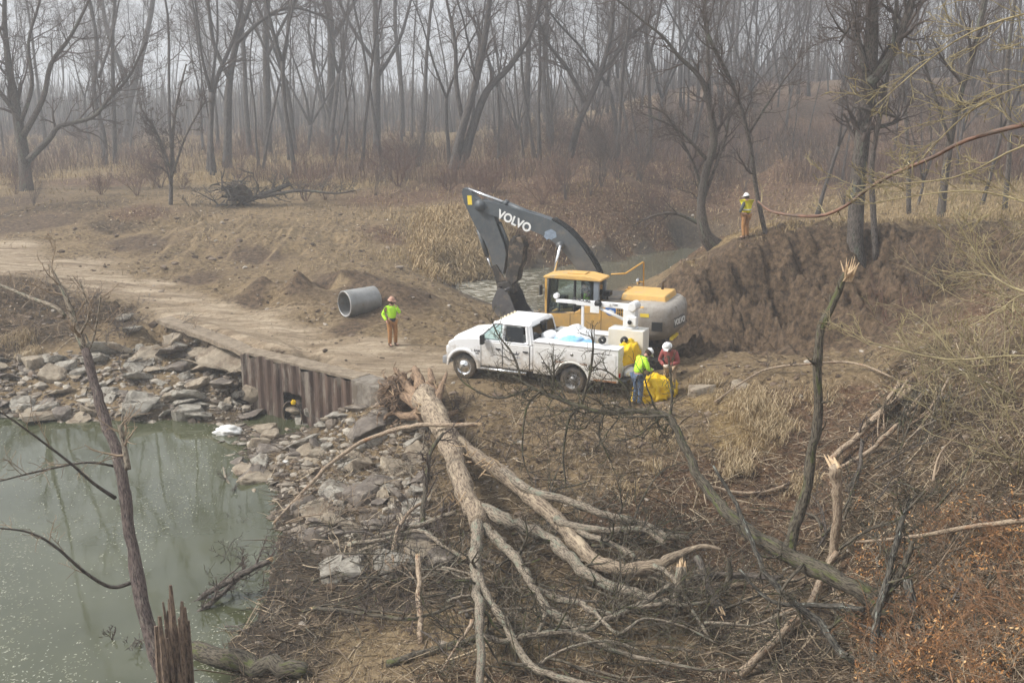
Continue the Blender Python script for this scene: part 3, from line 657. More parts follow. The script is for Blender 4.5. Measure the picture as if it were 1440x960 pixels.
def mud_low(m, z0, z1, col=(.33, .26, .18), amt=.8):
    nt = m.node_tree; b = nt.nodes['Principled BSDF']; lk = b.inputs['Base Color'].links[0]; src = lk.from_socket
    g = nt.nodes.new('ShaderNodeNewGeometry'); sx = nt.nodes.new('ShaderNodeSeparateXYZ'); nt.links.new(g.outputs['Position'], sx.inputs[0])
    mr = nt.nodes.new('ShaderNodeMapRange'); nt.links.new(sx.outputs[2], mr.inputs[0]); mr.inputs[1].default_value = z1; mr.inputs[2].default_value = z0; mr.inputs[3].default_value = 0; mr.inputs[4].default_value = .55
    n = noise(nt, 5, 6, .75, g.outputs['Position']); ad = nt.nodes.new('ShaderNodeMath'); ad.operation = 'ADD'; nt.links.new(n, ad.inputs[0]); nt.links.new(mr.outputs[0], ad.inputs[1])
    nt.links.new(mixc(nt, ramp(nt, ad.outputs[0], [(.60, (0, 0, 0)), (.95, (amt, amt, amt))]), src, col), b.inputs['Base Color'])
mud_low(M_white, .2, 1.3); mud_low(M_white_dirty, .1, 1.5); mud_low(M_black, -.1, 1.1, (.17, .13, .09)); mud_low(M_cwt, .9, 2.6, (.17, .135, .1), .7); mud_low(M_yel, 1.0, 2.6, (.36, .26, .14), .6); mud_low(M_grey, 1.5, 5.5, (.16, .14, .12), .5)
def glass(name, tint, alpha_mix=.75, rough=.03):
    m, nt, b = new_mat(name); nt.nodes.remove(b)
    out = nt.nodes['Material Output']
    tr = nt.nodes.new('ShaderNodeBsdfTransparent'); tr.inputs[0].default_value = (*tint, 1)
    gl = nt.nodes.new('ShaderNodeBsdfGlossy'); gl.inputs['Roughness'].default_value = rough; gl.inputs[0].default_value = (.9, .95, 1, 1)
    fr = nt.nodes.new('ShaderNodeFresnel'); fr.inputs[0].default_value = 1.5
    ms = nt.nodes.new('ShaderNodeMixShader'); nt.links.new(fr.outputs[0], ms.inputs[0]); nt.links.new(tr.outputs[0], ms.inputs[1]); nt.links.new(gl.outputs[0], ms.inputs[2])
    nt.links.new(ms.outputs[0], out.inputs['Surface']); return m
M_glass = glass('cab_glass', (.86, .92, .90))
M_glass_dark = glass('tinted_glass', (.07, .075, .08))

def text_mesh(name, body, size, M, parent, mat_, ext=.004, width=None, bold=False, xs=1.0):
    cu = bpy.data.curves.new(name, 'FONT'); cu.body = body; cu.size = size; cu.extrude = ext; cu.align_x = 'CENTER'; cu.align_y = 'CENTER'
    if bold: cu.offset = size * .035
    to = bpy.data.objects.new(name + '_src', cu); C.objects.link(to)
    dg = bpy.context.evaluated_depsgraph_get(); me = bpy.data.meshes.new_from_object(to.evaluated_get(dg))
    bpy.data.objects.remove(to)
    me.transform(M @ Matrix.Diagonal((xs, 1, 1, 1))); me.name = name
    me.materials.clear(); me.materials.append(mat_)
    o = bpy.data.objects.new(name, me); C.objects.link(o)
    if parent: o.parent = parent
    return o
def frame(o, x, z_):
    """matrix with local x along x, local z (text normal) along z_"""
    x = Vector(x).normalized(); z = Vector(z_).normalized(); y = z.cross(x).normalized(); x = y.cross(z)
    return Matrix(((x.x, y.x, z.x, o[0]), (x.y, y.y, z.y, o[1]), (x.z, y.z, z.z, o[2]), (0, 0, 0, 1)))

# ------------------------------------------------------------------ excavator
EA = R(22); EH = Vector((-math.cos(EA), math.sin(EA), 0)); EL = Vector((-EH.y, EH.x, 0))
EC = Vector((2.98, 36.5, -.12))
def E(px, py, yo=0.0):
    """line of sight onto the machine's fore-aft plane at side offset yo -> (forward, up)"""
    d = Vector(ray(px, py)); o = Vector((0, 0, CAMH)); p0 = EC + EL * yo
    t = (p0 - o).dot(EL) / d.dot(EL); p = o + d * t - EC
    return (p.dot(EH), p.z)
ex = empty('excavator', 'yellow tracked excavator with dark grey boom raised over the creek bank', 'excavator', EC, (0, 0, math.atan2(EH.y, EH.x)))
# tracks
for s in (-1, 1):
    y0, y1 = (s * 1.0, s * 1.6) if s > 0 else (-1.6, -1.0)
    prof = [(-2.0, .12), (-1.6, .02), (1.6, .02), (2.05, .14), (2.25, .5), (2.05, .86), (1.7, .93), (-1.7, .93), (-2.05, .86), (-2.25, .5)]
    mb = MB(); mb.prism(prof, y0, y1)
    for i in range(26):
        for zz in (0, .91): mb.box((-1.9 + i * .15, y0 - .01, zz), (-1.9 + i * .15 + .05, y1 + .01, zz + .045))
    mb.build('track', M_mudsteel, ex, smooth=False)
    mb = MB()
    for xx in (-1.75, 1.75): mb.cyl((xx, y0 - .03 , .48), (xx, y1 + .03, .48), .34, 18)
    mb.build('sprocket', M_mudsteel, ex)
mb = MB(); mb.box((-1.6, -1, .4), (1.6, 1, .85)); mb.cyl((0, 0, .85), (0, 0, 1.12), .75, 28); mb.build('undercarriage', M_mudsteel, ex, smooth=False)
mb = MB(); mb.box((-2.1, -1.3, 1.06), (1.45, 1.3, 1.26)); mb.box((-2.0, -.42, 1.26), (1.2, .38, 1.75)); mb.build('deck', M_mudsteel, ex, smooth=False)
# left bodywork behind and below the cab
side = [(1.45, 1.262), (1.45, 1.72), (.95, 1.78), (.35, 1.85), (.1, 2.05), (-.25, 2.18), (-.75, 2.2), (-2.02, 2.2), (-2.02, 1.262)]
mb = MB(); mb.prism(side, .40, 1.30); mb.build('side_panel', M_yel, ex, bevel=.035)
mb = MB(); mb.prism([(1.3, 1.264), (1.3, 1.75), (.2, 1.9), (-2.02, 2.18), (-2.02, 1.264)], -1.30, -.44); mb.build('side_panel', M_yel, ex, bevel=.035)
mb = MB(); mb.box((-2.02, -.42, 1.76), (-.3, .385, 2.17)); mb.box((-.9, -1.1, 2.17), (-.15, .38, 2.215)); mb.build('engine_deck', M_deck, ex, bevel=.02)
mb = MB(); mb.box((-2.6, -.95, 2.21), (-1.0, .62, 2.47), taper=.93); mb.build('engine_hood', M_yel_top, ex, bevel=.05)
mb = MB(); mb.box((-2.0, .55, 2.205), (-.5, 1.22, 2.225)); mb.build('walkway', M_deck, ex, smooth=False)
mb = MB()
for k in range(2):
    for i in range(15):
        if i % 5 == 4: continue
        x = -1.95 + i * .062; mb.box((x, 1.303, 1.98 - k * .14), (x + .035, 1.309, 2.09 - k * .14))
mb.build('louvre', M_blackplastic, ex, smooth=False)
mb = MB()
for x in (-.55, -1.42): mb.box((x, 1.301, 1.27), (x + .014, 1.306, 2.17))
mb.box((.55, 1.301, 1.27), (.562, 1.306, 1.80)); mb.build('door_seam', M_blackplastic, ex, smooth=False)
# counterweight: rounded plan, stacked sections
mb = MB(); secs = []
def cw_ring(z, g, back):
    ring = []
    for i in range(25):
        a = math.pi * (i / 24 - .5); cx, sx = math.cos(a), math.sin(a)
        y = math.copysign(abs(sx) ** .55, sx) * (1.33 - g); x = -2.02 - (back - g) * abs(cx) ** .5
        ring.append((x, y, z))
    return [(-1.72, -(1.33 - g), z)] + ring + [(-1.72, 1.33 - g, z)]
rings = [cw_ring(1.02, .22, .62), cw_ring(1.10, .08, .86), cw_ring(1.35, 0, 1.0), cw_ring(1.95, 0, 1.02), cw_ring(2.15, .03, 1.0), cw_ring(2.26, .12, .92), cw_ring(2.28, .3, .7)]
n = len(rings[0]); V = [p for r in rings for p in r]
F_ = [(j * n + i, j * n + (i + 1) % n, (j + 1) * n + (i + 1) % n, (j + 1) * n + i) for j in range(len(rings) - 1) for i in range(n)]
mb.add(V, F_); mb.f.append((np.array([list(range(n))[::-1]], np.int32), 0)); mb.f.append((np.array([list(range(6 * n, 7 * n))], np.int32), 0))
cwt = mb.build('counterweight', M_cwt, ex, recalc=True)
mb = MB(); mb.box((-2.65, 1.26, 1.42), (-2.3, 1.335, 1.72)); mb.build('recess_shade', M_blackplastic, cwt, smooth=False)  # solid black box; its colour stands in for the shade of a hollow
mb = MB(); mb.box((-2.2, 1.332, 1.86), (-1.9, 1.337, 1.98)); mb.build('warning_sticker', M_dec_y, cwt, smooth=False)
pl = Matrix.Translation((-3.035, .52, 1.66)) @ Matrix.Rotation(R(-9), 4, 'Z')
mb = MB(); mb.box((-.012, -.42, -.17), (.06, .42, .17), M=pl); mb.build('name_panel', M_grey, cwt, smooth=False)
text_mesh('name_lettering', 'VOLVO', .27, Matrix.Translation((0, 0, 0)) @ pl @ frame((-.018, 0, 0), (0, -1, 0), (-1, 0, 0)), cwt, M_text_w, .004, bold=True)
mb = MB(); mb.box((-2.95, .2, 1.09), (-2.85, 1.05, 1.17)); mb.build('yellow_edge', M_dec_y, cwt, smooth=False)
# cab
cab = empty('cab'); cab.parent = ex
X0, X1, YA, YB, Z0, Z1 = -.42, 1.42, .42, 1.30, 1.74, 2.98
mb = MB()
def post(a, b, w_=.045): mb.tube([a, b], w_, 4)
for y in (YA + .04, YB - .04):
    for a, b in (((X1 - .02, y, Z0 - .1), (X1 - .12, y, Z1)), ((.42, y, Z0), (.40, y, Z1)), ((X0 + .02, y, 2.1), (X0 + .10, y, Z1)), ((X1 - .04, y, Z0), (X0, y, Z0 + .1)), ((X1 - .1, y, Z1 - .02), (X0 + .1, y, Z1 - .02)), ((X0 + .62, y, Z0), (X0 + .56, y, 2.5))): post(a, b)
for x in (X1 - .1, X0 + .1): post((x, YA, Z1 - .02), (x, YB, Z1 - .02))
post((X1 - .02, YA, Z0), (X1 - .02, YB, Z0)); post((X0 + .02, YA, 2.1), (X0 + .02, YB, 2.1))
mb.build('cab_frame', M_blackplastic, cab, smooth=False)
mb = MB(); mb.box((X0 - .03, YB - .12, 1.95), (X0 + .16, YB + .012, Z1 - .03)); mb.box((X0 - .03, YA, 1.95), (X0 + .1, YA + .1, Z1 - .03)); mb.build('rear_post', pm('cab_post_grey', (.20, .22, .25), None, 3, .5), cab, bevel=.02)
mb = MB(); mb.prism([(X1 + .10, Z1 - .03), (X1 + .08, Z1 + .05), (.9, Z1 + .12), (0, Z1 + .13), (X0 - .12, Z1 + .03), (X0 - .12, Z1 - .04)], YA - .05, YB + .07)
mb.box((.1, .6, Z1 + .12), (.75, 1.1, Z1 + .17)); rf = mb.build('cab_roof', M_yel_top, cab, bevel=.03)
mb = MB(); mb.box((X1 - .03, YB + .005, 1.3), (X1 + .04, YB + .05, Z1)); mb.build('front_post', M_yel, cab, smooth=False)
for nm, q in (('side_window', [(X1 - .1, Z0 + .03), (X1 - .16, Z1 - .06), (.45, Z1 - .06), (.46, Z0 + .05)]), ('side_window', [(.36, Z0 + .12), (.36, Z1 - .06), (X0 + .3, Z1 - .08), (X0 + .2, 2.2)])):
    mb = MB(); mb.prism(q, YB - .035, YB - .025); mb.build(nm, M_glass, cab, smooth=False)
    mb = MB(); mb.prism(q, YA + .025, YA + .035); mb.build(nm, M_glass, cab, smooth=False)
mb = MB(); mb.box((X0 + .03, YA + .12, 2.16), (X0 + .04, YB - .14, Z1 - .1)); mb.build('rear_window', M_glass, cab, smooth=False)
mb = MB(); mb.box((X1 - .08, YA + .1, 1.86), (X1 - .07, YB - .1, Z1 - .1)); mb.build('windscreen', M_glass, cab, smooth=False)
mb = MB(); mb.box((X0 + .25, .6, 1.3), (X0 + .85, 1.12, 1.98)); mb.box((X0 + .2, .62, 1.98), (X0 + .36, 1.1, 2.62), taper=.9); mb.build('seat', M_blackplastic, cab, bevel=.04)
mb = MB(); mb.box((X0 + .1, YA + .05, 1.27), (X1 - .1, YB - .05, 1.33)); mb.tube([(1.1, .6, 1.3), (1.0, .62, 2.05)], .03, 6); mb.tube([(1.1, 1.1, 1.3), (1.0, 1.08, 2.05)], .03, 6); mb.box((.9, .5, 1.9), (1.15, .75, 2.25)); mb.build('control_console', M_blackplastic, cab, smooth=False)
mb = MB(); mb.tube([(X1 + .04, YB + .06, 2.6), (X1 + .14, YB + .16, 2.62)], .015, 5); mb.box((X1 + .1, YB + .1, 2.38), (X1 + .16, YB + .28, 2.72)); mb.build('mirror', M_blackplastic, cab, bevel=.02)
# handrail with mirror on the far side
mb = MB(); mb.tube([(-.5, .1, 3.0), (-.95, -.1, 3.02), (-1.35, -.9, 3.32), (-1.35, -1.0, 3.3), (-1.38, -1.0, 2.2)], .028, 6); mb.tube([(-1.38, -.98, 2.6), (-1.2, -.95, 2.62)], .02, 5)
hr = mb.build('handrail', M_yel, ex)
mb = MB(); mb.lathe([(0, .02), (.02, .12), (.04, .12), (.05, .02)], (-1.16, -.95, 2.62), (-.9, .3, .1), 14); mb.build('mirror', M_chrome, hr)
mb = MB(); mb.tube([(-2.15, -.6, 2.3), (-2.15, -.6, 2.72), (-2.25, -.6, 2.8)], .05, 10); mb.build('exhaust_pipe', M_mudsteel, ex)
mb = MB(); mb.cyl((-.55, .62, 2.2), (-.55, .62, 2.36), .035, 8); mb.box((-.68, .46, 2.36), (-.45, .8, 2.52)); mb.build('work_lamp', M_blackplastic, ex, bevel=.015)
mb = MB(); mb.box((-1.05, -1.05, 2.2), (-.75, -.75, 2.33)); mb.cyl((-.9, -.9, 2.33), (-.9, -.9, 2.42), .07, 10); mb.build('filler_cap', M_yel, ex, bevel=.015)
mb = MB(); mb.lathe([(0, .0), (0, .19), (.006, .19), (.007, .0)], (-.02 - .85, 1.302, 2.0), (0, 1, 0), 22); em = mb.build('round_emblem', M_blue, ex, smooth=False)
mb = MB(); mb.prism([(-1.02, 1.93), (-.72, 1.94), (-.76, 1.98), (-.86, 2.03), (-.98, 1.98)], 1.310, 1.313); mb.build('emblem_mark', M_text_w, em, smooth=False)
# boom
def plan(pxs, yo=0): return [E(a, b, yo) for a, b in pxs]
boom_c = [(.05, 1.75), (.12, 2.4), (.25, 3.0)] + plan([(805, 345), (784, 326), (764, 316), (730, 304), (700, 294), (679, 288)])
boom_w = [.34, .55, .60, .64, .64, .60, .53, .46, .34]
bc, bw = smooth_path([(x, 0, z) for x, z in boom_c], boom_w, 4)
def strip_poly(cc, ww):
    up, dn = [], []
    for i, p in enumerate(cc):
        a = cc[max(i - 1, 0)]; b = cc[min(i + 1, len(cc) - 1)]; d = (b - a).normalized(); nrm = Vector((-d.z, 0, d.x))
        up.append(p + nrm * ww[i] / 2); dn.append(p - nrm * ww[i] / 2)
    return up, dn
up, dn = strip_poly(bc, bw)
def beam(mb, up, dn, y0, y1):
    n = len(up); V = []
    for q in (up, dn):
        for y in (y0, y1): V += [(p.x, y, p.z) for p in q]
    F = []
    for i in range(n - 1):
        F += [(i, i + 1, n + i + 1, n + i), (2 * n + i, 3 * n + i, 3 * n + i + 1, 2 * n + i + 1), (i, 2 * n + i, 2 * n + i + 1, i + 1), (n + i, n + i + 1, 3 * n + i + 1, 3 * n + i)]
    F += [(0, n, 3 * n, 2 * n), (n - 1, 3 * n - 1, 4 * n - 1, 2 * n - 1)]
    mb.add(V, F)
mb = MB(); beam(mb, up, dn, -.24, .24)
boom = mb.build('boom', M_grey, ex, recalc=True, smooth=False)
mb = MB()
for yo in (-.27, .27): mb.cyl((boom_c[-1][0], yo * .6, boom_c[-1][1]), (boom_c[-1][0], yo * 1.2, boom_c[-1][1]), .20, 18)
p = E(788, 345, .3); mb.cyl((p[0], -.40, p[1]), (p[0], .40, p[1]), .13, 14); mb.build('pin_boss', M_grey, boom)
a, b = E(699, 300, .26), E(747, 323, .26)
tc_ = Vector(((a[0] + b[0]) / 2, .246, (a[1] + b[1]) / 2 + .0)); tl = math.hypot(a[0] - b[0], a[1] - b[1])
text_mesh('boom_lettering', 'VOLVO', .43, frame(tc_, (b[0] - a[0], 0, b[1] - a[1]), (0, 1, 0)), boom, M_text_w, .004, bold=True, xs=.92)
mb = MB(); q = E(773, 330, .26); V = []
for i in range(14): V.append((q[0] + math.cos(i * .449) * .26 * rnd.uniform(.6, 1.1), q[1] + math.sin(i * .449) * .22 * rnd.uniform(.6, 1.1)))
mb.prism(V, .242, .245); mb.build('worn_patch', pm('worn_patch', (.26, .33, .42), (.17, .2, .24), 8, .6), boom, smooth=False)
# hydraulics on the boom
a, b, c = E(659, 266), E(709, 285), E(765, 309)
mb = MB(); mb.tube([(b[0], 0, b[1]), (c[0], 0, c[1] )], .105, 12); mb.cyl((b[0] - .03, 0, b[1]), (b[0] - .15, 0, b[1] - .04), .125, 12); cyb = mb.build('arm_cylinder', M_grey, boom)
mb = MB(); mb.tube([(a[0], 0, a[1]), (b[0], 0, b[1])], .055, 10); mb.build('arm_cylinder_rod', M_chrome, cyb)
for yo in (-.42, .42):
    a = E(788, 345, yo); mb = MB(); mb.tube([(a[0], yo, a[1]), (a[0] + .28 - .62 * .0, yo, 2.7)], .05, 10)
    cb = mb.build('boom_cylinder', M_chrome, ex)
    mb = MB(); mb.tube([(a[0] + .27, yo, 2.75), (a[0] + .42, yo, 1.5)], .10, 12); mb.build('cylinder_barrel', M_grey, cb)
mb = MB()
for k, yo in enumerate((-.16, -.08, .0, .08, .16, .21)):
    off = .05 + .02 * (k % 2); pts = [(u.x, yo, u.z) for u in up]
    pts2 = []
    for i in range(2, len(up) - 14):
        nrm = (up[i] - dn[i]).normalized(); pts2.append((up[i].x + nrm.x * off, yo, up[i].z + nrm.z * off))
    mb.tube(pts2, .022, 6)
for i in (6, 10, 14, 18):
    nrm = (up[i] - dn[i]).normalized(); q = up[i] + nrm * .05; mb.tube([(q.x, -.22, q.z), (q.x, .24, q.z)], .035, 5)
mb.build('hydraulic_hose', M_blackplastic, boom)
# arm (dipper)
armp = [(654, 264), (661, 266), (670, 277), (679, 284), (687, 296), (697, 303), (702, 318), (712, 345), (714, 356), (712, 372), (710, 384), (697, 379), (690, 352), (682, 335), (673, 321), (664, 303), (655, 283), (652, 270)]
pa = plan(armp); mb = MB(); mb.prism(pa, -.17, .17)
arm = mb.build('arm', M_grey, ex, smooth=False, recalc=True)
mb = MB(); mb.prism(plan([(657, 275), (663, 275), (664, 288), (658, 288)], .17), .171, .175); mb.build('warning_sticker', M_dec_y, arm, smooth=False)
a, b, c = E(676, 322), E(689, 361), E(694, 378)
mb = MB(); mb.tube([(a[0] + .1, 0, a[1]), (b[0] + .1, 0, b[1])], .085, 10); bc_ = mb.build('bucket_cylinder', M_grey, arm)
mb = MB(); mb.tube([(b[0] + .1, 0, b[1]), (c[0] + .08, 0, c[1])], .045, 8); mb.build('cylinder_rod', M_chrome, bc_)
for yo in (-.2, .2):
    mb = MB(); mb.prism(plan([(692, 374), (698, 372), (712, 396), (706, 402), (699, 400)], yo), yo - .03, yo + .03); mb.build('bucket_link', M_mudsteel, arm, smooth=False)
# thumb folded against the arm
th = [(722, 334), (736, 332), (741, 345), (739, 352), (738, 366), (733, 378), (731, 392), (722, 400), (712, 398), (714, 385), (717, 372), (718, 352), (719, 340)]
mb = MB(); mb.prism(plan(th), -.24, .24)
for k in range(3):
    y = -.2 + k * .2; mb.prism(plan([(724, 331), (729, 331), (729, 340), (724, 340)]), y - .05, y + .05)
mb.build('thumb', M_mudsteel, ex, recalc=True, bevel=.03)
mb = MB(); a, b = E(698, 312), E(713, 350); mb.tube([(a[0] - .12, 0, a[1]), (b[0] - .12, 0, b[1])], .07, 8); mb.build('thumb_cylinder', M_grey, arm)
# bucket
bk_out = [(700, 404), (697, 412), (692, 424), (692, 432), (697, 441), (705, 448), (714, 450), (731, 446)]
bk_rim = [(731, 446), (723, 434), (717, 417), (711, 408)]
po = [Vector((a, 0, b)) for a, b in plan(bk_out, .62)]; pr = [Vector((a, 0, b)) for a, b in plan(bk_rim, .62)]
bucket = empty('bucket'); bucket.parent = ex
mb = MB()
op, _ = smooth_path(po, [0] * len(po), 3)
inn = []
cen = sum(op, Vector()) / len(op)
n = len(op)
V = [(p.x, y, p.z) for y in (-.62, .62) for p in op] + [(p.x + (cen.x - p.x) * .06, y, p.z + (cen.z - p.z) * .06) for y in (-.62, .62) for p in op]
F_ = []
for i in range(n - 1):
    F_ += [(i, i + 1, n + i + 1, n + i), (2 * n + i, 3 * n + i, 3 * n + i + 1, 2 * n + i + 1)]
F_ += [(0, n, 3 * n, 2 * n), (n - 1, 3 * n - 1, 4 * n - 1, 2 * n - 1)]
mb.add(V, F_)
side_poly = [(p.x, p.z) for p in op] + [(p.x, p.z) for p in pr[1:]]
for y in (-.62, .585): mb.prism(side_poly, y, y + .035)
mb.build('bucket_shell', M_bsteel, bucket, smooth=False, recalc=True)
mb = MB(); lip = pr[0]; ld = (pr[0] - pr[1]).normalized()
for k in range(5):
    y = -.58 + k * .29; mb.box((-.05, -.045, -.03), (.26, .045, .03), M=frame((lip.x, y, lip.z), ld, (ld.z, 0, -ld.x)) @ Matrix.Rotation(0, 4, 'Z'), taper=1)
mb.build('bucket_teeth', M_steel, bucket, smooth=False)
mb = MB(); a = E(703, 396); b = E(716, 402); mb.prism(plan([(700, 398), (716, 395), (722, 402), (724, 412), (712, 412), (700, 408)], .2), -.3, .3); mb.build('bucket_hinge', M_mudsteel, bucket, bevel=.03)
mb = MB(); mb.tube([(pr[-1].x, -.62, pr[-1].z), (pr[-1].x, .62, pr[-1].z)], .06, 8); mb.build('bucket_crossbar', M_bsteel, bucket)

# ------------------------------------------------------------------ service truck
TA = R(25); TH = Vector((-math.cos(TA), math.sin(TA), 0)); TL = Vector((-TH.y, TH.x, 0))
near_rear = W(804, 553, 0)
TC = near_rear - TL * 1.08
WB = 3.78
tk = empty('service_truck', 'white crew cab service truck with utility body parked beside the excavator', 'truck', TC, (0, 0, math.atan2(TH.y, TH.x)))
def arch(cx, r, z0, n=10):
    a0 = math.asin(max(-1, min(1, (z0 - .42) / r)))
    return [(cx + math.cos(a0 + (math.pi - 2 * a0) * i / n) * r, .42 + math.sin(a0 + (math.pi - 2 * a0) * i / n) * r) for i in range(n + 1)]
HW = 1.0
MLENS = pm('marker_lens', (.72, .62, .42), None, 3, .3)
# lower body with bonnet; front is +x
ar = arch(WB, .52, .5)
body = [(1.34, .50)] + [(1.34, 1.34), (2.9, 1.36), (3.2, 1.42), (3.6, 1.40), (4.12, 1.31), (4.34, 1.18), (4.41, .88), (4.42, .5)] + [(x, z) for x, z in ar if True]
mb = MB(); mb.prism(body, -HW, HW); tb = mb.build('body', M_white, tk, recalc=True, bevel=.06)
mb = MB(); mb.prism([(3.22, 1.36), (3.24, 1.475), (3.7, 1.47), (4.1, 1.40), (4.28, 1.27), (4.30, 1.1)], -.74, .74); mb.build('bonnet', M_white, tb, bevel=.07)
# greenhouse built as a tapered hull of the side profile
lo = [(1.56, 1.28), (3.22, 1.30)]; hi = [(1.80, 1.93), (2.62, 1.93)]
mb = MB()
V = [(1.56, -.96, 1.28), (3.22, -.96, 1.28), (3.22, .96, 1.28), (1.56, .96, 1.28), (1.74, -.80, 1.86), (2.66, -.80, 1.86), (2.66, .80, 1.86), (1.74, .80, 1.86), (1.85, -.70, 1.93), (2.5, -.70, 1.93), (2.5, .70, 1.93), (1.85, .70, 1.93)]
# greenhouse: lower edge at z 1.36, roof edge at 1.93, roof crown 2.03
def bar(a, b, r=.045): mb.tube([a, b], r, 4)
ZB, ZR = 1.36, 1.92
for s in (-1, 1):
    bar((3.30, .94 * s, ZB + .02), (2.70, .84 * s, ZR), .05); bar((1.40, .95 * s, ZB), (1.52, .84 * s, ZR), .07)
    bar((2.40, .95 * s, ZB), (2.37, .85 * s, ZR), .055); bar((2.74, .84 * s, ZR), (1.50, .84 * s, ZR), .06)
    bar((3.3, .955 * s, ZB), (1.40, .955 * s, ZB), .05); bar((1.50, .95 * s, ZB), (1.60, .84 * s, ZR), .09)
bar((2.70, -.84, ZR), (2.70, .84, ZR), .045); bar((1.50, -.84, ZR), (1.50, .84, ZR), .055); bar((1.40, -.95, ZB), (1.40, .95, ZB), .06)
mb.build('pillar_frame', M_white, tb, smooth=False)
mb = MB(); mb.add([(1.42, -.88, ZR - .02), (2.80, -.88, ZR - .02), (2.80, .88, ZR - .02), (1.42, .88, ZR - .02), (1.56, -.70, 2.03), (2.58, -.70, 2.03), (2.58, .70, 2.03), (1.56, .70, 2.03)],
                  [(0, 3, 2, 1), (4, 5, 6, 7), (0, 1, 5, 4), (1, 2, 6, 5), (2, 3, 7, 6), (3, 0, 4, 7)]); rfo = mb.build('roof', M_white, tb, bevel=.05)
for y in (-.5, -.25, 0, .25, .5):
    mb = MB(); mb.box((2.60, y - .04, 1.985), (2.70, y + .04, 2.05), taper=.6); mb.build('roof_marker_lamp', MLENS, rfo, bevel=.01)
SK = .11 / (ZR - ZB)
for s in (-1, 1):
    for k, q in enumerate(([(3.20, ZB + .04), (2.74, ZR - .06), (2.45, ZR - .06), (2.46, ZB + .04)], [(2.32, ZB + .04), (2.30, ZR - .06), (1.74, ZR - .06), (1.66, ZB + .04)])):
        V = []
        for off in (-.035, -.045):
            V += [(x, s * (.955 - (z - ZB) * SK - off), z) for x, z in q]
        mb = MB(); mb.add(V, [(0, 1, 2, 3), (7, 6, 5, 4), (0, 4, 5, 1), (1, 5, 6, 2), (2, 6, 7, 3), (3, 7, 4, 0)])
        mb.build('side_window', M_glass if k == 0 else M_glass_dark, tb, smooth=False)
mb = MB(); mb.add([(3.24, -.88, 1.42), (2.78, -.78, ZR - .05), (2.78, .78, ZR - .05), (3.24, .88, 1.42), (3.22, -.88, 1.42), (2.76, -.78, ZR - .05), (2.76, .78, ZR - .05), (3.22, .88, 1.42)], [(0, 1, 2, 3), (7, 6, 5, 4), (0, 4, 5, 1), (1, 5, 6, 2), (2, 6, 7, 3), (3, 7, 4, 0)]); mb.build('windscreen', M_glass, tb, smooth=False)
mb = MB(); V = [(1.345, -.84, 1.42), (1.445, -.78, ZR - .05), (1.445, .78, ZR - .05), (1.345, .84, 1.42)]; V += [(x + .02, y, z) for x, y, z in V]
mb.add(V, [(0, 1, 2, 3), (7, 6, 5, 4), (0, 4, 5, 1), (1, 5, 6, 2), (2, 6, 7, 3), (3, 7, 4, 0)]); mb.build('rear_window', M_glass_dark, tb, smooth=False)
mb = MB(); mb.box((1.31, -.04, 1.4), (1.38, .04, 1.9)); mb.box((1.36, -.2, 1.87), (1.46, .2, 1.95)); mb.build('rear_lamp_mount', M_blackplastic, tb, smooth=False)
mb = MB()
for y in (-.45, .45): mb.box((2.25, y - .26, .95), (2.75, y + .26, 1.25)); mb.box((2.2, y - .24, 1.2), (2.34, y + .24, 1.72), taper=.85)
mb.box((1.65, -.7, .95), (2.1, .7, 1.25)); mb.box((2.95, -.85, 1.1), (3.15, .85, 1.33)); mb.build('interior', M_blackplastic, tb, bevel=.03)
mb = MB()
an = [(.19 * math.cos(a * .449), .19 * math.sin(a * .449)) for a in range(15)]
mb.tube([(2.84 + z * .35, .42 + y, 1.40 + z * .9) for y, z in an], .014, 5); mb.build('steering_wheel', M_blackplastic, tb)
# doors, seams, handles
for s in (-1, 1):
    for x0, x1 in ((2.40, 3.14), (1.46, 2.38)):
        mb = MB(); y = s * HW; ya, yb = (y, y + .012) if s > 0 else (y - .012, y)
        mb.box((x0 + .012, ya, .56), (x1 - .012, yb, 1.31)); dr = mb.build('door', M_white_dirty if s > 0 else M_white, tb, bevel=.006)
        mb = MB(); mb.box((x0 + .05, s * (HW + .012) - .0, 1.10), (x0 + .22, s * (HW + .05), 1.145)); mb.build('door_handle', M_blackplastic, dr, bevel=.01)
    mb = MB()
    for x in (3.15, 2.39, 1.45): mb.box((x - .009, min(s * HW, s * (HW + .004)), .55), (x + .009, max(s * HW, s * (HW + .004)), 1.32))
    mb.build('door_seam', M_blackplastic, tb, smooth=False)
    mb = MB(); mb.tube([(3.0, s * .95, 1.38), (3.02, s * 1.12, 1.36)], .02, 6); mb.box((2.98, s * 1.15 - .09, 1.26), (3.08, s * 1.15 + .09, 1.56)); mb.build('mirror', M_blackplastic, tb, bevel=.025)
    mb = MB(); mb.tube([(3.15, s * 1.03, .44), (1.55, s * 1.03, .44)], .05, 8); mb.build('running_board', M_chrome, tk)
    mb = MB(); mb.add([(WB + math.cos(a) * rr, s * (HW + w_), .42 + math.sin(a) * rr) for rr, w_ in ((.52, .0), (.50, .05), (.60, .035), (.62, 0)) for a in [math.pi * i / 14 for i in range(15)]],
                      [(j * 15 + i, j * 15 + i + 1, (j + 1) * 15 + i + 1, (j + 1) * 15 + i) for j in range(3) for i in range(14)]); mb.build('wheel_arch_lip', M_white, tb)
text_mesh('badge', 'RAM', .105, frame((3.29, HW + .004, .985), (-1, 0, 0), (0, 1, 0)), tb, M_text_k, .003, bold=True)
text_mesh('badge', '3500', .06, frame((3.29, HW + .004, .90), (-1, 0, 0), (0, 1, 0)), tb, M_text_k, .003, bold=True)
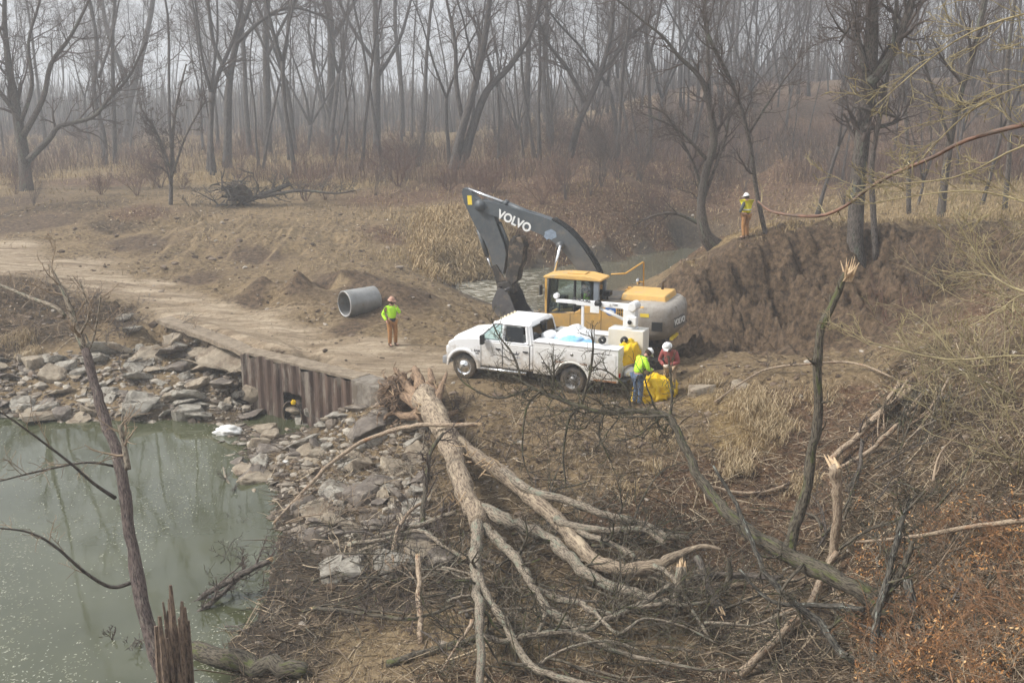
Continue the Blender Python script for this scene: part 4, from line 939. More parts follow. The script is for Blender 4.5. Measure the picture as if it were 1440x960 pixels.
mb = MB(); mb.prism([(3.44, .92), (3.52, .92), (3.48, 1.0)], HW + .001, HW + .005); mb.build('badge', M_text_k, tb, smooth=False)
lg = MB(); lg.prism([(1.84, 1.0), (2.06, .97), (2.02, 1.06), (1.94, 1.03), (1.90, 1.12), (1.87, 1.04), (1.78, 1.09)], HW + .0125, HW + .0165); lg.build('door_emblem', M_text_k, tb, smooth=False)
mb = MB(); mb.box((1.78, HW + .0125, .885), (2.06, HW + .016, .945)); mb.box((1.84, HW + .0125, .80), (2.0, HW + .016, .83)); mb.box((1.74, HW + .0125, .72), (1.92, HW + .016, .755)); mb.build('door_sign_band', pm('grey_lettering', (.42, .42, .43), None, 3, .6), tb, smooth=False)
mb = MB(); mb.box((4.38, -.96, .42), (4.58, .96, .68)); mb.box((4.2, -1.0, .5), (4.4, -.9, .66)); mb.box((4.2, .9, .5), (4.4, 1.0, .66)); mb.build('front_bumper', pm('bumper_grey', (.30, .30, .30), (.2, .2, .2), 3, .5), tk, bevel=.04)
mb = MB(); mb.box((4.405, -.55, .72), (4.43, .55, 1.06)); mb.build('grille', M_chrome, tb, bevel=.01)
for s in (-1, 1):
    mb = MB(); mb.box((4.28, s * .8 - .17, .82), (4.425, s * .8 + .17, 1.04)); mb.build('headlight', pm('headlamp_lens', (.75, .76, .78), None, 3, .1), tb, bevel=.02)
mb = MB(); mb.box((-1.35, -.45, .45), (4.2, -.35, .6)); mb.box((-1.35, .35, .45), (4.2, .45, .6)); mb.cyl((0, -.8, .42), (0, .8, .42), .08, 10); mb.cyl((WB, -.85, .42), (WB, .85, .42), .06, 10); mb.box((.4, -.6, .35), (1.4, .6, .62)); mb.build('chassis', M_blackplastic, tk, smooth=False)
def wheel(x, y, s, dual=False):
    w0 = .26 if not dual else .5
    root = empty('wheel'); root.parent = tk; root.location = (x, y, .42)
    mb = MB(); widths = [0] if not dual else [0, -.28]
    for o in widths:
        mb.lathe([(o * s, .27), (o * s, .34), (o * s - .02 * s, .385), (o * s - .05 * s, .415), (o * s - .20 * s, .415), (o * s - .24 * s, .38), (o * s - .25 * s, .27)], (0, 0, 0), (0, 1, 0), 40)
    mb.build('tyre', M_black, root)
    mb = MB()
    if dual: pr_ = [(.0, .275), (-.02, .25), (-.13, .235), (-.14, .15), (-.12, .11), (-.02, .10), (0, .085), (.0, .0)]
    else: pr_ = [(.0, .275), (-.02, .25), (-.05, .24), (.03, .14), (.06, .10), (.07, .07), (.07, .0)]
    mb.lathe([(a * s, b) for a, b in pr_], (0, -.005 * s, 0), (0, 1, 0), 32); mb.lathe([(-.13 * s, .28), (-.2 * s, .0)], (0, 0, 0), (0, 1, 0), 20)
    mb.build('rim', M_steel if dual else M_chrome, root)
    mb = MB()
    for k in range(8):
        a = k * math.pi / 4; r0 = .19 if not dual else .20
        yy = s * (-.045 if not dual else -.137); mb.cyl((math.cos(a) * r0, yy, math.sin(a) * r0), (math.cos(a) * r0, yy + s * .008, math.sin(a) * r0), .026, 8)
    mb.build('hand_hole_shade', M_blackplastic, root)  # solid black discs painted in for the shade of the rim holes
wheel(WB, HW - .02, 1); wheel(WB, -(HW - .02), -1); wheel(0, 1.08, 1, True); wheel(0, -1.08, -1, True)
# utility body
UB = empty('utility_body'); UB.parent = tk
ar2 = arch(0, .55, .5)
sidep = [(-1.5, .50), (-1.5, 1.50), (1.28, 1.50), (1.28, .50)] + ar2
for s in (-1, 1):
    ya, yb = (.62, 1.12) if s > 0 else (-1.12, -.62)
    mb = MB(); mb.prism(sidep, ya, yb); box = mb.build('tool_box', M_white_dirty, UB, recalc=True, bevel=.02)
    for x0, x1, z0, z1 in ((.66, 1.23, .6, 1.36), (-.62, .62, 1.02, 1.36), (-1.42, -.68, .6, 1.36)):
        mb = MB(); y = s * 1.12; mb.box((x0, min(y, y + s * .014), z0), (x1, max(y, y + s * .014), z1)); d = mb.build('locker_door', M_white_dirty, box, bevel=.006)
        mb = MB(); cx = (x0 + x1) / 2; cz = (z1 - .12) if x1 - x0 > 1 else (z0 + .3); mb.lathe([(0, .05), (.012, .05), (.013, 0)], (cx, y + s * .014, cz), (0, s, 0), 12); mb.build('latch', M_steel, d)
    mb = MB(); mb.box((-1.5, min(s * .6, s * 1.14), 1.502), (1.30, max(s * .6, s * 1.14), 1.54)); mb.build('lid', M_white, box, bevel=.01)
    mb = MB(); mb.add([(math.cos(a) * rr, s * (1.122 + w_), .42 + math.sin(a) * rr) for rr, w_ in ((.55, .0), (.55, .03), (.60, .022), (.62, 0)) for a in [math.pi * i / 14 for i in range(15)]],
                      [(j * 15 + i, j * 15 + i + 1, (j + 1) * 15 + i + 1, (j + 1) * 15 + i) for j in range(3) for i in range(14)]); mb.build('wheel_arch_lip', M_white_old, box)
    mb = MB(); mb.box((-1.45, s * 1.125 - .003, .502), (-.72, s * 1.125 + .003, .555)); mb.box((-.5, s * 1.128 - .003, .955), (.55, s * 1.128 + .003, .985)); mb.build('rust_streak', M_rust, box, smooth=False)
mb = MB(); mb.cyl((-.62, 1.12, .92), (-.62, 1.14, .92), .075, 14); mb.build('fuel_cap', M_blackplastic, UB)
mb = MB(); mb.box((-1.5, -.62, .62), (1.28, .62, .70)); mb.box((1.22, -.62, .70), (1.28, .62, 1.50)); mb.build('bed_floor', M_deck, UB, smooth=False)
mb = MB(); mb.box((-1.78, -1.1, .52), (-1.5, 1.1, .62)); mb.build('rear_bumper', M_blackplastic, UB, bevel=.02)
for s in (-1, 1):
    mb = MB(); mb.box((-1.52, s * 1.0 - .06, .66), (-1.49, s * 1.0 + .06, .78)); mb.build('tail_light', M_red, UB, bevel=.01)
# crane base box and crane at the far rear corner
mb = MB(); mb.box((-1.72, -1.14, .7), (-.55, -.55, 1.78)); mb.build('crane_pedestal', M_white_old, UB, bevel=.03)
cr = empty('crane'); cr.parent = tk
cx, cyy = -1.2, -.82
mb = MB(); mb.cyl((cx, cyy, 1.78), (cx, cyy, 1.84), .26, 20); mb.box((cx - .2, cyy - .16, 1.84), (cx + .2, cyy + .18, 2.42)); mb.box((cx - .26, cyy + .10, 1.9), (cx + .05, cyy + .24, 2.2)); mb.cyl((cx - .1, cyy - .25, 2.5), (cx - .1, cyy + .25, 2.5), .15, 16); mb.build('crane_turret', M_white, cr, bevel=.03)
ba, bb = Vector((cx, cyy, 2.46)), Vector((cx + 2.5, cyy + .06, 2.62))
mb = MB(); Mx = frame(ba, bb - ba, (0, 0, 1)); L = (bb - ba).length
mb.box((-.1, -.08, -.075), (L * .72, .08, .085), M=Mx); mb.box((L * .72, -.06, -.05), (L, .06, .06), M=Mx); mb.cyl(bb + Vector((0, -.08, 0)), bb + Vector((0, .08, 0)), .09, 14)
mb.cyl(ba + (bb - ba) * .28 + Vector((0, -.1, -.02)), ba + (bb - ba) * .28 + Vector((0, .12, -.02)), .06, 10)
bo = mb.build('crane_boom', M_white, cr, bevel=.015)
text_mesh('crane_lettering', 'LIFTMOORE', .125, frame(ba + (bb - ba) * .66 + Vector((0, .083, 0)), (bb - ba) * -1, (0, 1, 0)), bo, M_text_k, .003, bold=True)
text_mesh('crane_lettering', '3200', .09, frame(ba + (bb - ba) * .2 + Vector((0, .083, 0)), (bb - ba) * -1, (0, 1, 0)), bo, M_text_k, .003)
mb = MB(); mb.lathe([(0, 0), (0, .12), (.05, .12), (.06, 0)], ba + (bb - ba) * .42 + Vector((0, .08, -.03)), (0, 1, 0), 16); mb.build('sheave', M_blackplastic, bo)
mb = MB(); mb.tube([(cx + .12, cyy + .05, 2.02), (cx + 1.25, cyy + .05, 2.42)], .05, 10); mb.build('crane_cylinder', M_white, cr)
mb = MB(); mb.box((bb.x - .95, bb.y - .03, 1.50), (bb.x - .87, bb.y + .03, 2.5)); mb.build('boom_rest', M_white, cr, smooth=False)
mb = MB(); mb.box((cx + 1.0, cyy + .16, 2.2), (cx + 1.3, cyy + .17, 2.42)); mb.build('crane_load_sign', M_text_w, cr, smooth=False)
mb = MB(); mb.cyl((cx - .05, cyy + .25, 2.02), (cx - .05, cyy + .27, 2.02), .07, 12); mb.build('crane_control', M_blackplastic, cr)
def tw(x, y, z):   # truck-local to world
    return TC + TH * x + TL * y + Vector((0, 0, z))
# things carried in the bed
def lump_mesh(name, seed, rx, ry, rz, mats, amp=.2, freq=2.2, sub=4, flat=0, fold=0):
    bm = bmesh.new(); bmesh.ops.create_icosphere(bm, subdivisions=sub, radius=1)
    r_ = random.Random(seed); o1, o2 = r_.random() * 50, r_.random() * 50
    co = np.array([v.co[:] for v in bm.verts])
    dsp = 1 + amp * (fbm(co[:, 0] * freq + o1 + co[:, 2], co[:, 1] * freq + o2 + co[:, 2] * 1.3, 4) * 2) + (fold * np.abs(fbm(co[:, 0] * freq * 2 + o2, co[:, 1] * freq * .6 + o1 - co[:, 2], 3)) if fold else 0)
    for v, k in zip(bm.verts, dsp):
        v.co = Vector((v.co.x * rx * k, v.co.y * ry * k, v.co.z * rz * k))
        if v.co.z < -rz * .5: v.co.z = -rz * .5
    me = bpy.data.meshes.new(name); bm.to_mesh(me); bm.free()
    me.polygons.foreach_set('use_smooth', [True] * len(me.polygons))
    for m in (mats if isinstance(mats, (list, tuple)) else [mats]): me.materials.append(m)
    o = bpy.data.objects.new(name, me); C.objects.link(o); return o
M_tarp_w = pm('white_sheeting', (.78, .79, .80), (.66, .68, .70), 5, .5, bstr=.3)
M_tarp_b = pm('blue_sheeting', (.16, .42, .72), (.40, .58, .74), 4, .5)
M_yfab = pm('yellow_pipe_fabric', (.86, .58, .02), (.72, .44, .01), 5, .6, bstr=.4, bdist=.03)
o = lump_mesh('sheeting_bundle', 3, .62, .40, .36, M_tarp_w, .16, 1.6, fold=.25); o.location = tw(.22, .22, 1.52); o.rotation_euler.z = math.atan2(TH.y, TH.x)
tag(o, 'white plastic sheeting heaped up in the truck bed', 'sheeting')
o = lump_mesh('tarp', 4, .62, .34, .16, M_tarp_b, .2, 2, fold=.2); o.location = tw(.18, .40, 1.50); o.rotation_euler.z = math.atan2(TH.y, TH.x); tag(o, 'light blue tarp under the white sheeting in the truck bed', 'tarp')
o = lump_mesh('bag', 5, .30, .26, .24, M_tarp_w, .08, 1.6); o.location = tw(1.05, .30, 1.50); tag(o, 'small cream coloured bag right behind the truck cab', 'bag')
def reel(loc, label):
    t = MB(); t.lathe([(-.06, .04), (-.06, .115), (-.04, .115), (-.04, .08), (.04, .08), (.04, .115), (.06, .115), (.06, .04)], (0, 0, 0), (.3, 1, 0), 18)
    o = t.build('hose_reel', M_blackplastic); o.location = loc; tag(o, label, 'hose reel')
reel(tw(-.85, .78, 1.70), 'black hose reel on the near side lid of the truck body'); reel(tw(-1.35, .2, 1.62), 'black hose reel at the tail of the truck bed beside the yellow bundle')
# yellow bundles
o = lump_mesh('fabric_bundle', 8, .28, .62, .42, M_yfab, .16, 2.2, fold=.4); o.location = tw(-1.42, .05, 1.15); o.rotation_euler.z = math.atan2(TH.y, TH.x); tag(o, 'yellow folded fabric bundle hanging out of the truck tail', 'bundle')
o = lump_mesh('bag', 9, .16, .35, .14, M_tarp_w, .15, 2.4); o.location = tw(-1.64, .45, .72); o.rotation_euler.z = math.atan2(TH.y, TH.x); tag(o, 'white rag bag on the rear bumper below the yellow bundle', 'bag')
# ------------------------------------------------------------------ people
M_skin = pm('skin', (.52, .30, .22), (.45, .25, .18), 5, .6)
M_hiviz = pm('hi_vis_lime', (.55, .95, .05), (.42, .80, .04), 6, .7, bstr=.4, bdist=.02)
M_hiviz_y = pm('hi_vis_yellow', (.90, .82, .03), (.74, .66, .03), 6, .7, bstr=.4, bdist=.02)
M_duck = pm('brown_duck_cloth', (.42, .215, .085), (.30, .15, .06), 8, .9, bstr=.4, bdist=.015)
M_khaki = pm('khaki_cloth', (.42, .31, .20), (.30, .22, .15), 8, .9, bstr=.4)
M_jean = pm('blue_denim', (.12, .17, .25), (.06, .085, .14), 9, .9, bstr=.4)
M_maroon = pm('faded_red_cloth', (.36, .10, .09), (.24, .065, .06), 8, .9, bstr=.4)
M_dkcloth = pm('dark_cloth', (.045, .05, .055), (.025, .028, .03), 8, .9)
M_grcloth = pm('grey_green_cloth', (.10, .12, .11), (.06, .07, .07), 8, .9)
M_hat = pm('hard_hat_white', (.86, .86, .85), None, 3, .3)
M_hatr = pm('hard_hat_rust', (.52, .30, .22), None, 3, .4)
M_boot = pm('boot_leather', (.11, .065, .04), (.07, .045, .03), 8, .8)
M_hair = pm('hair_brown', (.05, .03, .02), None, 8, .9)
M_glove = pm('work_glove', (.72, .66, .56), (.6, .5, .4), 8, .9)
M_refl = pm('reflective_tape', (.75, .76, .72), None, 3, .4)
def skin_mesh(name, verts, edges, radii, mat_, parent, levels=2, flat=None):
    me = bpy.data.meshes.new(name); me.from_pydata([tuple(v) for v in verts], edges, []); me.update()
    o = bpy.data.objects.new(name, me); C.objects.link(o)
    sk = o.modifiers.new('skin', 'SKIN'); sk.use_smooth_shade = True
    for i, r in enumerate(radii):
        r = r if isinstance(r, tuple) else (r, r)
        me.skin_vertices[0].data[i].radius = r
    me.skin_vertices[0].data[0].use_root = True
    sb = o.modifiers.new('sub', 'SUBSURF'); sb.levels = levels; sb.render_levels = levels
    dg = bpy.context.evaluated_depsgraph_get(); m2 = bpy.data.meshes.new_from_object(o.evaluated_get(dg))
    bpy.data.objects.remove(o)
    m2.name = name; m2.materials.clear(); m2.materials.append(mat_)
    m2.polygons.foreach_set('use_smooth', [True] * len(m2.polygons))
    o = bpy.data.objects.new(name, m2); C.objects.link(o)
    if parent: o.parent = parent
    return o
def person(label, loc, face, J, top, top_mat, leg_mat, hat=None, boots=M_boot, glove=None, vest=None, hem=None, extra=None, scale=1.0, beard=False, hood=None):
    """J: joint positions in metres, x = facing, y = left, z = up"""
    root = empty('person', label, 'person', loc, (0, 0, face)); root.scale = (scale,) * 3
    V = {k: Vector(v) for k, v in J.items()}
    names = ['pelvis', 'waist', 'chest', 'neck', 'head', 'crown_', 'hipL', 'kneeL', 'ankL', 'toeL', 'hipR', 'kneeR', 'ankR', 'toeR', 'shL', 'elL', 'wrL', 'shR', 'elR', 'wrR']
    hd = (V['head'] - V['neck']).normalized()
    V['crown_'] = V['head'] + hd * .10
    idx = {k: i for i, k in enumerate(names)}; pts = [V[k] for k in names]
    E_ = [('pelvis', 'waist'), ('waist', 'chest'), ('chest', 'neck'), ('neck', 'head'), ('head', 'crown_'), ('pelvis', 'hipL'), ('hipL', 'kneeL'), ('kneeL', 'ankL'), ('ankL', 'toeL'), ('pelvis', 'hipR'), ('hipR', 'kneeR'), ('kneeR', 'ankR'), ('ankR', 'toeR'), ('chest', 'shL'), ('shL', 'elL'), ('elL', 'wrL'), ('chest', 'shR'), ('shR', 'elR'), ('elR', 'wrR')]
    ed = [(idx[a], idx[b]) for a, b in E_]
    rad = {'pelvis': .12, 'waist': .115, 'chest': .13, 'neck': .055, 'head': .085, 'crown_': .07, 'hipL': .085, 'kneeL': .055, 'ankL': .04, 'toeL': .035, 'shL': .06, 'elL': .042, 'wrL': .028}
    rr = [rad.get(k, rad.get(k[:-1] + 'L', .05)) for k in names]
    for s in 'LR':          # hands: palm and five fingers each
        w_, e_ = V['wr' + s], V['el' + s]; d = (w_ - e_).normalized(); f = Vector(J.get('palm' + s, tuple(d))).normalized()
        side = f.cross(Vector((0, 0, 1))); side = side.normalized() if side.length > .2 else Vector((0, 1, 0)); nrm = side.cross(f).normalized()
        pi_ = len(pts); pts.append(w_ + f * .05); rr.append((.036, .02)); ed.append((idx['wr' + s], pi_))
        for k in range(4):
            b0 = w_ + f * .085 + side * (.027 - .018 * k); L = (.072, .08, .075, .058)[k]
            a = len(pts); pts += [b0, b0 + f * L * .5 - nrm * .012, b0 + f * L * .8 - nrm * .035]; rr += [.0095, .0085, .007]; ed += [(pi_, a), (a, a + 1), (a + 1, a + 2)]
        sg = 1 if s == 'L' else -1
        a = len(pts); b0 = w_ + f * .04 + side * .035 * sg; pts += [b0, b0 + f * .03 + side * .02 * sg, b0 + f * .055 + side * .018 * sg - nrm * .01]; rr += [.012, .010, .008]; ed += [(pi_, a), (a, a + 1), (a + 1, a + 2)]
    skin_mesh('body', pts, ed, rr, M_skin, root, 1)
    # face, ears, hair
    fwd = (Vector(J.get('look', (1, 0, -.1)))).normalized(); fwd = (fwd - hd * fwd.dot(hd)).normalized(); lft = hd.cross(fwd)
    hc = V['head'] + hd * .02
    mb = MB(); fr = Matrix((( fwd.x, lft.x, hd.x, hc.x), (fwd.y, lft.y, hd.y, hc.y), (fwd.z, lft.z, hd.z, hc.z), (0, 0, 0, 1)))
    mb.add([tuple(fr @ Vector(p)) for p in ((.085, -.012, .02), (.085, .012, .02), (.09, -.018, -.035), (.09, .018, -.035), (.122, 0, -.028), (.1, 0, .01))], [(0, 5, 4), (5, 1, 4), (0, 4, 2), (1, 3, 4), (2, 4, 3)])
    for s in (-1, 1): mb.lathe([(-.01, .012), (0, .03), (.012, .02)], fr @ Vector((0, s * .086, 0)), lft * s, 8)
    fc = mb.build('face', M_skin, root)
    mb = MB()
    for s in (-1, 1): mb.lathe([(0, .0), (.004, .011), (.008, .0)], fr @ Vector((.086, s * .032, .018)), fwd, 8)
    mb.box((.084, -.025, -.062), (.094, .025, -.054), M=fr); mb.build('eyes_and_mouth', M_hair, fc)
    if beard: mb = MB(); mb.lathe([(-.02, .075), (.03, .07), (.06, .03)], fr @ Vector((.03, 0, -.05)), (fwd - hd).normalized(), 12); mb.build('beard', M_hair, root)
    mb = MB(); mb.lathe([(0, .1), (.05, .1), (.08, .06)] if not hat else [(-.07, .08), (-.02, .098), (.05, .098)], hc - fwd * .012, hd, 16); mb.build('hair', M_hair, root)
    if hat is not None:
        mb = MB(); prof = [(.045, .15), (.05, .150), (.055, .118), (.09, .116), (.13, .098), (.16, .06), (.172, 0)]; mb.lathe(prof, hc, (hd + fwd * .06).normalized(), 24)
        mb.tube([fr @ Vector((-.06, 0, .168)), fr @ Vector((.06, 0, .168))], .014, 6)
        mb.prism([(.10, .045), (.19, .035), (.19, .045), (.10, .060)], -.075, .075, M=fr); mb.build('hard_hat', hat, root)
    # clothing
    def chain(nm, keys, edges, radii, mat_, lv=1): return skin_mesh(nm, [V[k] if isinstance(k, str) else k for k in keys], edges, radii, mat_, root, lv)
    base = V['neck'].lerp(V['chest'], .12)
    chain('jacket' if top == 'jacket' else top, ['chest', 'waist', V['pelvis'] + Vector((0, 0, .03)), base, 'shL', V['shL'].lerp(V['elL'], .5), 'elL', V['elL'].lerp(V['wrL'], .55), V['elL'].lerp(V['wrL'], .96), 'shR', V['shR'].lerp(V['elR'], .5), 'elR', V['elR'].lerp(V['wrR'], .55), V['elR'].lerp(V['wrR'], .96)],
          [(0, 1), (1, 2), (0, 3), (0, 4), (4, 5), (5, 6), (6, 7), (7, 8), (0, 9), (9, 10), (10, 11), (11, 12), (12, 13)], [(.185, .15), (.175, .145), (.185, .15), .085, .085, .075, .065, .058, .052, .085, .075, .065, .058, .052], top_mat)
    chain('trousers', [V['pelvis'], 'hipL', V['hipL'].lerp(V['kneeL'], .5), 'kneeL', V['kneeL'].lerp(V['ankL'], .5), V['ankL'] + Vector((0, 0, .01)), 'hipR', V['hipR'].lerp(V['kneeR'], .5), 'kneeR', V['kneeR'].lerp(V['ankR'], .5), V['ankR'] + Vector((0, 0, .01))],
          [(0, 1), (1, 2), (2, 3), (3, 4), (4, 5), (0, 6), (6, 7), (7, 8), (8, 9), (9, 10)], [(.165, .14), .115, .105, .085, .078, .075, .115, .105, .085, .078, .075], leg_mat)
    for s in 'LR':
        a, t = V['ank' + s], V['toe' + s]; hl = a - (t - a) * .35; hl.z = t.z
        skin_mesh('boot', [a + Vector((0, 0, .06)), a - Vector((0, 0, .03)), t.lerp(hl, .5), t, hl], [(0, 1), (1, 2), (2, 3), (1, 4)], [.062, .058, (.05, .045), (.05, .035), (.05, .042)], boots, root, 1)
    if glove:
        for s in 'LR':
            w_, e_ = V['wr' + s], V['el' + s]; f = Vector(J.get('palm' + s, tuple(w_ - e_))).normalized()
            skin_mesh('glove', [w_, w_ + f * .05, w_ + f * .12, w_ + f * .16], [(0, 1), (1, 2), (2, 3)], [.04, (.055, .035), (.05, .03), .025], glove, root, 1)
    if vest:
        chain('vest', ['chest', 'waist', V['pelvis'] + Vector((0, 0, .07)), base], [(0, 1), (1, 2), (0, 3)], [(.235, .185), (.205, .175), (.215, .178), .10], vest)
        mb = MB()
        ctr = V['waist'].lerp(V['chest'], .25); n_ = (V['chest'] - V['waist']).normalized(); a_ = n_.orthogonal()
        mb.lathe([(-.025, .19), (-.025, .205), (.025, .205), (.025, .19)], ctr, n_, 24); mb.build('reflective_band', M_refl, root)
    if hem: chain('jacket_hem', ['waist', V['pelvis'] + Vector((0, 0, .02)), V['pelvis'] - Vector((0, 0, .05))], [(0, 1), (1, 2)], [(.178, .15), (.20, .165), (.195, .16)], hem)
    if hood: skin_mesh('hood', [V['neck'] - Vector((0, 0, .05)) - fwd * .02, V['neck'] + hd * .03 - fwd * .02], [(0, 1)], [.12, .09], hood, root, 1)
    return root
def yaw_to(px_from, target): return math.atan2(target[1] - px_from[1], target[0] - px_from[0])
STAND = dict(pelvis=(0, 0, .95), waist=(0, 0, 1.12), chest=(0, 0, 1.34), neck=(0, 0, 1.52), head=(.02, 0, 1.64), hipL=(0, .10, .90), kneeL=(.03, .12, .50), ankL=(-.02, .13, .09), toeL=(.15, .16, .045),
             hipR=(0, -.10, .90), kneeR=(.03, -.12, .50), ankR=(-.02, -.13, .09), toeR=(.15, -.16, .045), shL=(0, .19, 1.43), elL=(-.04, .27, 1.15), wrL=(.08, .22, .92), shR=(0, -.19, 1.43), elR=(-.04, -.27, 1.15), wrR=(.08, -.22, .92))
def pose(**k): d = dict(STAND); d.update(k); return d
# worker on the road, hand raised to his face, other hand on his pocket
p = G(552, 486); p.z = Tz(p.x, p.y) - .01
person('worker in lime hi-vis jacket and brown trousers standing on the dirt road beside the pipe', p, R(-62), pose(elL=(.16, .26, 1.22), wrL=(.20, .10, 1.47), palmL=(-.1, -.3, .9), elR=(-.12, -.30, 1.17), wrR=(.08, -.24, .98), look=(1, .25, -.05), kneeR=(.06, -.11, .5), ankR=(0, -.10, .09), toeR=(.16, -.10, .045)),
       'jacket', M_hiviz, M_duck, M_hatr, hem=M_dkcloth, hood=M_grcloth, beard=True)
# inspector on the cut bank, back turned
p = G(1050, 342); p = onground(p.x, p.y + .35, -.02)
person('worker in yellow vest and white hard hat standing on top of the cut bank', p, R(135), pose(elL=(.02, .33, 1.20), wrL=(.17, .20, 1.05), palmL=(.4, -1, 0), elR=(.02, -.33, 1.20), wrR=(.17, -.20, 1.05), palmR=(.4, 1, 0)), 'jacket', M_grcloth, M_duck, M_hat, vest=M_hiviz_y)
# man in lime jacket and jeans behind the truck, bending over his hands
p = G(896, 570); p.z = Tz(p.x, p.y) - .01
person('worker in lime jacket and blue jeans bending behind the truck tail', p, R(28), pose(waist=(.02, 0, 1.12), chest=(.12, 0, 1.33), neck=(.23, 0, 1.48), head=(.33, 0, 1.56), shL=(.12, .19, 1.41), shR=(.12, -.19, 1.41), elL=(.2, .27, 1.14), wrL=(.42, .12, 1.08), elR=(.2, -.27, 1.14), wrR=(.42, -.10, 1.08), look=(.8, 0, -.7)),
       'jacket', M_hiviz, M_jean, M_hat, hood=M_dkcloth, glove=M_glove)
# man in the red jacket facing him
p = WY(941, 560, W(941, 560, 0).y + .15); p = onground(p.x, p.y, -.01)
person('worker in faded red jacket and white hard hat looking down at his gloves', p, R(-118), pose(waist=(.03, 0, 1.12), chest=(.12, 0, 1.34), neck=(.22, 0, 1.50), head=(.30, 0, 1.60), shL=(.12, .21, 1.42), shR=(.12, -.21, 1.42), elL=(.13, .30, 1.14), wrL=(.34, .10, 1.08), elR=(.13, -.30, 1.14), wrR=(.34, -.08, 1.05), look=(.75, 0, -.7), palmL=(.5, -.8, -.2), palmR=(.5, .8, -.2)),
       'jacket', M_maroon, M_khaki, M_hat, glove=M_glove, hood=M_dkcloth)
# operator in the cab
p = EC + EH * (.12) + EL * .86 + Vector((0, 0, 1.33))
person('operator in lime shirt sitting at the controls inside the excavator cab', p, math.atan2(EH.y, EH.x), dict(pelvis=(0, 0, .72), waist=(0, 0, .88), chest=(.0, 0, 1.08), neck=(.02, 0, 1.25), head=(.05, 0, 1.36), hipL=(.05, .10, .70), kneeL=(.45, .14, .68), ankL=(.55, .14, .12), toeL=(.70, .14, .06), hipR=(.05, -.10, .70), kneeR=(.45, -.14, .68), ankR=(.55, -.14, .12), toeR=(.70, -.14, .06),
       shL=(0, .18, 1.16), elL=(.12, .24, .92), wrL=(.38, .22, .86), shR=(0, -.18, 1.16), elR=(.12, -.24, .92), wrR=(.38, -.22, .86), look=(1, .5, -.2)), 'shirt', M_hiviz, M_khaki, M_hatr, scale=.9)
# yellow fabric pile on the ground between them
o = lump_mesh('fabric_pile', 14, .48, .42, .36, M_yfab, .25, 2.6, fold=1.1); p = G(922, 560); o.location = (p.x, p.y, Tz(p.x, p.y) + .24); o.rotation_euler.z = .5
tag(o, 'heap of bright yellow fabric on the ground between the two workers', 'fabric pile')
o = lump_mesh('fabric_pile', 15, .32, .24, .28, M_yfab, .25, 3, fold=1.1); p = G(908, 566); o.location = (p.x, p.y, Tz(p.x, p.y) + .16); tag(o, 'smaller yellow fold of fabric beside the boots of the worker in jeans', 'fabric pile')
# probe rod and lantern behind the truck
mb = MB(); p = G(925, 540); mb.box((-.35, -.18, 0), (.35, .18, .32)); bx_ = mb.build('tool_chest', M_blackplastic, bevel=.03); bx_.location = (p.x + .1, p.y + .5, Tz(p.x, p.y) + .45); bx_.rotation_euler.z = R(20)
bx_.location.z = Tz(p.x, p.y + .5) + 0.35
tag(bx_, 'black tool chest with a red lamp between the two workers behind the truck', 'tool chest')
mb = MB(); mb.cyl((.2, -.18, .17), (.2, -.21, .17), .07, 14); mb.build('lamp', M_red, bx_)
mb = MB()
for sx in (-.28, .28):
    for sy in (-.13, .13): mb.box((sx - .02, sy - .02, -.36), (sx + .02, sy + .02, 0))
mb.build('stand', M_blackplastic, bx_, smooth=False)
# ------------------------------------------------------------------ water
def water_mat(name, c1, c2, rough, ripple, foam=None):
    m, nt, b = new_mat(name); O = coords(nt, 'Object')
    n = noise(nt, .35, 3, .6, O); col = ramp(nt, n, [(.3, c1), (.7, c2)])
    if foam:
        mp = nt.nodes.new('ShaderNodeMapping'); mp.inputs['Scale'].default_value = (.9, 1.6, 1); mp.inputs['Rotation'].default_value = (0, 0, R(-25)); nt.links.new(O, mp.inputs['Vector'])
        f = noise(nt, 1.0, 8, .68, mp.outputs[0], 2.2); sx = nt.nodes.new('ShaderNodeSeparateXYZ'); nt.links.new(O, sx.inputs[0])
        mr = nt.nodes.new('ShaderNodeMapRange'); nt.links.new(sx.outputs[0], mr.inputs[0]); mr.inputs[1].default_value = 6; mr.inputs[2].default_value = -3; mr.inputs[3].default_value = 0; mr.inputs[4].default_value = .18
        ad = nt.nodes.new('ShaderNodeMath'); ad.operation = 'ADD'; nt.links.new(f, ad.inputs[0]); nt.links.new(mr.outputs[0], ad.inputs[1])
        ff = ramp(nt, ad.outputs[0], [(.61, (0, 0, 0)), (.70, (.85, .85, .85))]); col = mixc(nt, ff, col, foam)
    nt.links.new(col, b.inputs['Base Color']); b.inputs['Roughness'].default_value = rough; b.inputs['IOR'].default_value = 1.33; b.inputs['Specular IOR Level'].default_value = 1.0
    r = noise(nt, 3.0, 3, .5, coords(nt, 'Object', (1, 2.2, 1))); bump(nt, b, r, ripple, .03); return m
M_pool = water_mat('pool_water', (.050, .055, .028), (.080, .085, .048), .005, .03)
M_river = water_mat('river_water', (.075, .072, .046), (.115, .108, .074), .06, .12, (.50, .47, .40))
def sheet(name, x0, x1, y0, y1, z, m, n=40):
    xs = np.linspace(x0, x1, n); ys = np.linspace(y0, y1, n); A, B = np.meshgrid(xs, ys)
    mb = MB(); i = (np.arange(n - 1)[:, None] * n + np.arange(n - 1)[None, :]).reshape(-1)
    mb.add(np.stack([A, B, np.full_like(A, z)], -1).reshape(-1, 3), np.stack([i, i + 1, i + n + 1, i + n], -1)); o = mb.build(name, m); o['kind'] = 'structure'; return o
sheet('pool_water', -60, 2, 11, 38.3, -2.0, M_pool)
sheet('river_water', -6, 60, 43.5, 105, -.92, M_river)

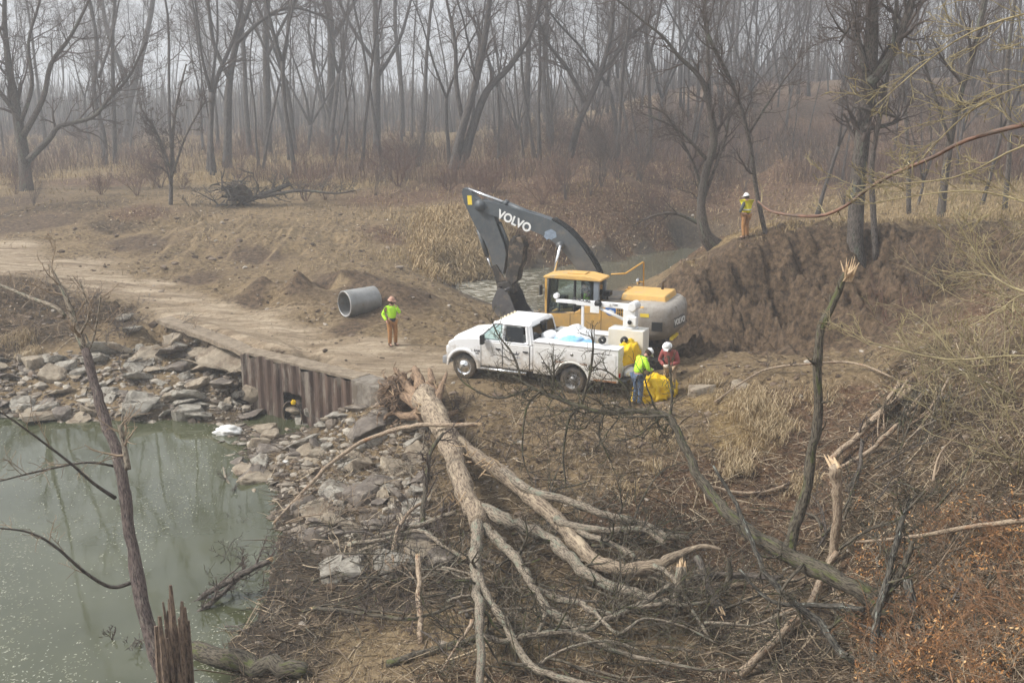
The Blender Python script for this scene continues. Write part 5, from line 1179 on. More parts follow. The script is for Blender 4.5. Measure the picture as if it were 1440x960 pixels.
# ------------------------------------------------------------------ coloured scatter (one mesh, per-face tint)
def tint_mat(name, stops, rough=.85, spec=.2):
    m, nt, b = new_mat(name); a = nt.nodes.new('ShaderNodeAttribute'); a.attribute_name = 'tint'
    nt.links.new(ramp(nt, a.outputs['Fac'], stops), b.inputs['Base Color']); b.inputs['Roughness'].default_value = rough; b.inputs['Specular IOR Level'].default_value = spec
    return m
def set_tint(o, vals):
    a = o.data.attributes.new('tint', 'FLOAT', 'POINT'); a.data.foreach_set('value', np.asarray(vals, np.float32))
def px_scatter(n, x0, x1, y0, y1, rs):
    """random ground points seen between bearings/dips, evenly per picture area"""
    px = rs.uniform(x0, x1, n); py = rs.uniform(y0, y1, n); out = np.zeros((n, 3))
    d = np.stack([(px - 720) / FOC, cP + (480 - py) / FOC * sP, -sP + (480 - py) / FOC * cP], -1)
    t = np.full(n, 8.0); done = np.zeros(n, bool)
    for i in range(260):
        P = d * t[:, None]; P[:, 2] += CAMH; g = P[:, 2] - T(P[:, 0], P[:, 1]); hit = g < 0; done |= hit
        t = np.where(done, t, t + np.maximum(g * .6, .04) )
    P = d * t[:, None]; out[:, :2] = P[:, :2]; out[:, 2] = T(P[:, 0], P[:, 1]); return out, t
def quads(name, P, size, rs, mat_, tilt=.5, lift=.01, aspect=.6, tint=None):
    n = len(P); a = rs.uniform(0, 6.28, n); u = np.stack([np.cos(a), np.sin(a), rs.normal(0, tilt, n)], -1); u /= np.linalg.norm(u, axis=1, keepdims=True)
    v = np.stack([-np.sin(a), np.cos(a), rs.normal(0, tilt, n)], -1); v /= np.linalg.norm(v, axis=1, keepdims=True)
    s = (size * rs.uniform(.5, 1.4, n))[:, None]; c = P.copy(); c[:, 2] += lift + np.abs(u[:, 2] * s[:, 0]) * .4
    k1 = rs.uniform(.55, 1, (n, 1)); k2 = rs.uniform(.55, 1, (n, 1))
    V = np.stack([c - u * s, c - v * s * aspect * k1, c + u * s, c + v * s * aspect * k2], 1).reshape(-1, 3)
    mb = MB(); mb.add(V, np.arange(4 * n).reshape(-1, 4)); o = mb.build(name, mat_, smooth=False)
    tv = rs.uniform(0, 1, n) if tint is None else tint
    set_tint(o, np.repeat(tv, 4)); o['kind'] = 'stuff'; return o
RS = np.random.RandomState(5)
M_leaf = tint_mat('dead_leaf', [(0, (.060, .035, .022)), (.4, (.20, .125, .072)), (.72, (.34, .245, .15)), (.93, (.38, .29, .2)), (1, (.62, .55, .45))])
def sel(P, t, fn):
    c = cover(P[:, 0], P[:, 1]); k = fn(c, P) > RS.uniform(0, 1, len(P)); return P[k], t[k]
P, t = px_scatter(120000, -60, 1500, 290, 1000, RS)
P, t = sel(P, t, lambda c, p: (c[:, 2] * 1.1 + c[:, 3] * .5 + c[:, 5] * .55 + c[:, 1] * .10 + c[:, 6] * .25) * (p[:, 2] > -1.9))
quads('leaf_litter', P, np.clip(t * .0011, .028, .07), RS, M_leaf)
# pebbles and clods on the bare dirt and the rubble shelf
M_clod = tint_mat('clod', [(0, (.055, .038, .026)), (.5, (.14, .10, .07)), (.85, (.23, .18, .135)), (1, (.36, .32, .27))])
def pebbles(name, P, size, rs, mat_):
    bm = bmesh.new(); bmesh.ops.create_icosphere(bm, subdivisions=1, radius=1); bv = np.array([v.co[:] for v in bm.verts]); bf = np.array([[v.index for v in f.verts] for f in bm.faces]); bm.free()
    n = len(P); sc = size[:, None, None] * rs.uniform(.5, 1.2, (n, 1, 3)) * np.array([1, 1, .6]); jit = rs.uniform(.7, 1.25, (n, len(bv), 1))
    a = rs.uniform(0, 6.28, n); ca, sa = np.cos(a), np.sin(a)
    V = bv[None] * jit * sc; X = V[..., 0] * ca[:, None] - V[..., 1] * sa[:, None]; Y = V[..., 0] * sa[:, None] + V[..., 1] * ca[:, None]
    V = np.stack([X, Y, V[..., 2]], -1) + P[:, None, :]
    mb = MB(); mb.add(V.reshape(-1, 3), (bf[None] + (np.arange(n) * len(bv))[:, None, None]).reshape(-1, 3)); o = mb.build(name, mat_, smooth=False)
    set_tint(o, np.repeat(rs.uniform(0, 1, n), len(bv))); o['kind'] = 'stuff'; return o
P, t = px_scatter(26000, -40, 1480, 300, 990, RS)
P, t = sel(P, t, lambda c, p: (c[:, 1] * .8 + c[:, 5] * .5 + c[:, 0] * .06 + c[:, 4] * .25) * ((p[:, 2] > -2.02)))
pebbles('dirt_clods', P, RS.gamma(1.6, .022, len(P)) * np.clip(t / 30, .7, 1.6) + .008, RS, M_clod)
# froth and leaves floating on the pool
P, t = px_scatter(9000, -40, 380, 596, 990, RS)
k = P[:, 2] < -2.03; P = P[k]
q = fbm(P[:, 0] * .5, P[:, 1] * .35, 3) ; P = P[q > RS.uniform(-.35, .35, len(q))]; d = P - np.array([0, 0, CAMH]); P = np.array([0, 0, CAMH]) + d * ((-2.0 - CAMH) / d[:, 2])[:, None]
M_froth = tint_mat('froth', [(0, (.16, .16, .11)), (.5, (.27, .27, .2)), (1, (.46, .46, .38))], .6)
quads('floating_froth', P[:4500], np.full(len(P[:4500]), .032), RS, M_froth, tilt=.02, lift=.004, aspect=.5)

# ------------------------------------------------------------------ crossing headwall
M_conc = pm('old_concrete', (.27, .24, .20), (.12, .10, .08), 5, .9, bstr=.5, bdist=.03, dirt=(.12, .095, .07), dirt_amt=.35, dscale=1.6)
M_sheet = pm('rusty_sheet_pile', (.15, .10, .075), (.040, .027, .023), 2.2, .75, bstr=.3, dirt=(.22, .19, .155), dirt_amt=.28, dscale=1.3, vscale=(1.6, 1.6, .35))
def along(i0, i1, n):
    out = []
    for i in range(i0, i1):
        for k in range(n): out.append(WALL[i].lerp(WALL[i + 1], k / n))
    out.append(WALL[i1]); return out
wd = (WALL[4] - WALL[2]).normalized(); wn = Vector((wd.y, -wd.x, 0)).normalized(); wn = wn if wn.y < 0 else -wn
hw = empty('headwall', 'rusty steel sheet pile wall with a dark culvert opening under the dirt crossing', 'retaining wall', (0, 0, 0))
A0, A1 = WALL[2], WALL[4]; Lw = (A1 - A0).length
cul0, cul1 = .395 * Lw, .565 * Lw     # opening
cz = -1.0
def sheetpile(s0, s1, z0, z1, mb):
    pts = []; s = s0; k = int(s0 / .11)
    while s <= s1 + 1e-6:
        ph = int(round(s / .11)) % 4; pts.append((s, .30 + (.075 if ph in (0, 1) else 0))); s += .11
    pts[-1] = (s1, pts[-1][1])
    V = []
    for off in (0, -.02):
        for zt in (0, 1):
            for s, o in pts:
                p = A0 + wd * s + wn * (o + off)
                top = z1 - .10 * (1 if int(s / .44) % 3 == 1 else 0) * (z1 > -.5) - abs(vnoise(np.array([s * 1.3]), np.array([4.]))[0]) * .18 * (z1 > -.5)
                V.append((p.x, p.y, z0 if zt == 0 else top))
    n = len(pts); F = []
    for i in range(n - 1): F += [(i, i + 1, n + i + 1, n + i), (2 * n + i, 3 * n + i, 3 * n + i + 1, 2 * n + i + 1), (n + i, n + i + 1, 3 * n + i + 1, 3 * n + i), (i, 2 * n + i, 2 * n + i + 1, i + 1)]
    mb.add(V, F)
mb = MB(); sheetpile(0, cul0, -2.6, .05, mb); sheetpile(cul0 + .0, cul1, cz, .05, mb); sheetpile(cul1, Lw, -2.6, .0, mb); mb.build('sheet_piling', M_sheet, hw, smooth=False)
# culvert barrel: shallow, its dark closed end stands in for the shade inside
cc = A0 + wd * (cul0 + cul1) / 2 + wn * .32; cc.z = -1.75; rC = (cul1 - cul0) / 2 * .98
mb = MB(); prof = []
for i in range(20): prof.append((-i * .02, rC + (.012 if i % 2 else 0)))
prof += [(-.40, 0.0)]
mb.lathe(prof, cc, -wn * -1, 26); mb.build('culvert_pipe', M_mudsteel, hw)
mb = MB(); mb.lathe([(0, rC), (.03, rC), (.03, rC + .04), (0, rC + .04)], cc + wn * .08, wn, 28); mb.build('culvert_rim', M_mudsteel, hw)
o = lump_mesh('marker_flag', 31, .08, .04, .12, M_yfab, .2, 2); o.location = cc + wn * .22 + wd * .24 + Vector((0, 0, .52)); tag(o, 'small yellow flag at the top right of the dark culvert opening', 'flag')
# concrete deck edge on either side
M_deck_dirt = pm('concrete_under_dirt', (.30, .245, .18), (.15, .115, .08), 4, .95, bstr=.5, bdist=.03, dirt=(.15, .115, .08), dirt_amt=.25, dscale=3)
def slab_edge(name, pts, zt, zb, front, parent, seed=0, mat_=None):
    mb = MB(); r_ = random.Random(seed)
    V = []; n = len(pts)
    for p in pts:
        nn = wn; j = r_.uniform(-.03, .03)
        for off, z in ((-.5, zt), (front + j, zt - r_.uniform(0, .03)), (front + j, zb + r_.uniform(0, .06)), (-.5, zb)): V.append((p.x + nn.x * off, p.y + nn.y * off, p.z + z))
    F = []
    for i in range(n - 1):
        for k in range(4): F.append((i * 4 + k, i * 4 + (k + 1) % 4, (i + 1) * 4 + (k + 1) % 4, (i + 1) * 4 + k))
    F += [(0, 1, 2, 3), (4 * n - 4, 4 * n - 1, 4 * n - 2, 4 * n - 3)]
    mb.add(V, F); return mb.build(name, mat_ or M_conc, parent, recalc=True, smooth=False)
slab_edge('deck_slab', along(0, 2, 8), .0, -.2, .22, hw, 1, M_deck_dirt)
slab_edge('deck_slab', along(2, 4, 10), .035, -.12, .16, hw, 2, M_deck_dirt)
slab_edge('abutment', along(4, 5, 6) + [W(575, 552, -.05)], .02, -1.9, .36, hw, 3)

# ------------------------------------------------------------------ rocks and broken concrete slabs
M_rock = [pm('stone_grey', (.38, .355, .30), (.16, .14, .115), 3.5, .9, bstr=.6, bdist=.04, dirt=(.10, .08, .06), dirt_amt=.3, dscale=1.4),
          pm('stone_tan', (.38, .32, .24), (.18, .145, .105), 3.2, .9, bstr=.6, bdist=.04, dirt=(.13, .095, .065), dirt_amt=.3, dscale=1.5),
          pm('stone_dark', (.19, .16, .132), (.085, .07, .058), 4, .85, bstr=.6, bdist=.04, dirt=(.3, .26, .21), dirt_amt=.2, dscale=1.5)]
def rock_mesh(name, seed, flat):
    r_ = random.Random(seed); bm = bmesh.new()
    for i in range(15):
        a = r_.random() * 6.28; rr = .62 + .38 * r_.random(); z = r_.choice((-1, 1)) * (r_.uniform(.65, 1))
        bm.verts.new((math.cos(a) * rr, math.sin(a) * rr * .8, z * flat))
    bmesh.ops.convex_hull(bm, input=bm.verts)
    for v in [v for v in bm.verts if not v.link_faces]: bm.verts.remove(v)
    bmesh.ops.bevel(bm, geom=bm.edges[:], offset=.035, segments=1, affect='EDGES')
    bmesh.ops.triangulate(bm, faces=bm.faces); bmesh.ops.subdivide_edges(bm, edges=[e for e in bm.edges if e.calc_length() > .25], cuts=2)
    bmesh.ops.triangulate(bm, faces=bm.faces)
    co = np.array([v.co[:] for v in bm.verts]); o1 = seed * 3.7
    d = fbm(co[:, 0] * 3 + o1 + co[:, 2] * 2, co[:, 1] * 3 + o1 - co[:, 2] * 2, 3) * .09
    for v, k in zip(bm.verts, d): v.co += v.normal * float(k)
    me = bpy.data.meshes.new(name); bm.normal_update(); bm.to_mesh(me); bm.free(); return me
RM = []
for i in range(15):
    me = rock_mesh('rock', 60 + i, (.11, .16, .22, .36, .14)[i % 5]); me.materials.append(M_rock[i % 3]); RM.append(me)
def put_rock(px, py, s, label=None, group=None, k=None, tilt=.2, name='rock', h=.0, rz=None, mat_i=None, tx=None):
    me = RM[rnd.randrange(15) if k is None else k]
    if mat_i is not None:
        me = me.copy(); me.materials.clear(); me.materials.append(M_rock[mat_i])
    o = bpy.data.objects.new(name, me); C.objects.link(o); p = G(px, py)
    o.location = p + Vector((0, 0, s * .12 + h)); o.scale = (s * rnd.uniform(.8, 1.2), s * rnd.uniform(.8, 1.2), s * rnd.uniform(.8, 1.2))
    o.rotation_euler = tx if tx else (rnd.gauss(0, tilt), rnd.gauss(0, tilt), rnd.random() * 6.28 if rz is None else rz)
    tag(o, label or 'grey broken stone slab among the rubble', 'rock', group); return o
BIG = [ # px, py, radius m, template, material, label
 (205, 568, .72, 0, 0, 'large flat pale slab on the shore with a smaller stone lying on it'), (204, 559, .36, 5, 1, 'brown stone lying on top of the large flat pale slab'),
 (284, 570, .50, 5, 0, 'pale tilted slab leaning right at the waters edge beside the big flat slab'), (33, 570, .42, 1, 0, 'pale flat rock at the far left end of the shore'),
 (60, 585, .85, 10, 1, 'broad low brown slab dipping into the water at the left shore'), (110, 588, .5, 0, 1, 'low flat slab half in the water left of the leaning snag'),
 (150, 562, .4, 5, 0, 'grey slab wedged behind the leaning snag'), (107, 530, .34, 6, 1, 'tan rock above the shore left of the snag'), (165, 553, .36, 11, 0, 'light stone right of the snag in the rubble shelf'),
 (325, 508, 1.5, 0, 1, 'wide tan ledge slab below the road edge left of the sheet piling'), (365, 560, .62, 3, 1, 'rounded brown boulder against the left end of the sheet piling'), (290, 520, 1.0, 5, 1, 'long ledge slab left of the wide tan ledge'),
 (315, 545, .5, 8, 2, 'dark craggy boulder below the tan ledge'), (185, 510, .4, 10, 0, 'tan slab high in the rubble right of the snag'), (215, 520, .44, 5, 1, 'brown slab in the middle of the rubble shelf'), (255, 500, .5, 0, 2, 'dark slab high on the rubble shelf below the deck edge'),
 (190, 465, .55, 1, 0, 'grey concrete block in the brush under the road edge'), (172, 447, .4, 2, 0, 'small grey block at the top of the brush under the road'), (240, 560, .35, 3, 1, 'tan boulder between the flat slab and the tilted slab'),
 (355, 583, .55, 0, 2, 'flat wet slab in the shallow channel in front of the piling'), (370, 608, .50, 8, 1, 'pale boulder beside the white bag at the channel'), (419, 599, .34, 2, 2, 'dark rock in the channel right below the culvert'), (345, 665, .38, 3, 1, 'round brown stone at the edge of the pool'),
 (418, 627, .62, 7, 0, 'grey angular slab in the middle of the right rubble'), (380, 632, .5, 0, 2, 'dark tilted slab left of the grey angular slab'), (365, 650, .45, 10, 0, 'thin pale slab near the pool edge'), (413, 648, .36, 5, 1, 'thin tan slab under the grey angular slab'),
 (525, 603, .78, 2, 2, 'large brown rock under the root ball of the fallen tree'), (500, 575, .42, 7, 2, 'leaning slab under the right end of the sheet piling'), (480, 568, .36, 1, 1, 'upper slab beside the right end of the sheet piling'), (475, 585, .4, 10, 0, 'tilted slab at the foot of the sheet piling right of the culvert'),
 (455, 600, .32, 6, 0, 'small slab right of the culvert channel'), (495, 640, .56, 0, 1, 'flat layered stone left of the fallen trunk'), (510, 700, .62, 13, 2, 'big brown block half way down the debris slope'), (470, 735, .42, 5, 2, 'thin dark slab on the lower debris slope'),
 (550, 730, .35, 1, 2, 'flat block beside the crossed branches'), (590, 765, .55, 8, 2, 'dark grey boulder left of the fallen trunk fork'), (625, 790, .45, 3, 2, 'dark round boulder just under the fallen trunk fork'), (490, 812, .42, 8, 0, 'pale boulder in the mud of the lower basin'),
 (545, 690, .34, 11, 0, 'grey stone on the slope beside the lying poles'), (440, 690, .34, 5, 1, 'small tan slab near the pool on the debris slope'), (985, 552, .5, 12, 1, 'brown slab sticking out of the dirt right of the yellow fabric'), (1040, 545, .3, 3, 1, 'small tan rock on the bench under the cut bank'),
 (530, 585, .3, 6, 2, 'small stone tucked under the root ball'), (562, 765, .3, 6, 2, 'small dark stone between the branches left of the trunk')]
for px, py, s, k, mi, lb in BIG: put_rock(px, py, s * 1.22, lb, None, k, .15, 'flat_stone' if s > .45 else 'rock', mat_i=mi)
def in_poly(x, y, poly):
    c = False
    for i in range(len(poly)):
        x1, y1 = poly[i]; x2, y2 = poly[i - 1]
        if (y1 > y) != (y2 > y) and x < (x2 - x1) * (y - y1) / (y2 - y1) + x1: c = not c
    return c
def fill(poly, n, s0, s1, label, group, tilt=.3):
    xs = [p[0] for p in poly]; ys = [p[1] for p in poly]; k = 0
    while k < n:
        x, y = rnd.uniform(min(xs), max(xs)), rnd.uniform(min(ys), max(ys))
        if in_poly(x, y, poly): put_rock(x, y, s0 + (s1 - s0) * rnd.random() ** 2.2, label, group, None, tilt); k += 1
fill([(-20, 500), (120, 495), (250, 478), (340, 500), (380, 540), (372, 585), (250, 590), (-20, 592)], 165, .14, .95, 'broken stone in the rubble shelf between the left pool and the road', 'loose stones of the left rubble shelf')
fill([(440, 560), (560, 570), (600, 600), (600, 700), (590, 800), (470, 810), (430, 720), (330, 690), (300, 620), (360, 620)], 165, .12, .72, 'broken stone on the debris slope between the culvert and the fallen tree', 'loose stones of the right debris slope')
fill([(560, 640), (680, 640), (760, 760), (640, 830), (560, 780)], 22, .08, .26, 'small stone under the limbs of the fallen tree', 'small stones under the fallen tree', .3)
P, t = px_scatter(7000, -20, 620, 490, 800, RS)
k = np.array([in_poly(720 + p[0] / (p[1] * cP - (p[2] - CAMH) * sP) * FOC, 480 - ((p[2] - CAMH) * cP + p[1] * sP) / (p[1] * cP - (p[2] - CAMH) * sP) * FOC, [(-20, 500), (340, 480), (450, 560), (600, 590), (590, 760), (460, 790), (300, 690), (300, 600), (-20, 596)]) for p in P])
P = P[k & (P[:, 2] > -2.1)]
M_rub = tint_mat('rubble', [(0, (.07, .055, .043)), (.5, (.19, .155, .12)), (1, (.38, .34, .28))])
pebbles('rubble', P, RS.gamma(2, .035, len(P)) + .02, RS, M_rub)

# ------------------------------------------------------------------ corrugated pipe lying by the road
M_galv = pm('galvanised_steel', (.46, .46, .45), (.30, .30, .295), 3, .42, metal=.45, spec=.5, dirt=(.30, .25, .19), dirt_amt=.18)
base = G(486, 447); ax = Vector((math.sin(R(50)), math.cos(R(50)), .015)).normalized(); rp = .52
o0 = Vector((base.x - .05, base.y + .1, base.z + rp + .02))
mb = MB(); prof = []
NC = 44; Lp = 1.45
for i in range(NC + 1): prof.append((Lp * i / NC, rp + .022 * (1 if i % 2 else -1) + (.012 if i < 1 or abs(i - 26) < 1 else 0)))
for i in range(NC, -1, -1): prof.append((Lp * i / NC, rp - .045 + .020 * (1 if i % 2 else -1)))
prof.append(prof[0]); mb.lathe(prof, o0, ax, 48)
o = mb.build('culvert_pipe', M_galv); o['label'] = 'large galvanised corrugated culvert pipe lying on the dirt beside the road'; o['category'] = 'pipe'
# white bags at the channel
M_bag = pm('white_plastic_bag', (.78, .78, .76), (.55, .53, .48), 5, .5, bstr=.3)
for px, py, sx, sz, lb in ((322, 610, .46, .22, 'dirty white plastic bag caught on a rock at the pool edge'), (374, 594, .24, .09, 'small white plastic scrap floating in the culvert channel'), (402, 650, .10, .05, 'tiny scrap of white plastic in the debris slope')):
    o = lump_mesh('plastic_bag', px, sx, sx * .6, sz, M_bag, .25, 1.8, fold=.3); p = G(px, py); o.location = p + Vector((0, 0, sz * .4)); tag(o, lb, 'bag')
# ------------------------------------------------------------------ fallen tree, snags, logs, brush
def pathG(pts, lift=None):
    """pts (px, py, width px[, height of the centre above the ground])"""
    P, Rr = [], []
    for s in pts:
        p0 = G(s[0], s[1]); dep = p0.y * cP - (p0.z - CAMH) * sP; r = s[2] * .40 * dep / FOC
        h = s[3] if len(s) > 3 else r * .8 + (lift or 0); P.append(G(s[0], s[1], h)); Rr.append(r)
    return smooth_path(P, Rr, 4)
def pathY(pts):
    """pts (px, py, width px, world y)"""
    P, Rr = [], []
    for x, y, w_, Y in pts:
        p = WY(x, y, Y); dep = p.y * cP - (p.z - CAMH) * sP; P.append(p); Rr.append(w_ * .38 * dep / FOC)
    return smooth_path(P, Rr, 4)
def knobbly(pts, rad, rng, a=.18):
    return [p + Vector((rng.gauss(0, a), rng.gauss(0, a), rng.gauss(0, a))) * r for p, r in zip(pts, rad)], [r * (1 + .07 * math.sin(i * 1.3 + rng.random() * .8) + rng.uniform(-.05, .05)) for i, r in enumerate(rad)]
def limb(name, label, cat, pts, mat_, seed=0, shoots=None, twig=None, parent=None, mode='G', group=None, torn=False, sides=8, lift=None, rmin=.006):
    rng = random.Random(seed); P, Rr = (pathG(pts, lift) if mode == 'G' else pathY(pts)); P, Rr = knobbly(P, Rr, rng)
    o0 = P[0].copy(); mb = MB(); mb.tube([p - o0 for p in P], Rr, sides); o = mb.build(name, mat_, parent)
    o.location = o0
    if parent is None: tag(o, label, cat, group)
    if shoots:
        c = []; side_shoots(c, [p - o0 for p in P], Rr, rng, shoots[0], shoots[1], 1, shoots[2] if len(shoots) > 2 else 3, .2, up=shoots[3] if len(shoots) > 3 else .2, rmin=rmin)
        m2 = MB(); tubes(m2, c); m2.build('crown', twig or M_twig, o)
    if torn:
        d = (P[-1] - P[-2]).normalized() if torn == 'end' else (P[0] - P[1]).normalized(); e = (P[-1] if torn == 'end' else P[0]) - o0; r = Rr[-1] if torn == 'end' else Rr[0]
        m2 = MB()
        for i in range(14):
            a = perp(rng, d) * r * rng.uniform(.1, .85); L = r * rng.uniform(.4, 3.6) * rng.uniform(.4, 1); m2.tube([e + a - d * r, e + a * 1.1 + d * L * .5, e + a * 1.2 + d * L], [r * .34, r * .24, r * .03], 4)
        m2.build('torn_wood', M_wood, o, smooth=False)
    return o, P, Rr
FT = empty('fallen_tree', 'big uprooted pale barked tree lying from the road edge down into the basin', 'tree', (0, 0, 0))
frng = random.Random(77); crown = []
trunk_segs = [
 [(594, 556, 40, 1.0), (604, 574, 43, 1.1), (620, 600, 38, 1.15), (636, 636, 34, 1.15), (651, 682, 32, 1.05), (664, 712, 32, .95), (674, 738, 32, .85)],
 [(640, 622, 30, 1.0), (660, 636, 28, .9), (680, 648, 27, .8), (727, 682, 26, .65), (760, 710, 26, .6), (783, 730, 26, .55), (806, 757, 25, .5), (836, 787, 25, .45), (877, 800, 24, .5), (922, 795, 22, .6), (950, 782, 16, .75), (985, 768, 9, .9), (1015, 772, 4, 1.0)],
]
mb = MB()
for s in trunk_segs:
    P, Rr = pathG(s); P, Rr = knobbly(P, Rr, frng, .08); mb.tube(P, Rr, 16)
mb.build('trunk', M_trunk, FT)
limbs = [
 [(672, 735, 22, .9), (669, 765, 20, .8), (668, 790, 20, .7), (672, 815, 18, .7), (673, 860, 15, .7), (676, 920, 14, .7), (674, 968, 13, .7)],
 [(672, 810, 16, .7), (689, 845, 15, .6), (708, 873, 15, .5), (727, 907, 14, .35), (751, 938, 13, .3), (794, 953, 11, .3), (840, 965, 8, .4)],
 [(676, 738, 18, .85), (689, 748, 18, .8), (710, 768, 17, .75), (727, 787, 16, .7), (742, 812, 14, .65), (756, 835, 12, .6), (775, 860, 11, .5), (800, 870, 10, .5)],
 [(756, 835, 10, .6), (767, 860, 9, .5), (756, 893, 7, .3)],
 [(668, 712, 24, .95), (690, 722, 23, .9), (718, 735, 22, .8), (761, 750, 21, .7), (790, 772, 21, .6), (817, 799, 20, .5), (855, 821, 18, .45), (892, 832, 16, .5), (920, 842, 14, .5), (955, 850, 9, .5), (995, 845, 4, .6)],
 [(665, 874, 11, .6), (675, 890, 11, .5), (699, 900, 11, .4), (747, 894, 11, .4), (800, 888, 10, .5), (840, 902, 9, .5), (877, 919, 8, .45), (930, 930, 7, .4), (985, 941, 5, .3), (1042, 943, 4, .2)],
 [(690, 652, 15, .9), (720, 672, 14, .85), (747, 690, 14, .8), (799, 704, 13, .8), (836, 718, 12, .8), (874, 729, 12, .8), (907, 737, 12, .7), (937, 754, 11, .6), (967, 757, 9, .5)],
 [(783, 730, 14, .7), (802, 739, 13, .7), (855, 746, 12, .7), (904, 744, 11, .7), (935, 765, 9, .6)],
 [(810, 745, 12, .6), (840, 757, 11, .6), (862, 765, 11, .55), (893, 782, 9, .5)],
 [(756, 828, 11, .5), (780, 840, 11, .5), (814, 847, 11, .5), (836, 860, 11, .45), (866, 862, 10, .5), (904, 847, 10, .6), (945, 822, 8, .7)],
 [(770, 860, 11, .5), (799, 877, 11, .4), (825, 885, 11, .4), (855, 870, 10, .5), (892, 855, 9, .6), (930, 849, 7, .7)],
 [(665, 872, 8, .7), (656, 890, 6, .6), (646, 902, 5, .6), (622, 941, 3, .4)],
 [(920, 795, 9, .7), (945, 812, 8, .6), (975, 860, 6, .4), (1000, 900, 5, .3)],
 [(836, 860, 7, .5), (870, 890, 6, .6), (905, 870, 5, .7), (960, 880, 4, .6), (1010, 905, 3, .4)],
 [(751, 938, 6, .3), (790, 915, 6, .5), (850, 900, 5, .5), (900, 915, 4, .4)],
]
for i, s in enumerate(limbs):
    rng = random.Random(200 + i); P, Rr = pathG(s); P, Rr = knobbly(P, Rr, rng)
    mb = MB(); mb.tube(P, Rr, 9); mb.build('limb', M_pale if i == 11 else M_lichen, FT)
    side_shoots(crown, P, Rr, rng, 6 if i in (0, 1, 2, 4) else 9, 1.2, 1, 3, .35, up=.15, ang=(25, 65), rk=(.2, .45), rmin=.006, nch=4)
mb = MB(); tubes(mb, crown); mb.build('crown', M_moss, FT)
# root ball
rb = G(572, 552, .75); mb = MB(); rng = random.Random(5)
M_root = pm('root_bark', (.33, .225, .145), (.11, .07, .045), 14, .9, bstr=.8, bdist=.03, bark=True)
o = lump_mesh('root_ball', 41, .50, .42, .60, pm('root_soil', (.17, .12, .085), (.05, .036, .026), 6, .95, bstr=.8, bdist=.05), .3, 1.8, fold=.4); o.location = rb + Vector((-.22, .05, -.15)); o.parent = FT
for px, py, w_, dx, dz in ((575, 524, 13, -.1, .5), (590, 520, 12, .1, .45), (606, 522, 11, .3, .4), (556, 530, 12, -.5, .35), (548, 548, 11, -.7, .1), (545, 566, 10, -.7, -.2), (622, 534, 9, .5, .2), (568, 518, 8, -.1, .6)):
    a_ = rb + Vector((dx * .2, 0, .05)); e_ = rb + Vector((dx * 1.1, rng.uniform(-.2, .4), dz * 1.15)); mid = a_.lerp(e_, .55) + Vector((rng.gauss(0, .05), 0, rng.gauss(.06, .05)))
    pp, rr = smooth_path([a_, mid, e_], [w_ * .012, w_ * .0085, w_ * .0045], 4); pp, rr = knobbly(pp, rr, rng, .15); mb.tube(pp, rr, 8)
for pts in ([(600, 572, 36, 1.05), (592, 548, 24, 1.1), (586, 530, 16, 1.05), (583, 516, 8, 1.0)], [(604, 572, 32, 1.05), (607, 550, 20, 1.1), (606, 532, 12, 1.05), (604, 518, 6, 1.0)], [(608, 574, 26, 1.0), (616, 555, 15, 1.0), (622, 540, 9, .95), (628, 524, 4, .9)],
            [(598, 576, 34, 1.0), (578, 562, 22, .9), (562, 552, 13, .85), (545, 540, 6, .9)], [(596, 582, 26, .85), (574, 584, 15, .55), (552, 580, 8, .4), (540, 590, 4, .3)], [(596, 566, 28, 1.05), (575, 545, 17, 1.1), (562, 530, 10, 1.15), (556, 518, 5, 1.2)], [(610, 585, 22, .8), (626, 584, 12, .4), (645, 578, 6, .15)]):
    pp, rr = pathG(pts); pp, rr = knobbly(pp, rr, rng, .2); mb.tube(pp, rr, 9)
for i in range(170):
    d = Vector((rng.gauss(-.5, .75), rng.gauss(-.1, .6), rng.gauss(.15, .7))).normalized(); p = rb + Vector((rng.gauss(-.25, .26), rng.gauss(-.1, .2), rng.gauss(0, .32))); pts = [p]; q = p.copy()
    L = rng.uniform(.2, .75)
    for k in range(5): d = (d + Vector((rng.gauss(0, .45), rng.gauss(0, .45), rng.gauss(-.15, .4)))).normalized(); q = q + d * L / 5; pts.append(q.copy())
    r = rng.uniform(.006, .032); mb.tube(pts, [r * (1 - k / 6) for k in range(6)], 5)
mb.build('roots', M_root, FT)
for px, py, n_ in ((552, 552, 14), (600, 575, 10), (655, 640, 10), (648, 700, 8), (690, 655, 12), (610, 545, 8)):
    mb = MB(); p0 = G(px, py, 1.15)
    for i in range(n_):
        d = Vector((rng.gauss(-.3, .6), rng.gauss(0, .4), rng.gauss(.4, .5))).normalized(); p = p0 + Vector((rng.gauss(0, .13), rng.gauss(0, .13), rng.gauss(0, .1))); L = rng.uniform(.08, .32)
        mb.tube([p - d * .1, p + d * L * .5, p + d * L], [.018, .014, .003], 4)
    mb.build('torn_bark', M_wood, FT, smooth=False)


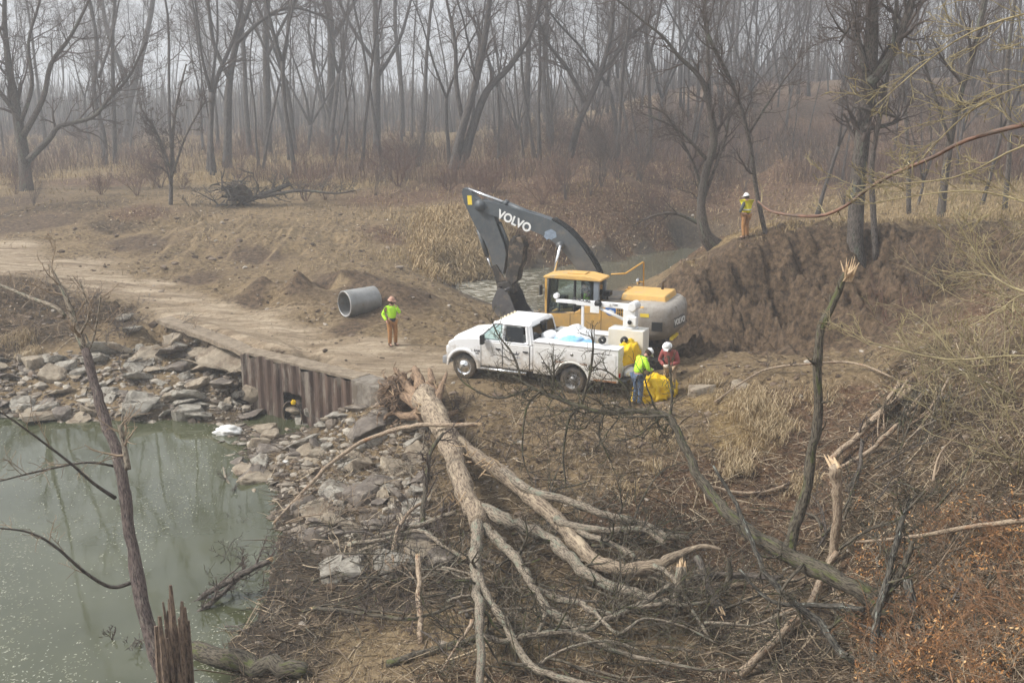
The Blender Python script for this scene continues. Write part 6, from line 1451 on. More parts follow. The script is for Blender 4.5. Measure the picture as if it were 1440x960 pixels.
# lone logs, poles and branches in the basin
LG = [
 ('log', 'short green lichened log lying in the sand left of the fallen limbs', 'log', [(545, 934, 15), (598, 917, 16), (655, 902, 15), (694, 888, 12)], M_moss, None, None),
 ('broken_branch', 'pale debarked stick standing upright in the basin left of the trunk', 'branch', [(588, 783, 8, .9), (589, 835, 9, .5), (593, 905, 10, .0)], M_pale, None, 'start'),
 ('long_pole', 'long tan pole leaning from the debris slope to the fallen trunk', 'branch', [(385, 735, 4, .1), (440, 677, 6, .3), (469, 648, 7, .5), (512, 620, 7, .8), (560, 603, 7, 1.2), (598, 598, 7, 1.6), (672, 596, 8, 1.6)], M_pale, (3, .6), 'end'),
 ('broken_branch', 'crooked olive branch lying across the slabs left of the trunk', 'branch', [(488, 768, 6, .2), (526, 756, 9, .3), (584, 739, 10, .4), (640, 720, 8, .5)], M_lichen, (6, .8), None),
 ('broken_branch', 'forked grey branch dropping to the right below the crossed olive branch', 'branch', [(495, 764, 6, .3), (540, 758, 8, .4), (589, 745, 8, .5), (617, 763, 7, .4), (651, 783, 6, .3)], M_lichen, (4, .6), 'end'),
 ('broken_branch', 'thin hooked branch hanging over the dark stones', 'branch', [(553, 790, 6, .2), (555, 759, 7, .4), (574, 720, 6, .6), (600, 704, 5, .6)], M_pale, (3, .5), 'start'),
 ('dead_sapling', 'dark upright branch standing just left of the fallen trunk', 'branch', [(593, 738, 9, .3), (598, 692, 9, .9), (605, 639, 7, 1.6), (624, 608, 5, 2.0)], M_moss, (7, .9), None),
 ('broken_branch', 'long branch with a yellow torn end lying over the mud', 'branch', [(440, 855, 6, .15), (488, 859, 7, .2), (536, 866, 7, .2), (584, 869, 7, .25), (640, 850, 5, .4)], M_moss, (8, .8), 'start'),
 ('stump', 'short lichen covered upright stub with an orange torn top', 'stump', [(951, 865, 16, .0), (954, 832, 17, .5), (960, 797, 18, 1.0)], M_lichen, None, 'end'),
 ('broken_branch', 'grey limb leaning down right from the lichen stub', 'branch', [(979, 784, 12, .8), (994, 817, 13, .5), (1012, 859, 14, .15)], M_bark, None, 'end'),
 ('log', 'smooth tan log lying level at the foot of the right slope', 'log', [(985, 828, 14), (1042, 820, 15), (1087, 822, 15), (1136, 816, 12)], M_pale, None, 'end'),
 ('log', 'grey log just behind the smooth tan log', 'log', [(975, 812, 11, .3), (1035, 808, 12, .3), (1100, 812, 10, .3)], M_bark, None, None),
 ('log', 'pinkish log slanting down to the muddy patch at the bottom', 'log', [(1178, 775, 9, .5), (1160, 802, 10, .35), (1138, 852, 14, .25), (1102, 889, 15, .2), (1040, 947, 15, .15)], M_pale, None, None),
 ('broken_sapling', 'snapped pale sapling with a shredded reddish top on the right slope', 'tree', [(1163, 800, 15, -.1), (1172, 770, 15, .4), (1177, 720, 16, 1.2), (1176, 685, 17, 1.8), (1173, 655, 19, 2.3)], M_pale, None, 'end'),
 ('broken_branch', 'black wet stub pointing up beside the tan log', 'branch', [(1018, 835, 14, .1), (1026, 810, 12, .4), (1024, 785, 6, .8)], M_moss, None, None),
 ('long_pole', 'long pale bare branch reaching in from the right edge over the brambles', 'branch', [(1205, 762, 4, .5), (1280, 755, 6, .9), (1360, 741, 8, 1.0), (1442, 732, 9, .9), (1500, 722, 10, .8)], M_pale, (4, .7), None),
 ('root_pole', 'thick tan root sloping down from the dark overhang', 'root', [(1165, 648, 10, .3), (1210, 610, 12, .3), (1250, 570, 12, .3), (1285, 543, 12, .3)], M_pale, (3, .5), None),
 ('root_pole', 'second tan root below the thick one under the overhang', 'root', [(1180, 658, 7, .3), (1222, 634, 9, .3), (1258, 600, 9, .3), (1298, 556, 10, .3)], M_pale, (3, .5), None),
 ('root_pole', 'crooked root bending down from the two tan roots', 'root', [(1212, 618, 6, .4), (1208, 660, 8, .3), (1190, 690, 6, .2)], M_bark, (3, .5), None),
 ('root_pole', 'thin branch lying level across the leafy right slope', 'branch', [(990, 680, 3, .1), (1040, 692, 6, .15), (1080, 690, 6, .15), (1110, 680, 5, .2)], M_pale, (3, .5), None),
 ('broken_branch', 'thin grey branch lying level on the dirt bench under the cut bank', 'branch', [(1005, 565, 3, .1), (1070, 522, 4, .25), (1130, 512, 4, .3), (1200, 510, 4, .2), (1255, 530, 3, .2)], M_pale, (5, .5), None),
 ('log', 'dark rotten log at the waters edge behind the splintered stump', 'log', [(262, 915, 34), (330, 928, 38), (400, 940, 34), (428, 944, 24)], M_moss, None, None),
 ('broken_branch', 'grey branch with a bright torn tip rising over the pool edge', 'branch', [(262, 858, 10, .1), (300, 828, 11, .35), (350, 802, 10, .7), (380, 787, 9, 1.0)], M_bark, (5, .8), 'end'),
 ('broken_branch', 'lower grey branch beside the torn tipped branch', 'branch', [(255, 872, 9, .1), (290, 853, 9, .2), (322, 825, 8, .4), (350, 800, 6, .6)], M_bark, (5, .7), None),
 ('driftwood', 'thin olive stick bent over the pool margin', 'branch', [(312, 650, 4, .1), (318, 672, 5, .15), (330, 690, 5, .1), (352, 703, 4, .05)], M_lichen, (3, .4), None),
 ('driftwood', 'dark branch floating across the pool left of the splintered stump', 'branch', [(120, 920, 5, .2), (165, 912, 6, .25), (205, 905, 7, .3)], M_moss, (5, .7), None),
]
for i, (nm, lb, cat, pts, m_, sh, torn) in enumerate(LG):
    limb(nm, lb, cat, pts, m_, 300 + i, sh, M_twig, torn=torn)
# more brushwood, nothing tells these apart
def brush(n, poly, label, group, w0, w1, L0, L1, mats, h=.25, seed=9):
    rng = random.Random(seed); xs = [p[0] for p in poly]; ys = [p[1] for p in poly]; k = 0
    while k < n:
        x, y = rng.uniform(min(xs), max(xs)), rng.uniform(min(ys), max(ys))
        if not in_poly(x, y, poly): continue
        k += 1; p0 = G(x, y); a = rng.gauss(.35, .9); L = rng.uniform(L0, L1); pts = []; q = Vector((p0.x, p0.y, 0)); dz = rng.uniform(.02, h)
        for j in range(6):
            pts.append(Vector((q.x, q.y, Tz(q.x, q.y) + dz + rng.gauss(0, .03)))); a += rng.gauss(0, .3); q = q + Vector((math.cos(a), math.sin(a) * 1, 0)) * L / 5
        r = rng.uniform(w0, w1); pp, rr = smooth_path(pts, [r * (1 - .14 * j) for j in range(6)], 2); o0 = pp[0].copy()
        mb = MB(); mb.tube([p - o0 for p in pp], rr, 6); c = []
        side_shoots(c, [p - o0 for p in pp], rr, rng, 5, L * .42, 2, 3, .15, up=.35, rmin=.005, rk=(.4, .7)); tubes(mb, c, {2: 4, 3: 3})
        o = mb.build('fallen_branch', rng.choice(mats)); o.location = o0; tag(o, label, 'branch', group)
brush(60, [(420, 640), (600, 640), (640, 760), (640, 860), (400, 900), (330, 860), (400, 740)], 'fallen branch in the brushwood left of the big fallen tree', 'brushwood left of the fallen tree', .012, .035, .8, 2.6, [M_bark, M_lichen, M_moss, M_twig_tan], .35, 9)
brush(75, [(640, 760), (800, 700), (960, 740), (1020, 820), (1000, 960), (700, 965), (560, 900)], 'fallen branch in the tangle under the limbs of the big tree', 'brushwood under the fallen limbs', .012, .045, .9, 3.0, [M_bark, M_lichen, M_moss, M_moss], .4, 10)
brush(30, [(1100, 700), (1300, 640), (1420, 760), (1400, 960), (1080, 940)], 'fallen branch in the brush at the foot of the right slope', 'brushwood of the right slope', .012, .04, .8, 2.6, [M_bark, M_lichen, M_moss, M_twig_tan], .6, 11)
brush(22, [(0, 400), (120, 410), (250, 470), (330, 510), (200, 500), (0, 480)], 'thin fallen branch in the dark brush below the left road edge', 'brushwood below the left road edge', .01, .03, .8, 2.4, [M_twig, M_bark, M_twig_tan], .6, 12)
brush(14, [(300, 700), (380, 720), (420, 860), (300, 900), (270, 860)], 'dead branch at the muddy margin of the pool', 'branches at the pool margin', .008, .02, .8, 2.0, [M_moss, M_bark], .3, 13)
# fine twig litter
rs = np.random.RandomState(8)
def twig_litter(name, n, box, fn, mats_, L, r, up=.15):
    P, t = px_scatter(n, *box, rs); c = cover(P[:, 0], P[:, 1]); k = fn(c, P) > rs.uniform(0, 1, n); P = P[k]; n = len(P)
    a = rs.uniform(0, 6.28, n); d = np.stack([np.cos(a), np.sin(a), rs.normal(0.05, up, n)], -1) * (L * rs.uniform(.3, 1.3, n))[:, None]
    mid = P + d * .5 + rs.normal(0, L * .08, (n, 3)); end = P + d; P0 = P.copy(); P0[:, 2] += .02; mid[:, 2] = np.maximum(mid[:, 2], T(mid[:, 0], mid[:, 1]) + .02); end[:, 2] = np.maximum(end[:, 2], T(end[:, 0], end[:, 1]) + .02)
    s = np.cross(d, [0, 0, 1.]); s /= np.linalg.norm(s, axis=1, keepdims=True) + 1e-9; u = np.array([0, 0, 1.])[None]; rr = (r * rs.uniform(.5, 1.5, n))[:, None]
    ring = lambda c_, f: np.stack([c_ + s * rr * f, c_ - s * rr * f * .5 + u * rr * f * .87, c_ - s * rr * f * .5 - u * rr * f * .87], 1)
    V = np.concatenate([ring(P0, 1), ring(mid, .8), ring(end, .3)], 1).reshape(-1, 3)
    q = np.array([(i, (i + 1) % 3, 3 + (i + 1) % 3, 3 + i) for i in range(3)] + [(3 + i, 3 + (i + 1) % 3, 6 + (i + 1) % 3, 6 + i) for i in range(3)])
    mb = MB(); mb.add(V, (q[None] + (np.arange(n) * 9)[:, None, None]).reshape(-1, 4)); o = mb.build(name, mats_); set_tint(o, np.repeat(rs.uniform(0, 1, n), 9)); o['kind'] = 'stuff'; return o
M_sticks = tint_mat('sticks', [(0, (.05, .036, .026)), (.45, (.16, .12, .085)), (.8, (.30, .235, .16)), (1, (.52, .42, .29))])
twig_litter('twig_litter', 21000, (300, 1460, 560, 990), lambda c, p: (.75 * c[:, 1] + .6 * c[:, 2] + .9 * c[:, 5] + .6 * c[:, 4] + .3 * c[:, 6]) * (p[:, 2] > -2.02), M_sticks, .55, .0075, .35)
twig_litter('twig_litter', 7000, (-20, 1440, 230, 560), lambda c, p: .7 * c[:, 5] + .35 * c[:, 2] + .2 * c[:, 3] + .05 * c[:, 1], M_sticks, .7, .011, .4)

twig_litter('twig_litter', 3600, (300, 1300, 600, 985), lambda c, p: (.8 * c[:, 1] + .5 * c[:, 2] + .7 * c[:, 5] + .6 * c[:, 4]) * (p[:, 2] > -2.02), M_sticks, .9, .016, .25)

# ------------------------------------------------------------------ leaning snag at the left, splintered stump
sn = empty('leaning_snag', 'dead leaning tree with flaking purple grey bark rising from the pool edge', 'tree', (0, 0, 0))
P, Rr = pathY([(248, 1010, 46, 17.6), (234, 960, 40, 17.8), (206, 872, 34, 18.2), (187, 772, 27, 18.8), (175, 697, 27, 19.2), (166, 641, 27, 19.6), (147, 591, 25, 20), (134, 541, 22, 20.3), (119, 491, 19, 20.6), (106, 460, 16, 20.8), (94, 422, 12, 21), (69, 372, 5, 21.3)])
rng = random.Random(4); P, Rr = knobbly(P, [r * .8 for r in Rr], rng, .10); k = int(len(P) * .72)
mb = MB(); mb.tube(P[:k + 1], Rr[:k + 1], 14); tr = mb.build('trunk', M_bark_purple, sn)
mb = MB(); mb.tube(P[k:], Rr[k:], 10); mb.build('bare_top', M_lichen, sn)
c = []; side_shoots(c, P[k:], Rr[k:], rng, 6, .8, 1, 3, .1, up=.1, rmin=.005, nch=4); 
for i_, pts in enumerate(([(162, 700, 8, 19.3), (131, 679, 6, 19.0), (94, 647, 5, 18.6), (37, 604, 4, 18.2), (0, 579, 3, 18), (-40, 560, 2, 17.8)], [(160, 655, 5, 19.5), (120, 650, 4, 19.2), (56, 662, 4, 18.8), (0, 676, 3, 18.4)], [(184, 819, 8, 18.5), (156, 825, 7, 18.3), (119, 804, 6, 18), (75, 766, 5, 17.6), (37, 747, 4, 17.4), (-10, 742, 3, 17)],
            [(91, 445, 8, 20.9), (78, 432, 8, 21), (41, 418, 7, 21.4), (0, 401, 6, 21.8), (-40, 390, 5, 22)], [(112, 470, 6, 20.7), (125, 440, 4, 20.8), (112, 395, 3, 21)], [(121, 500, 5, 20.6), (133, 470, 4, 20.7), (142, 415, 3, 20.9)], [(180, 660, 12, 19.2), (174, 625, 10, 19.4), (168, 597, 9, 19.5)])):
    p2, r2 = pathY(pts); mb = MB(); mb.tube(p2, r2, 7); mb.build('bough', M_bark if i_ < 3 else M_lichen, sn)
    side_shoots(c, p2, r2, rng, 6, .8, 2, 3, .3, up=0, rmin=.005, rk=(.3, .6))
mb = MB(); tubes(mb, c); mb.build('crown', M_twig_tan, sn)
# splintered stump standing in front of it
b0 = WY(250, 975, 17.9); gz = Tz(b0.x, b0.y); st = empty('splintered_stump', 'splintered upright stump of a snapped tree at the bottom left', 'stump', (b0.x, b0.y, gz))
mb = MB(); mb.tube([(0, 0, -.5), (0, 0, .3), (0, 0, b0.z - gz + .2)], [.46, .36, .30], 14); mb.build('trunk', M_bark_purple, st)
mb = MB(); top = WY(250, 818, 17.9).z - gz
M_splint = pm('weathered_splinter', (.25, .18, .13), (.075, .052, .04), 22, .9, bstr=.9, bark=True)
for i in range(60):
    a = rng.random() * 6.28; rr = rng.uniform(.03, .27); x, y = math.cos(a) * rr, math.sin(a) * rr; h = (top - .1) * rng.uniform(.30, .88) if i > 1 else top
    w_ = rng.uniform(.03, .10); z0 = b0.z - gz - .4
    if i == 0: x, y = .06, -.1
    if i == 1: x, y, h = .22, -.05, top * .86
    mb.tube([(x, y, z0), (x * 1.1, y * 1.1, (z0 + h) / 2), (x * 1.15 + rng.gauss(0, .03), y * 1.15, h)], [w_, w_ * .9, w_ * rng.uniform(.1, .5)], 5, flat=rng.uniform(.3, .9))
mb.build('splinters', M_splint, st, smooth=False)

# ------------------------------------------------------------------ mossy leaning tree in the right foreground
mt = empty('mossy_tree', 'mossy leaning tree arching left over the basin with an upright broken stem', 'tree', (0, 0, 0))
P, Rr = pathY([(1290, 880, 46, 17.2), (1240, 850, 40, 17.6), (1190, 820, 34, 18), (1130, 792, 32, 18.6), (1085, 768, 30, 19), (1050, 745, 27, 19.4), (1020, 718, 22, 19.8), (1001, 695, 20, 20.2), (982, 670, 18, 20.5), (971, 645, 16, 20.8), (958, 618, 15, 21.1), (945, 592, 14, 21.4), (925, 580, 12, 21.8), (887, 577, 11, 22.3), (850, 580, 10, 22.7), (812, 570, 9, 23.1), (775, 556, 8, 23.4), (750, 546, 6, 23.6), (722, 528, 4, 23.8)])
rng = random.Random(31); P, Rr = knobbly(P, Rr, rng, .1)
mb = MB(); mb.tube(P, Rr, 13); mb.build('trunk', M_moss, mt)
P2, R2 = pathY([(1108, 785, 24, 18.8), (1118, 740, 22, 19), (1133, 690, 20, 19.1), (1141, 640, 18, 19.2), (1150, 580, 17, 19.3), (1150, 500, 16, 19.4), (1156, 460, 15, 19.5), (1174, 420, 14, 19.6), (1190, 384, 12, 19.6)])
P2, R2 = knobbly(P2, R2, rng, .1); mb = MB(); mb.tube(P2, R2, 11); mb.build('broken_stem', M_moss, mt)
mb = MB(); e = P2[-1]
for i in range(12):
    d = Vector((rng.gauss(.25, .3), rng.gauss(0, .3), 1)).normalized(); q = e + Vector((rng.gauss(.03, .06), rng.gauss(0, .05), -.15)); mb.tube([q, q + d * .2, q + d * rng.uniform(.25, .5)], [.03, .022, .003], 4)
mb.build('torn_wood', M_wood, mt, smooth=False)
c = []
n = len(P); side_shoots(c, P[n * 3 // 5:], Rr[n * 3 // 5:], rng, 36, 1.2, 1, 3, .02, up=.1, rmin=.0055, rk=(.25, .45), nch=5, wig=.22)
for pts in ([(776, 556, 5, 23.4), (779, 525, 4, 23.4), (776, 500, 3, 23.5)], [(817, 571, 6, 23.1), (829, 528, 5, 23.1), (834, 490, 4, 23), (832, 470, 3, 23)], [(815, 572, 7, 23.1), (800, 590, 5, 23), (792, 640, 4, 22.9), (796, 680, 3, 22.8)], [(746, 545, 5, 23.6), (700, 560, 4, 23.6), (655, 540, 3, 23.7), (640, 520, 2, 23.8)], [(735, 540, 5, 23.7), (722, 500, 4, 23.8), (700, 470, 3, 23.9), (690, 445, 2, 24)],
            [(850, 580, 5, 22.7), (842, 610, 4, 22.6), (860, 650, 3, 22.5)], [(940, 592, 6, 21.5), (945, 560, 5, 21.6), (940, 500, 4, 21.8)], [(760, 550, 5, 23.5), (740, 575, 4, 23.4), (735, 640, 3, 23.2), (750, 680, 2, 23)], [(887, 577, 5, 22.3), (880, 545, 4, 22.4), (850, 520, 3, 22.5), (830, 522, 2, 22.5)]):
    p3, r3 = pathY(pts); c.append((p3, r3, 1)); side_shoots(c, p3, r3, rng, 9, .62, 2, 3, .1, up=0, rmin=.0055, rk=(.4, .7), wig=.25)
side_shoots(c, P2, R2, rng, 5, .5, 2, 3, .3, rmin=.006)
mb = MB(); tubes(mb, c, {1: 6, 2: 4, 3: 3}); mb.build('crown', M_moss, mt)
FG = [
 ('dead_branch', 'grey lichened branch leaning down from left to the moss at the bottom right', [(1003, 654, 5, 19.6), (1035, 709, 8, 19.2), (1057, 761, 9, 18.8), (1076, 802, 10, 18.4), (1110, 842, 12, 18), (1150, 872, 14, 17.6), (1185, 918, 14, 17.2), (1220, 935, 12, 17)], M_darklichen, (10, .8)),
 ('dead_branch', 'dark level branch joining the mossy trunk low on the right', [(1040, 800, 5, 18.6), (1085, 845, 8, 18.3), (1150, 850, 10, 18), (1215, 856, 12, 17.6)], M_darklichen, (7, .8)),
 ('dead_tree', 'dark lichened stem leaning up from the brambles', [(1228, 930, 17, 16.8), (1236, 860, 15, 17), (1250, 805, 13, 17.2), (1270, 730, 10, 17.5), (1280, 700, 5, 17.6)], M_darklichen, (8, .8)),
 ('dead_tree', 'moss topped short stem beside the dark lichened stem', [(1230, 870, 14, 17.0), (1250, 835, 13, 17.1), (1272, 795, 12, 17.2), (1284, 760, 9, 17.3)], M_moss, (6, .6)),
 ('dead_tree', 'black wet log leaning down in the brambles', [(1275, 815, 17, 16.9), (1290, 870, 20, 16.6), (1315, 945, 22, 16.2), (1330, 985, 22, 16)], M_darklichen, (4, .6)),
 ('dead_branch', 'thin black branch curving over the slope above the broken sapling', [(1180, 772, 5, 18.6), (1220, 745, 6, 18.4), (1265, 728, 6, 18.2), (1300, 690, 4, 18)], M_moss, (7, .7)),
 ('dead_branch', 'fine dark branch hanging by the left side of the mossy trunk', [(1130, 792, 6, 18.4), (1100, 830, 5, 18), (1095, 880, 4, 17.6), (1110, 940, 3, 17.2)], M_moss, (8, .6)),
]
for i, (nm, lb, pts, m_, sh) in enumerate(FG): limb(nm, lb, 'branch', pts, m_, 400 + i, sh, M_moss, mode='Y')
# tree outside the right edge whose long red bough hangs into view
rt = empty('overhanging_tree', 'tree at the right edge with a long reddish bough curving down over the bank', 'tree', (0, 0, 0))
P, Rr = pathY([(1690, 1000, 60, 13), (1680, 600, 50, 13), (1650, 200, 40, 13), (1640, -200, 30, 13)]); mb = MB(); mb.tube(P, Rr, 12); mb.build('trunk', M_bark, rt)
P, Rr = pathY([(1655, 130, 18, 13), (1560, 150, 13, 13.4), (1440, 175, 10, 14), (1360, 197, 8, 14.8), (1310, 222, 7, 15.4), (1260, 243, 7, 16), (1220, 266, 6, 16.6), (1190, 289, 6, 17), (1150, 304, 6, 17.5), (1090, 299, 5, 18.2), (1066, 283, 3, 18.6)])
mb = MB(); mb.tube(P, Rr, 9); mb.build('red_bough', M_redbranch, rt)
c = []; rng = random.Random(55); side_shoots(c, P, Rr, rng, 7, .6, 2, 3, .45, up=.5, rmin=.005)
for pts in ([(1655, 60, 10, 13), (1540, 10, 6, 13.4), (1440, 20, 4, 14), (1340, 60, 3, 14.6), (1230, 150, 2, 15)], [(1650, 180, 9, 13), (1540, 190, 6, 13.5), (1440, 205, 4, 14), (1340, 250, 3, 14.6), (1200, 262, 2, 15)], [(1655, 380, 9, 13), (1560, 330, 6, 13.5), (1460, 290, 4, 14), (1360, 268, 3, 14.5), (1230, 285, 2, 15)], [(1655, 500, 9, 13), (1560, 440, 6, 13.5), (1440, 410, 5, 14), (1390, 380, 3, 14.5), (1345, 310, 2, 15)], [(1655, 520, 9, 13), (1560, 520, 6, 13.5), (1440, 500, 4, 14), (1330, 505, 3, 14.5), (1220, 480, 2, 15)], [(1655, 100, 9, 13), (1560, 90, 6, 13.4), (1440, 120, 4, 14), (1360, 160, 3, 14.5), (1290, 230, 2, 15)]):
    p3, r3 = pathY(pts); c.append((p3, r3, 1)); side_shoots(c, p3, r3, rng, 13, 1.0, 1, 3, .1, up=.05, rmin=.0045, rk=(.35, .6), nch=4, ang=(20, 50))
mb = MB(); tubes(mb, c); mb.build('crown', M_twig_olive, rt)

# ------------------------------------------------------------------ near shrubs and brambles on the right
def near_shrub(label, px, py, H, n, mat_, seed, lean=(0, 0), spread=.6, nch=4, rr=.016, maxd=3, rmin=.0045, group=None, name='shrub', trop=.02):
    rng = random.Random(seed); c = []; p0 = G(px, py)
    for i in range(n):
        a = rng.random() * 6.28; tl = rng.random() ** .6 * spread
        d = Vector((math.cos(a) * tl + lean[0], math.sin(a) * tl + lean[1], 1)); p = Vector((rng.gauss(0, .2), rng.gauss(0, .2), -.05))
        sprout(c, p, d, H * rng.uniform(.6, 1.1), rr * rng.uniform(.7, 1.3), 1, rng, maxd, .17, trop, nch, (22, 60), (.35, .6), .2, rmin)
    mb = MB(); tubes(mb, c, {1: 5, 2: 3, 3: 3}); o = mb.build(name, mat_); o.location = p0; return tag(o, label, 'shrub', group)
near_shrub('wide olive twigged bush leaning in from the right edge', 1425, 560, 3.6, 11, M_twig_olive, 501, (-.7, -.1), .6)
near_shrub('olive twigged bush in front of the dark overhang', 1335, 600, 2.6, 10, M_twig_olive, 502, (-.3, 0), .7)
near_shrub('tall olive bush at the right edge below the red bough', 1470, 470, 4.0, 12, M_twig_olive, 503, (-.8, -.1), .5)
near_shrub('grey brown bush on the bank top right of the scarred tree', 1330, 400, 2.4, 10, M_twig, 504, (-.1, 0), .8)
near_shrub('reddish bush on the leafy slope under the scarred tree', 1250, 455, 1.8, 10, M_twig_red, 505, (0, 0), .9)
near_shrub('dark bush low on the slope below the bank top', 1290, 420, 1.8, 8, M_twig, 506, (-.2, 0), .9)
near_shrub('olive bush half way down the right edge', 1440, 660, 2.4, 10, M_twig_olive, 507, (-.6, 0), .6)
near_shrub('fine grey bush above the brambles at the right', 1380, 520, 2.0, 10, M_twig_tan, 508, (-.3, 0), .8)
M_bramble = pm('bramble_cane', (.36, .20, .10), (.13, .068, .04), 5, .85)
BR = [(1300, 800), (1340, 760), (1400, 770), (1440, 800), (1360, 830), (1420, 860), (1310, 870), (1370, 900), (1440, 930), (1290, 930), (1340, 960), (1400, 970), (1260, 960), (1470, 880), (1250, 890)]
for i, (x, y) in enumerate(BR):
    near_shrub('tangled rusty bramble in the bottom right corner', x, y, rnd.uniform(.8, 1.3), 13, M_bramble if i % 4 else M_twig_tan, 520 + i, (rnd.uniform(-.5, .2), 0), 1.3, 5, .009, 3, .0035, 'brambles of the bottom right corner', 'bramble', -.05)
for i, (x, y) in enumerate([(60, 430), (120, 445), (20, 420), (180, 470), (30, 470)]):
    near_shrub('leafless dark bush in the brush below the left road edge', x, y, rnd.uniform(.9, 1.5), 10, M_twig if i % 2 else M_twig_tan, 560 + i, (.2, 0), 1.0, 5, .012, 3, .006, 'bushes below the left road edge')
near_shrub('grey bush crowding behind the root ball of the fallen tree', 640, 575, .8, 9, M_twig, 570, (0, 0), 1.2)
for i, (x, y) in enumerate([(760, 620), (820, 640), (700, 640), (880, 640)]):
    near_shrub('sparse twiggy seedling on the slope below the truck', x, y, .8, 5, M_twig, 580 + i, (0, 0), .8, 4, .009, 3, .005, 'seedlings on the slope below the truck')

P, t = px_scatter(15000, 1200, 1480, 715, 990, rs); P[:, 2] += rs.gamma(1.6, .16, len(P)); k = fbm(P[:, 0] * .9, P[:, 1] * .9, 3) > rs.normal(-.05, .12, len(P)); P = P[k]
quads('bracken_leaves', P, np.full(len(P), .034), rs, tint_mat('bracken', [(0, (.10, .045, .02)), (.4, (.33, .15, .055)), (.8, (.52, .27, .10)), (1, (.60, .42, .22))]), tilt=1.0, aspect=.45)
# hanging roots in the dark hollow of the right slope
for i in range(16):
    x, y = 1262 + rnd.uniform(0, 75), 530 + rnd.uniform(0, 25)
    limb('hanging_root', 'thin root hanging over the dark hollow on the right slope', 'root', [(x, y, 4, .5), (x - rnd.uniform(5, 30), y + rnd.uniform(20, 40), 3, .5), (x - rnd.uniform(20, 70), y + rnd.uniform(50, 100), 2, .1)], M_pale if i % 2 else M_moss, 700 + i, (2, .4), M_moss, group='roots hanging over the hollow')

# ------------------------------------------------------------------ uprooted stump on the far bank
p = G(335, 288); us = empty('uprooted_stump', 'dark uprooted stump with tangled roots on the far bank edge', 'stump', p)
o = lump_mesh('root_plate', 61, .62, .4, .7, pm('root_plate_soil', (.10, .075, .055), (.045, .035, .028), 4, .95, bstr=.8, bdist=.06), .3, 1.6, fold=.3); o.parent = us; o.location = (0, 0, .6)
mb = MB(); rng = random.Random(66)
for i in range(110):
    d = Vector((rng.gauss(0, 1), rng.gauss(-.3, .6), rng.gauss(.3, .7))).normalized(); q = Vector((rng.gauss(0, .5), rng.gauss(0, .3), .8 + rng.gauss(0, .4))); pts = [q.copy()]
    for k in range(5): d = (d + Vector((rng.gauss(0, .35), rng.gauss(0, .35), rng.gauss(-.05, .3)))).normalized(); q = q + d * rng.uniform(.12, .32); pts.append(q.copy())
    r = rng.uniform(.015, .07); mb.tube(pts, [r * (1 - k / 6.5) for k in range(6)], 5)
mb.build('roots', M_bark, us)
c = []
for pts in ([(340, 285, 12, p.y), (380, 270, 10, p.y), (408, 258, 9, p.y + .3)], [(365, 278, 8, p.y), (420, 268, 6, p.y - .3), (470, 272, 4, p.y - .6), (500, 268, 3, p.y - .6)], [(320, 288, 7, p.y), (290, 292, 5, p.y - .5), (262, 300, 4, p.y - 1)]):
    p3, r3 = pathY(pts); p3 = [q - p for q in p3]; c.append((p3, r3, 1)); side_shoots(c, p3, r3, rng, 9, 1.6, 2, 4, .2, up=.2, rmin=.01)
mb = MB(); tubes(mb, c); mb.build('fallen_stem', M_bark, us)
# ------------------------------------------------------------------ dry grass
M_grass = tint_mat('dry_grass', [(0, (.13, .095, .05)), (.35, (.28, .205, .11)), (.75, (.42, .32, .18)), (1, (.56, .45, .28))])
def blades(name, P, H, Wd, rs, droop=.5, per=6, spread=.12, lean=None, mat_=M_grass):
    n = len(P) * per; B = np.repeat(P, per, 0) + np.concatenate([rs.normal(0, 1, (n, 2)) * np.repeat(spread if np.ndim(spread) else np.full(len(P), spread), per)[:, None], np.zeros((n, 1))], 1)
    B[:, 2] = T(B[:, 0], B[:, 1]) - .02
    h = np.repeat(H, per) * rs.uniform(.5, 1.2, n); a = rs.uniform(0, 6.28, n); w_ = np.repeat(Wd, per) * .5
    d = np.stack([np.cos(a), np.sin(a)], -1) * (droop * rs.uniform(.2, 1.3, n))[:, None]
    if lean is not None: d = d + np.array(lean)[None]
    s = np.stack([-np.sin(a + .6), np.cos(a + .6), np.zeros(n)], -1) * w_[:, None]
    p1 = B + np.stack([d[:, 0] * h * .35, d[:, 1] * h * .35, h * .6], -1); p2 = B + np.stack([d[:, 0] * h, d[:, 1] * h, h * (.95 - .45 * np.clip(np.hypot(d[:, 0], d[:, 1]), 0, 1.2))], -1)
    V = np.stack([B - s, B + s, p1 + s * .8, p1 - s * .8, p2], 1).reshape(-1, 3); i = np.arange(n) * 5
    mb = MB(); mb.add(V, np.stack([i, i + 1, i + 2, i + 3], -1)); mb.f.append((np.stack([i + 3, i + 2, i + 4], -1).astype(np.int32), 0))
    o = mb.build(name, mat_); set_tint(o, np.repeat(rs.uniform(0, 1, n) * .6 + np.repeat(rs.uniform(0, .4, len(P)), per), 5)); o['kind'] = 'stuff'; return o
rs = np.random.RandomState(12)
# far flat and slopes
P, t = px_scatter(15000, -40, 1480, 196, 420, rs); c = cover(P[:, 0], P[:, 1]); k = (c[:, 3] * 1.0 + c[:, 2] * .16 > rs.uniform(0, 1, len(P))) & (P[:, 2] > -.85) & ~((slope(P[:, 0], P[:, 1]) > .42) & (P[:, 1] < 60)); P, t = P[k], t[k]
blades('dry_grass', P, np.clip(.16 + .0035 * t, .2, .55), np.clip(t * .00045, .015, .06), rs, .95, 7, np.clip(t * .006, .1, .7))
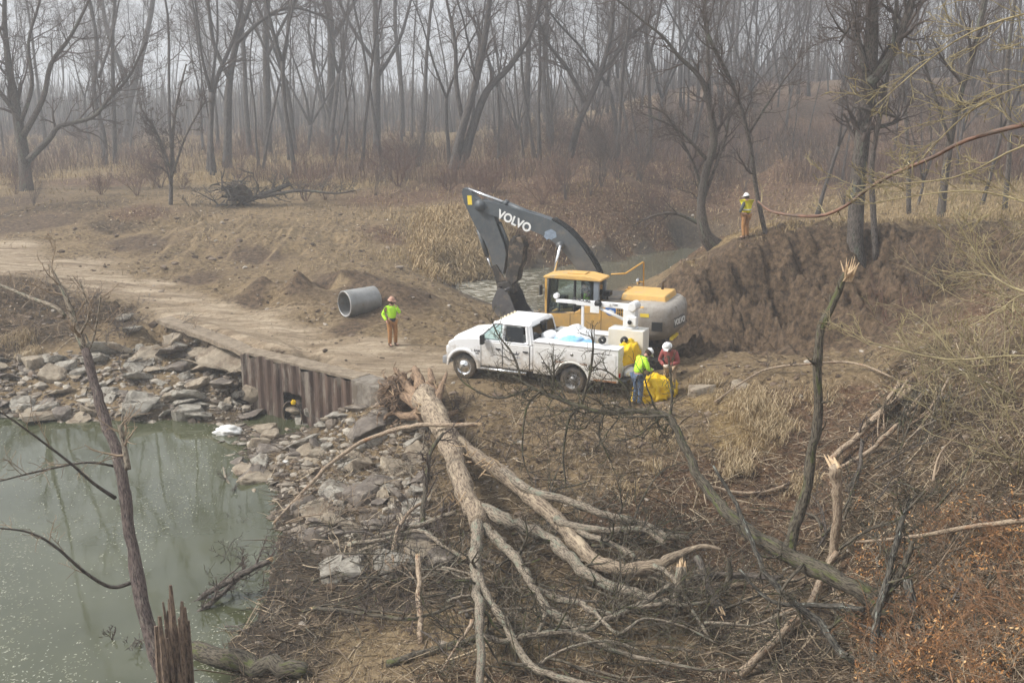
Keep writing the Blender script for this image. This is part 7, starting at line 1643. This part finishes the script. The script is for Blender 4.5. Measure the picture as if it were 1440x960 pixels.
# long drooping grass on the bend of the river
P, t = px_scatter(7600, 540, 800, 296, 400, rs)
def pxy(P): d_ = P[:, 1] * cP - (P[:, 2] - CAMH) * sP; return 720 + P[:, 0] / d_ * FOC, 480 - ((P[:, 2] - CAMH) * cP + P[:, 1] * sP) / d_ * FOC
c = cover(P[:, 0], P[:, 1]); qx, qy = pxy(P); k = (c[:, 3] * np.exp(-((qx - 672) / 62) ** 2) > rs.uniform(.05, .6, len(P))) & (P[:, 2] > -.85); P, t = P[k], t[k]
blades('long_grass', P, rs.uniform(.4, .95, len(P)), np.full(len(P), .032), rs, .8, 8, .3, (.35, -.45), tint_mat('straw', [(0, (.17, .12, .06)), (.35, (.38, .28, .15)), (.75, (.56, .42, .25)), (1, (.68, .54, .35))]))
P, t = px_scatter(15000, -60, 1500, 172, 258, rs); k = (P[:, 1] > 66) & (P[:, 1] < 240) & (fbm(P[:, 0] * .12, P[:, 1] * .12, 3) > rs.normal(-.02, .12, len(P))); P, t = P[k], t[k]
blades('undergrowth', P, rs.uniform(.5, 2.4, len(P)), np.clip(t * .00035, .02, .07), rs, .5, 5, np.clip(t * .008, .4, 1.2), None, tint_mat('undergrowth_stems', [(0, (.07, .045, .035)), (.6, (.16, .10, .07)), (1, (.27, .19, .125))]))
P, t = px_scatter(4200, -80, 1540, 140, 200, rs); q = rs.uniform(150, 300, len(P)); P[:, 0] *= q / P[:, 1]; P[:, 1] = q; P[:, 2] = T(P[:, 0], P[:, 1])
blades('treeline', P, rs.uniform(2, 11, len(P)), np.full(len(P), .18), rs, .18, 4, .8, None, tint_mat('distant_stems', [(0, (.06, .05, .045)), (1, (.15, .12, .10))]))
# tufts on the promontory rim and the right slope
P, t = px_scatter(2600, 930, 1480, 290, 350, rs); k = (P[:, 2] > 2.5) & (cover(P[:, 0], P[:, 1])[:, 3] > .35) & (slope(P[:, 0], P[:, 1]) < .5); P = P[k]
blades('rim_grass', P, np.full(len(P), .30), np.full(len(P), .022), rs, .6, 7, .15)
M_straw2 = tint_mat('pale_straw', [(0, (.22, .16, .09)), (.4, (.46, .35, .21)), (1, (.70, .57, .38))])
def tuft(px, py, n, H, label, rad=.3, lean=(0, -.6)):
    p = G(px, py); m_ = n; Q = np.stack([p.x + rs.normal(0, rad, m_), p.y + rs.normal(0, rad, m_), np.zeros(m_)], -1)
    o = blades('grass_tuft', Q, np.full(m_, H), np.full(m_, .013), rs, .6, 9, .06, lean, M_straw2); del o['kind']; tag(o, label, 'grass tuft')
for i, (x, y, n, H, lb, rad) in enumerate([(1070, 575, 90, .55, 'broad pale grass tuft hanging on the upper right slope', .4), (1085, 610, 80, .55, 'pale drooping tuft below the broad one on the right slope', .3), (1036, 660, 80, .55, 'thick straw tuft in the middle of the right slope', .22), (1060, 560, 60, .45, 'pale grass patch on the rim of the bench', .5), (990, 540, 50, .45, 'straw tuft right of the yellow fabric', .25),
                             (1130, 690, 45, .5, 'straw tuft left of the snapped sapling', .2), (1150, 560, 50, .4, 'dry tuft left of the mossy upright stem', .4), (920, 660, 25, .4, 'small tuft below the arching branch', .12), (940, 615, 30, .4, 'brown grass tuft on the slope right of the truck', .3), (880, 690, 20, .35, 'small brown tuft on the slope under the mossy twigs', .2), (30, 480, 40, .6, 'yellow green grass clump in the left brush', .3), (45, 500, 30, .5, 'smaller yellow green clump below it in the left brush', .2)]):
    tuft(x, y, n, H, lb, rad)
P, t = px_scatter(2600, 880, 1300, 520, 800, rs); c = cover(P[:, 0], P[:, 1]); k = c[:, 3] * .3 + c[:, 2] * .05 > rs.uniform(0, 1, len(P)); P = P[k]
blades('slope_grass', P, np.full(len(P), .3), np.full(len(P), .01), rs, .8, 8, .08, (0, -.5))
P, t = px_scatter(450, 420, 900, 860, 985, rs); blades('sparse_grass', P, np.full(len(P), .22), np.full(len(P), .008), rs, .9, 4, .06)
# ------------------------------------------------------------------ sky, sun, air, camera
w = bpy.data.worlds.new('World'); scene.world = w; w.use_nodes = True
nt = w.node_tree; bg = nt.nodes['Background']
sky = nt.nodes.new('ShaderNodeTexSky'); sky.sky_type = 'NISHITA'; sky.sun_disc = False
SUN_EL, SUN_ROT = R(46), R(262)
sky.sun_elevation = SUN_EL; sky.sun_rotation = SUN_ROT
sky.air_density = 1; sky.dust_density = 5; sky.ozone_density = 1
hs = nt.nodes.new('ShaderNodeHueSaturation'); hs.inputs['Saturation'].default_value = .12
nt.links.new(sky.outputs[0], hs.inputs['Color'])
mx = mixc(nt, .6, hs.outputs[0], (4.5, 4.75, 5.1))
nt.links.new(mx, bg.inputs['Color']); bg.inputs['Strength'].default_value = .08
sun = bpy.data.lights.new('sun', 'SUN'); sun.energy = 1.5; sun.angle = R(10); sun.color = (1, .965, .91)
so = bpy.data.objects.new('sun', sun); C.objects.link(so)
sd = Vector((math.sin(SUN_ROT) * math.cos(SUN_EL), math.cos(SUN_ROT) * math.cos(SUN_EL), math.sin(SUN_EL)))
so.rotation_euler = (-sd).to_track_quat('-Z', 'Y').to_euler()
so.location = sd * 60
HAZE = True
if HAZE:
    mb = MB(); mb.box((-560, -90, -8), (560, 660, 34))
    m = bpy.data.materials.new('haze_air'); m.use_nodes = True; nt = m.node_tree; nt.nodes.clear()
    out = nt.nodes.new('ShaderNodeOutputMaterial'); pv = nt.nodes.new('ShaderNodeVolumePrincipled')
    pv.inputs['Color'].default_value = (.92, .955, 1, 1); pv.inputs['Density'].default_value = .0018; pv.inputs['Anisotropy'].default_value = .25
    nt.links.new(pv.outputs[0], out.inputs['Volume'])
    h = mb.build('haze', m, smooth=False); h['kind'] = 'stuff'
cam = bpy.data.cameras.new('camera'); co = bpy.data.objects.new('camera', cam); C.objects.link(co)
cam.sensor_width = 36; cam.lens = 36 * FOC / 1440; cam.clip_end = 2000; cam.clip_start = .1
co.location = (0, 0, CAMH); co.rotation_euler = (R(90) - PITCH, 0, 0)
scene.camera = co
scene.view_settings.view_transform = 'Standard'; scene.view_settings.look = 'None'
scene.view_settings.exposure = 1.42; scene.view_settings.gamma = 1
scene.view_settings.use_curve_mapping = False
cy = scene.cycles
cy.max_bounces = 5; cy.diffuse_bounces = 2; cy.glossy_bounces = 3; cy.transmission_bounces = 4; cy.volume_bounces = 1; cy.transparent_max_bounces = 6
cy.use_denoising = True; cy.sample_clamp_indirect = 6
cy.use_adaptive_sampling = True; cy.adaptive_threshold = .02
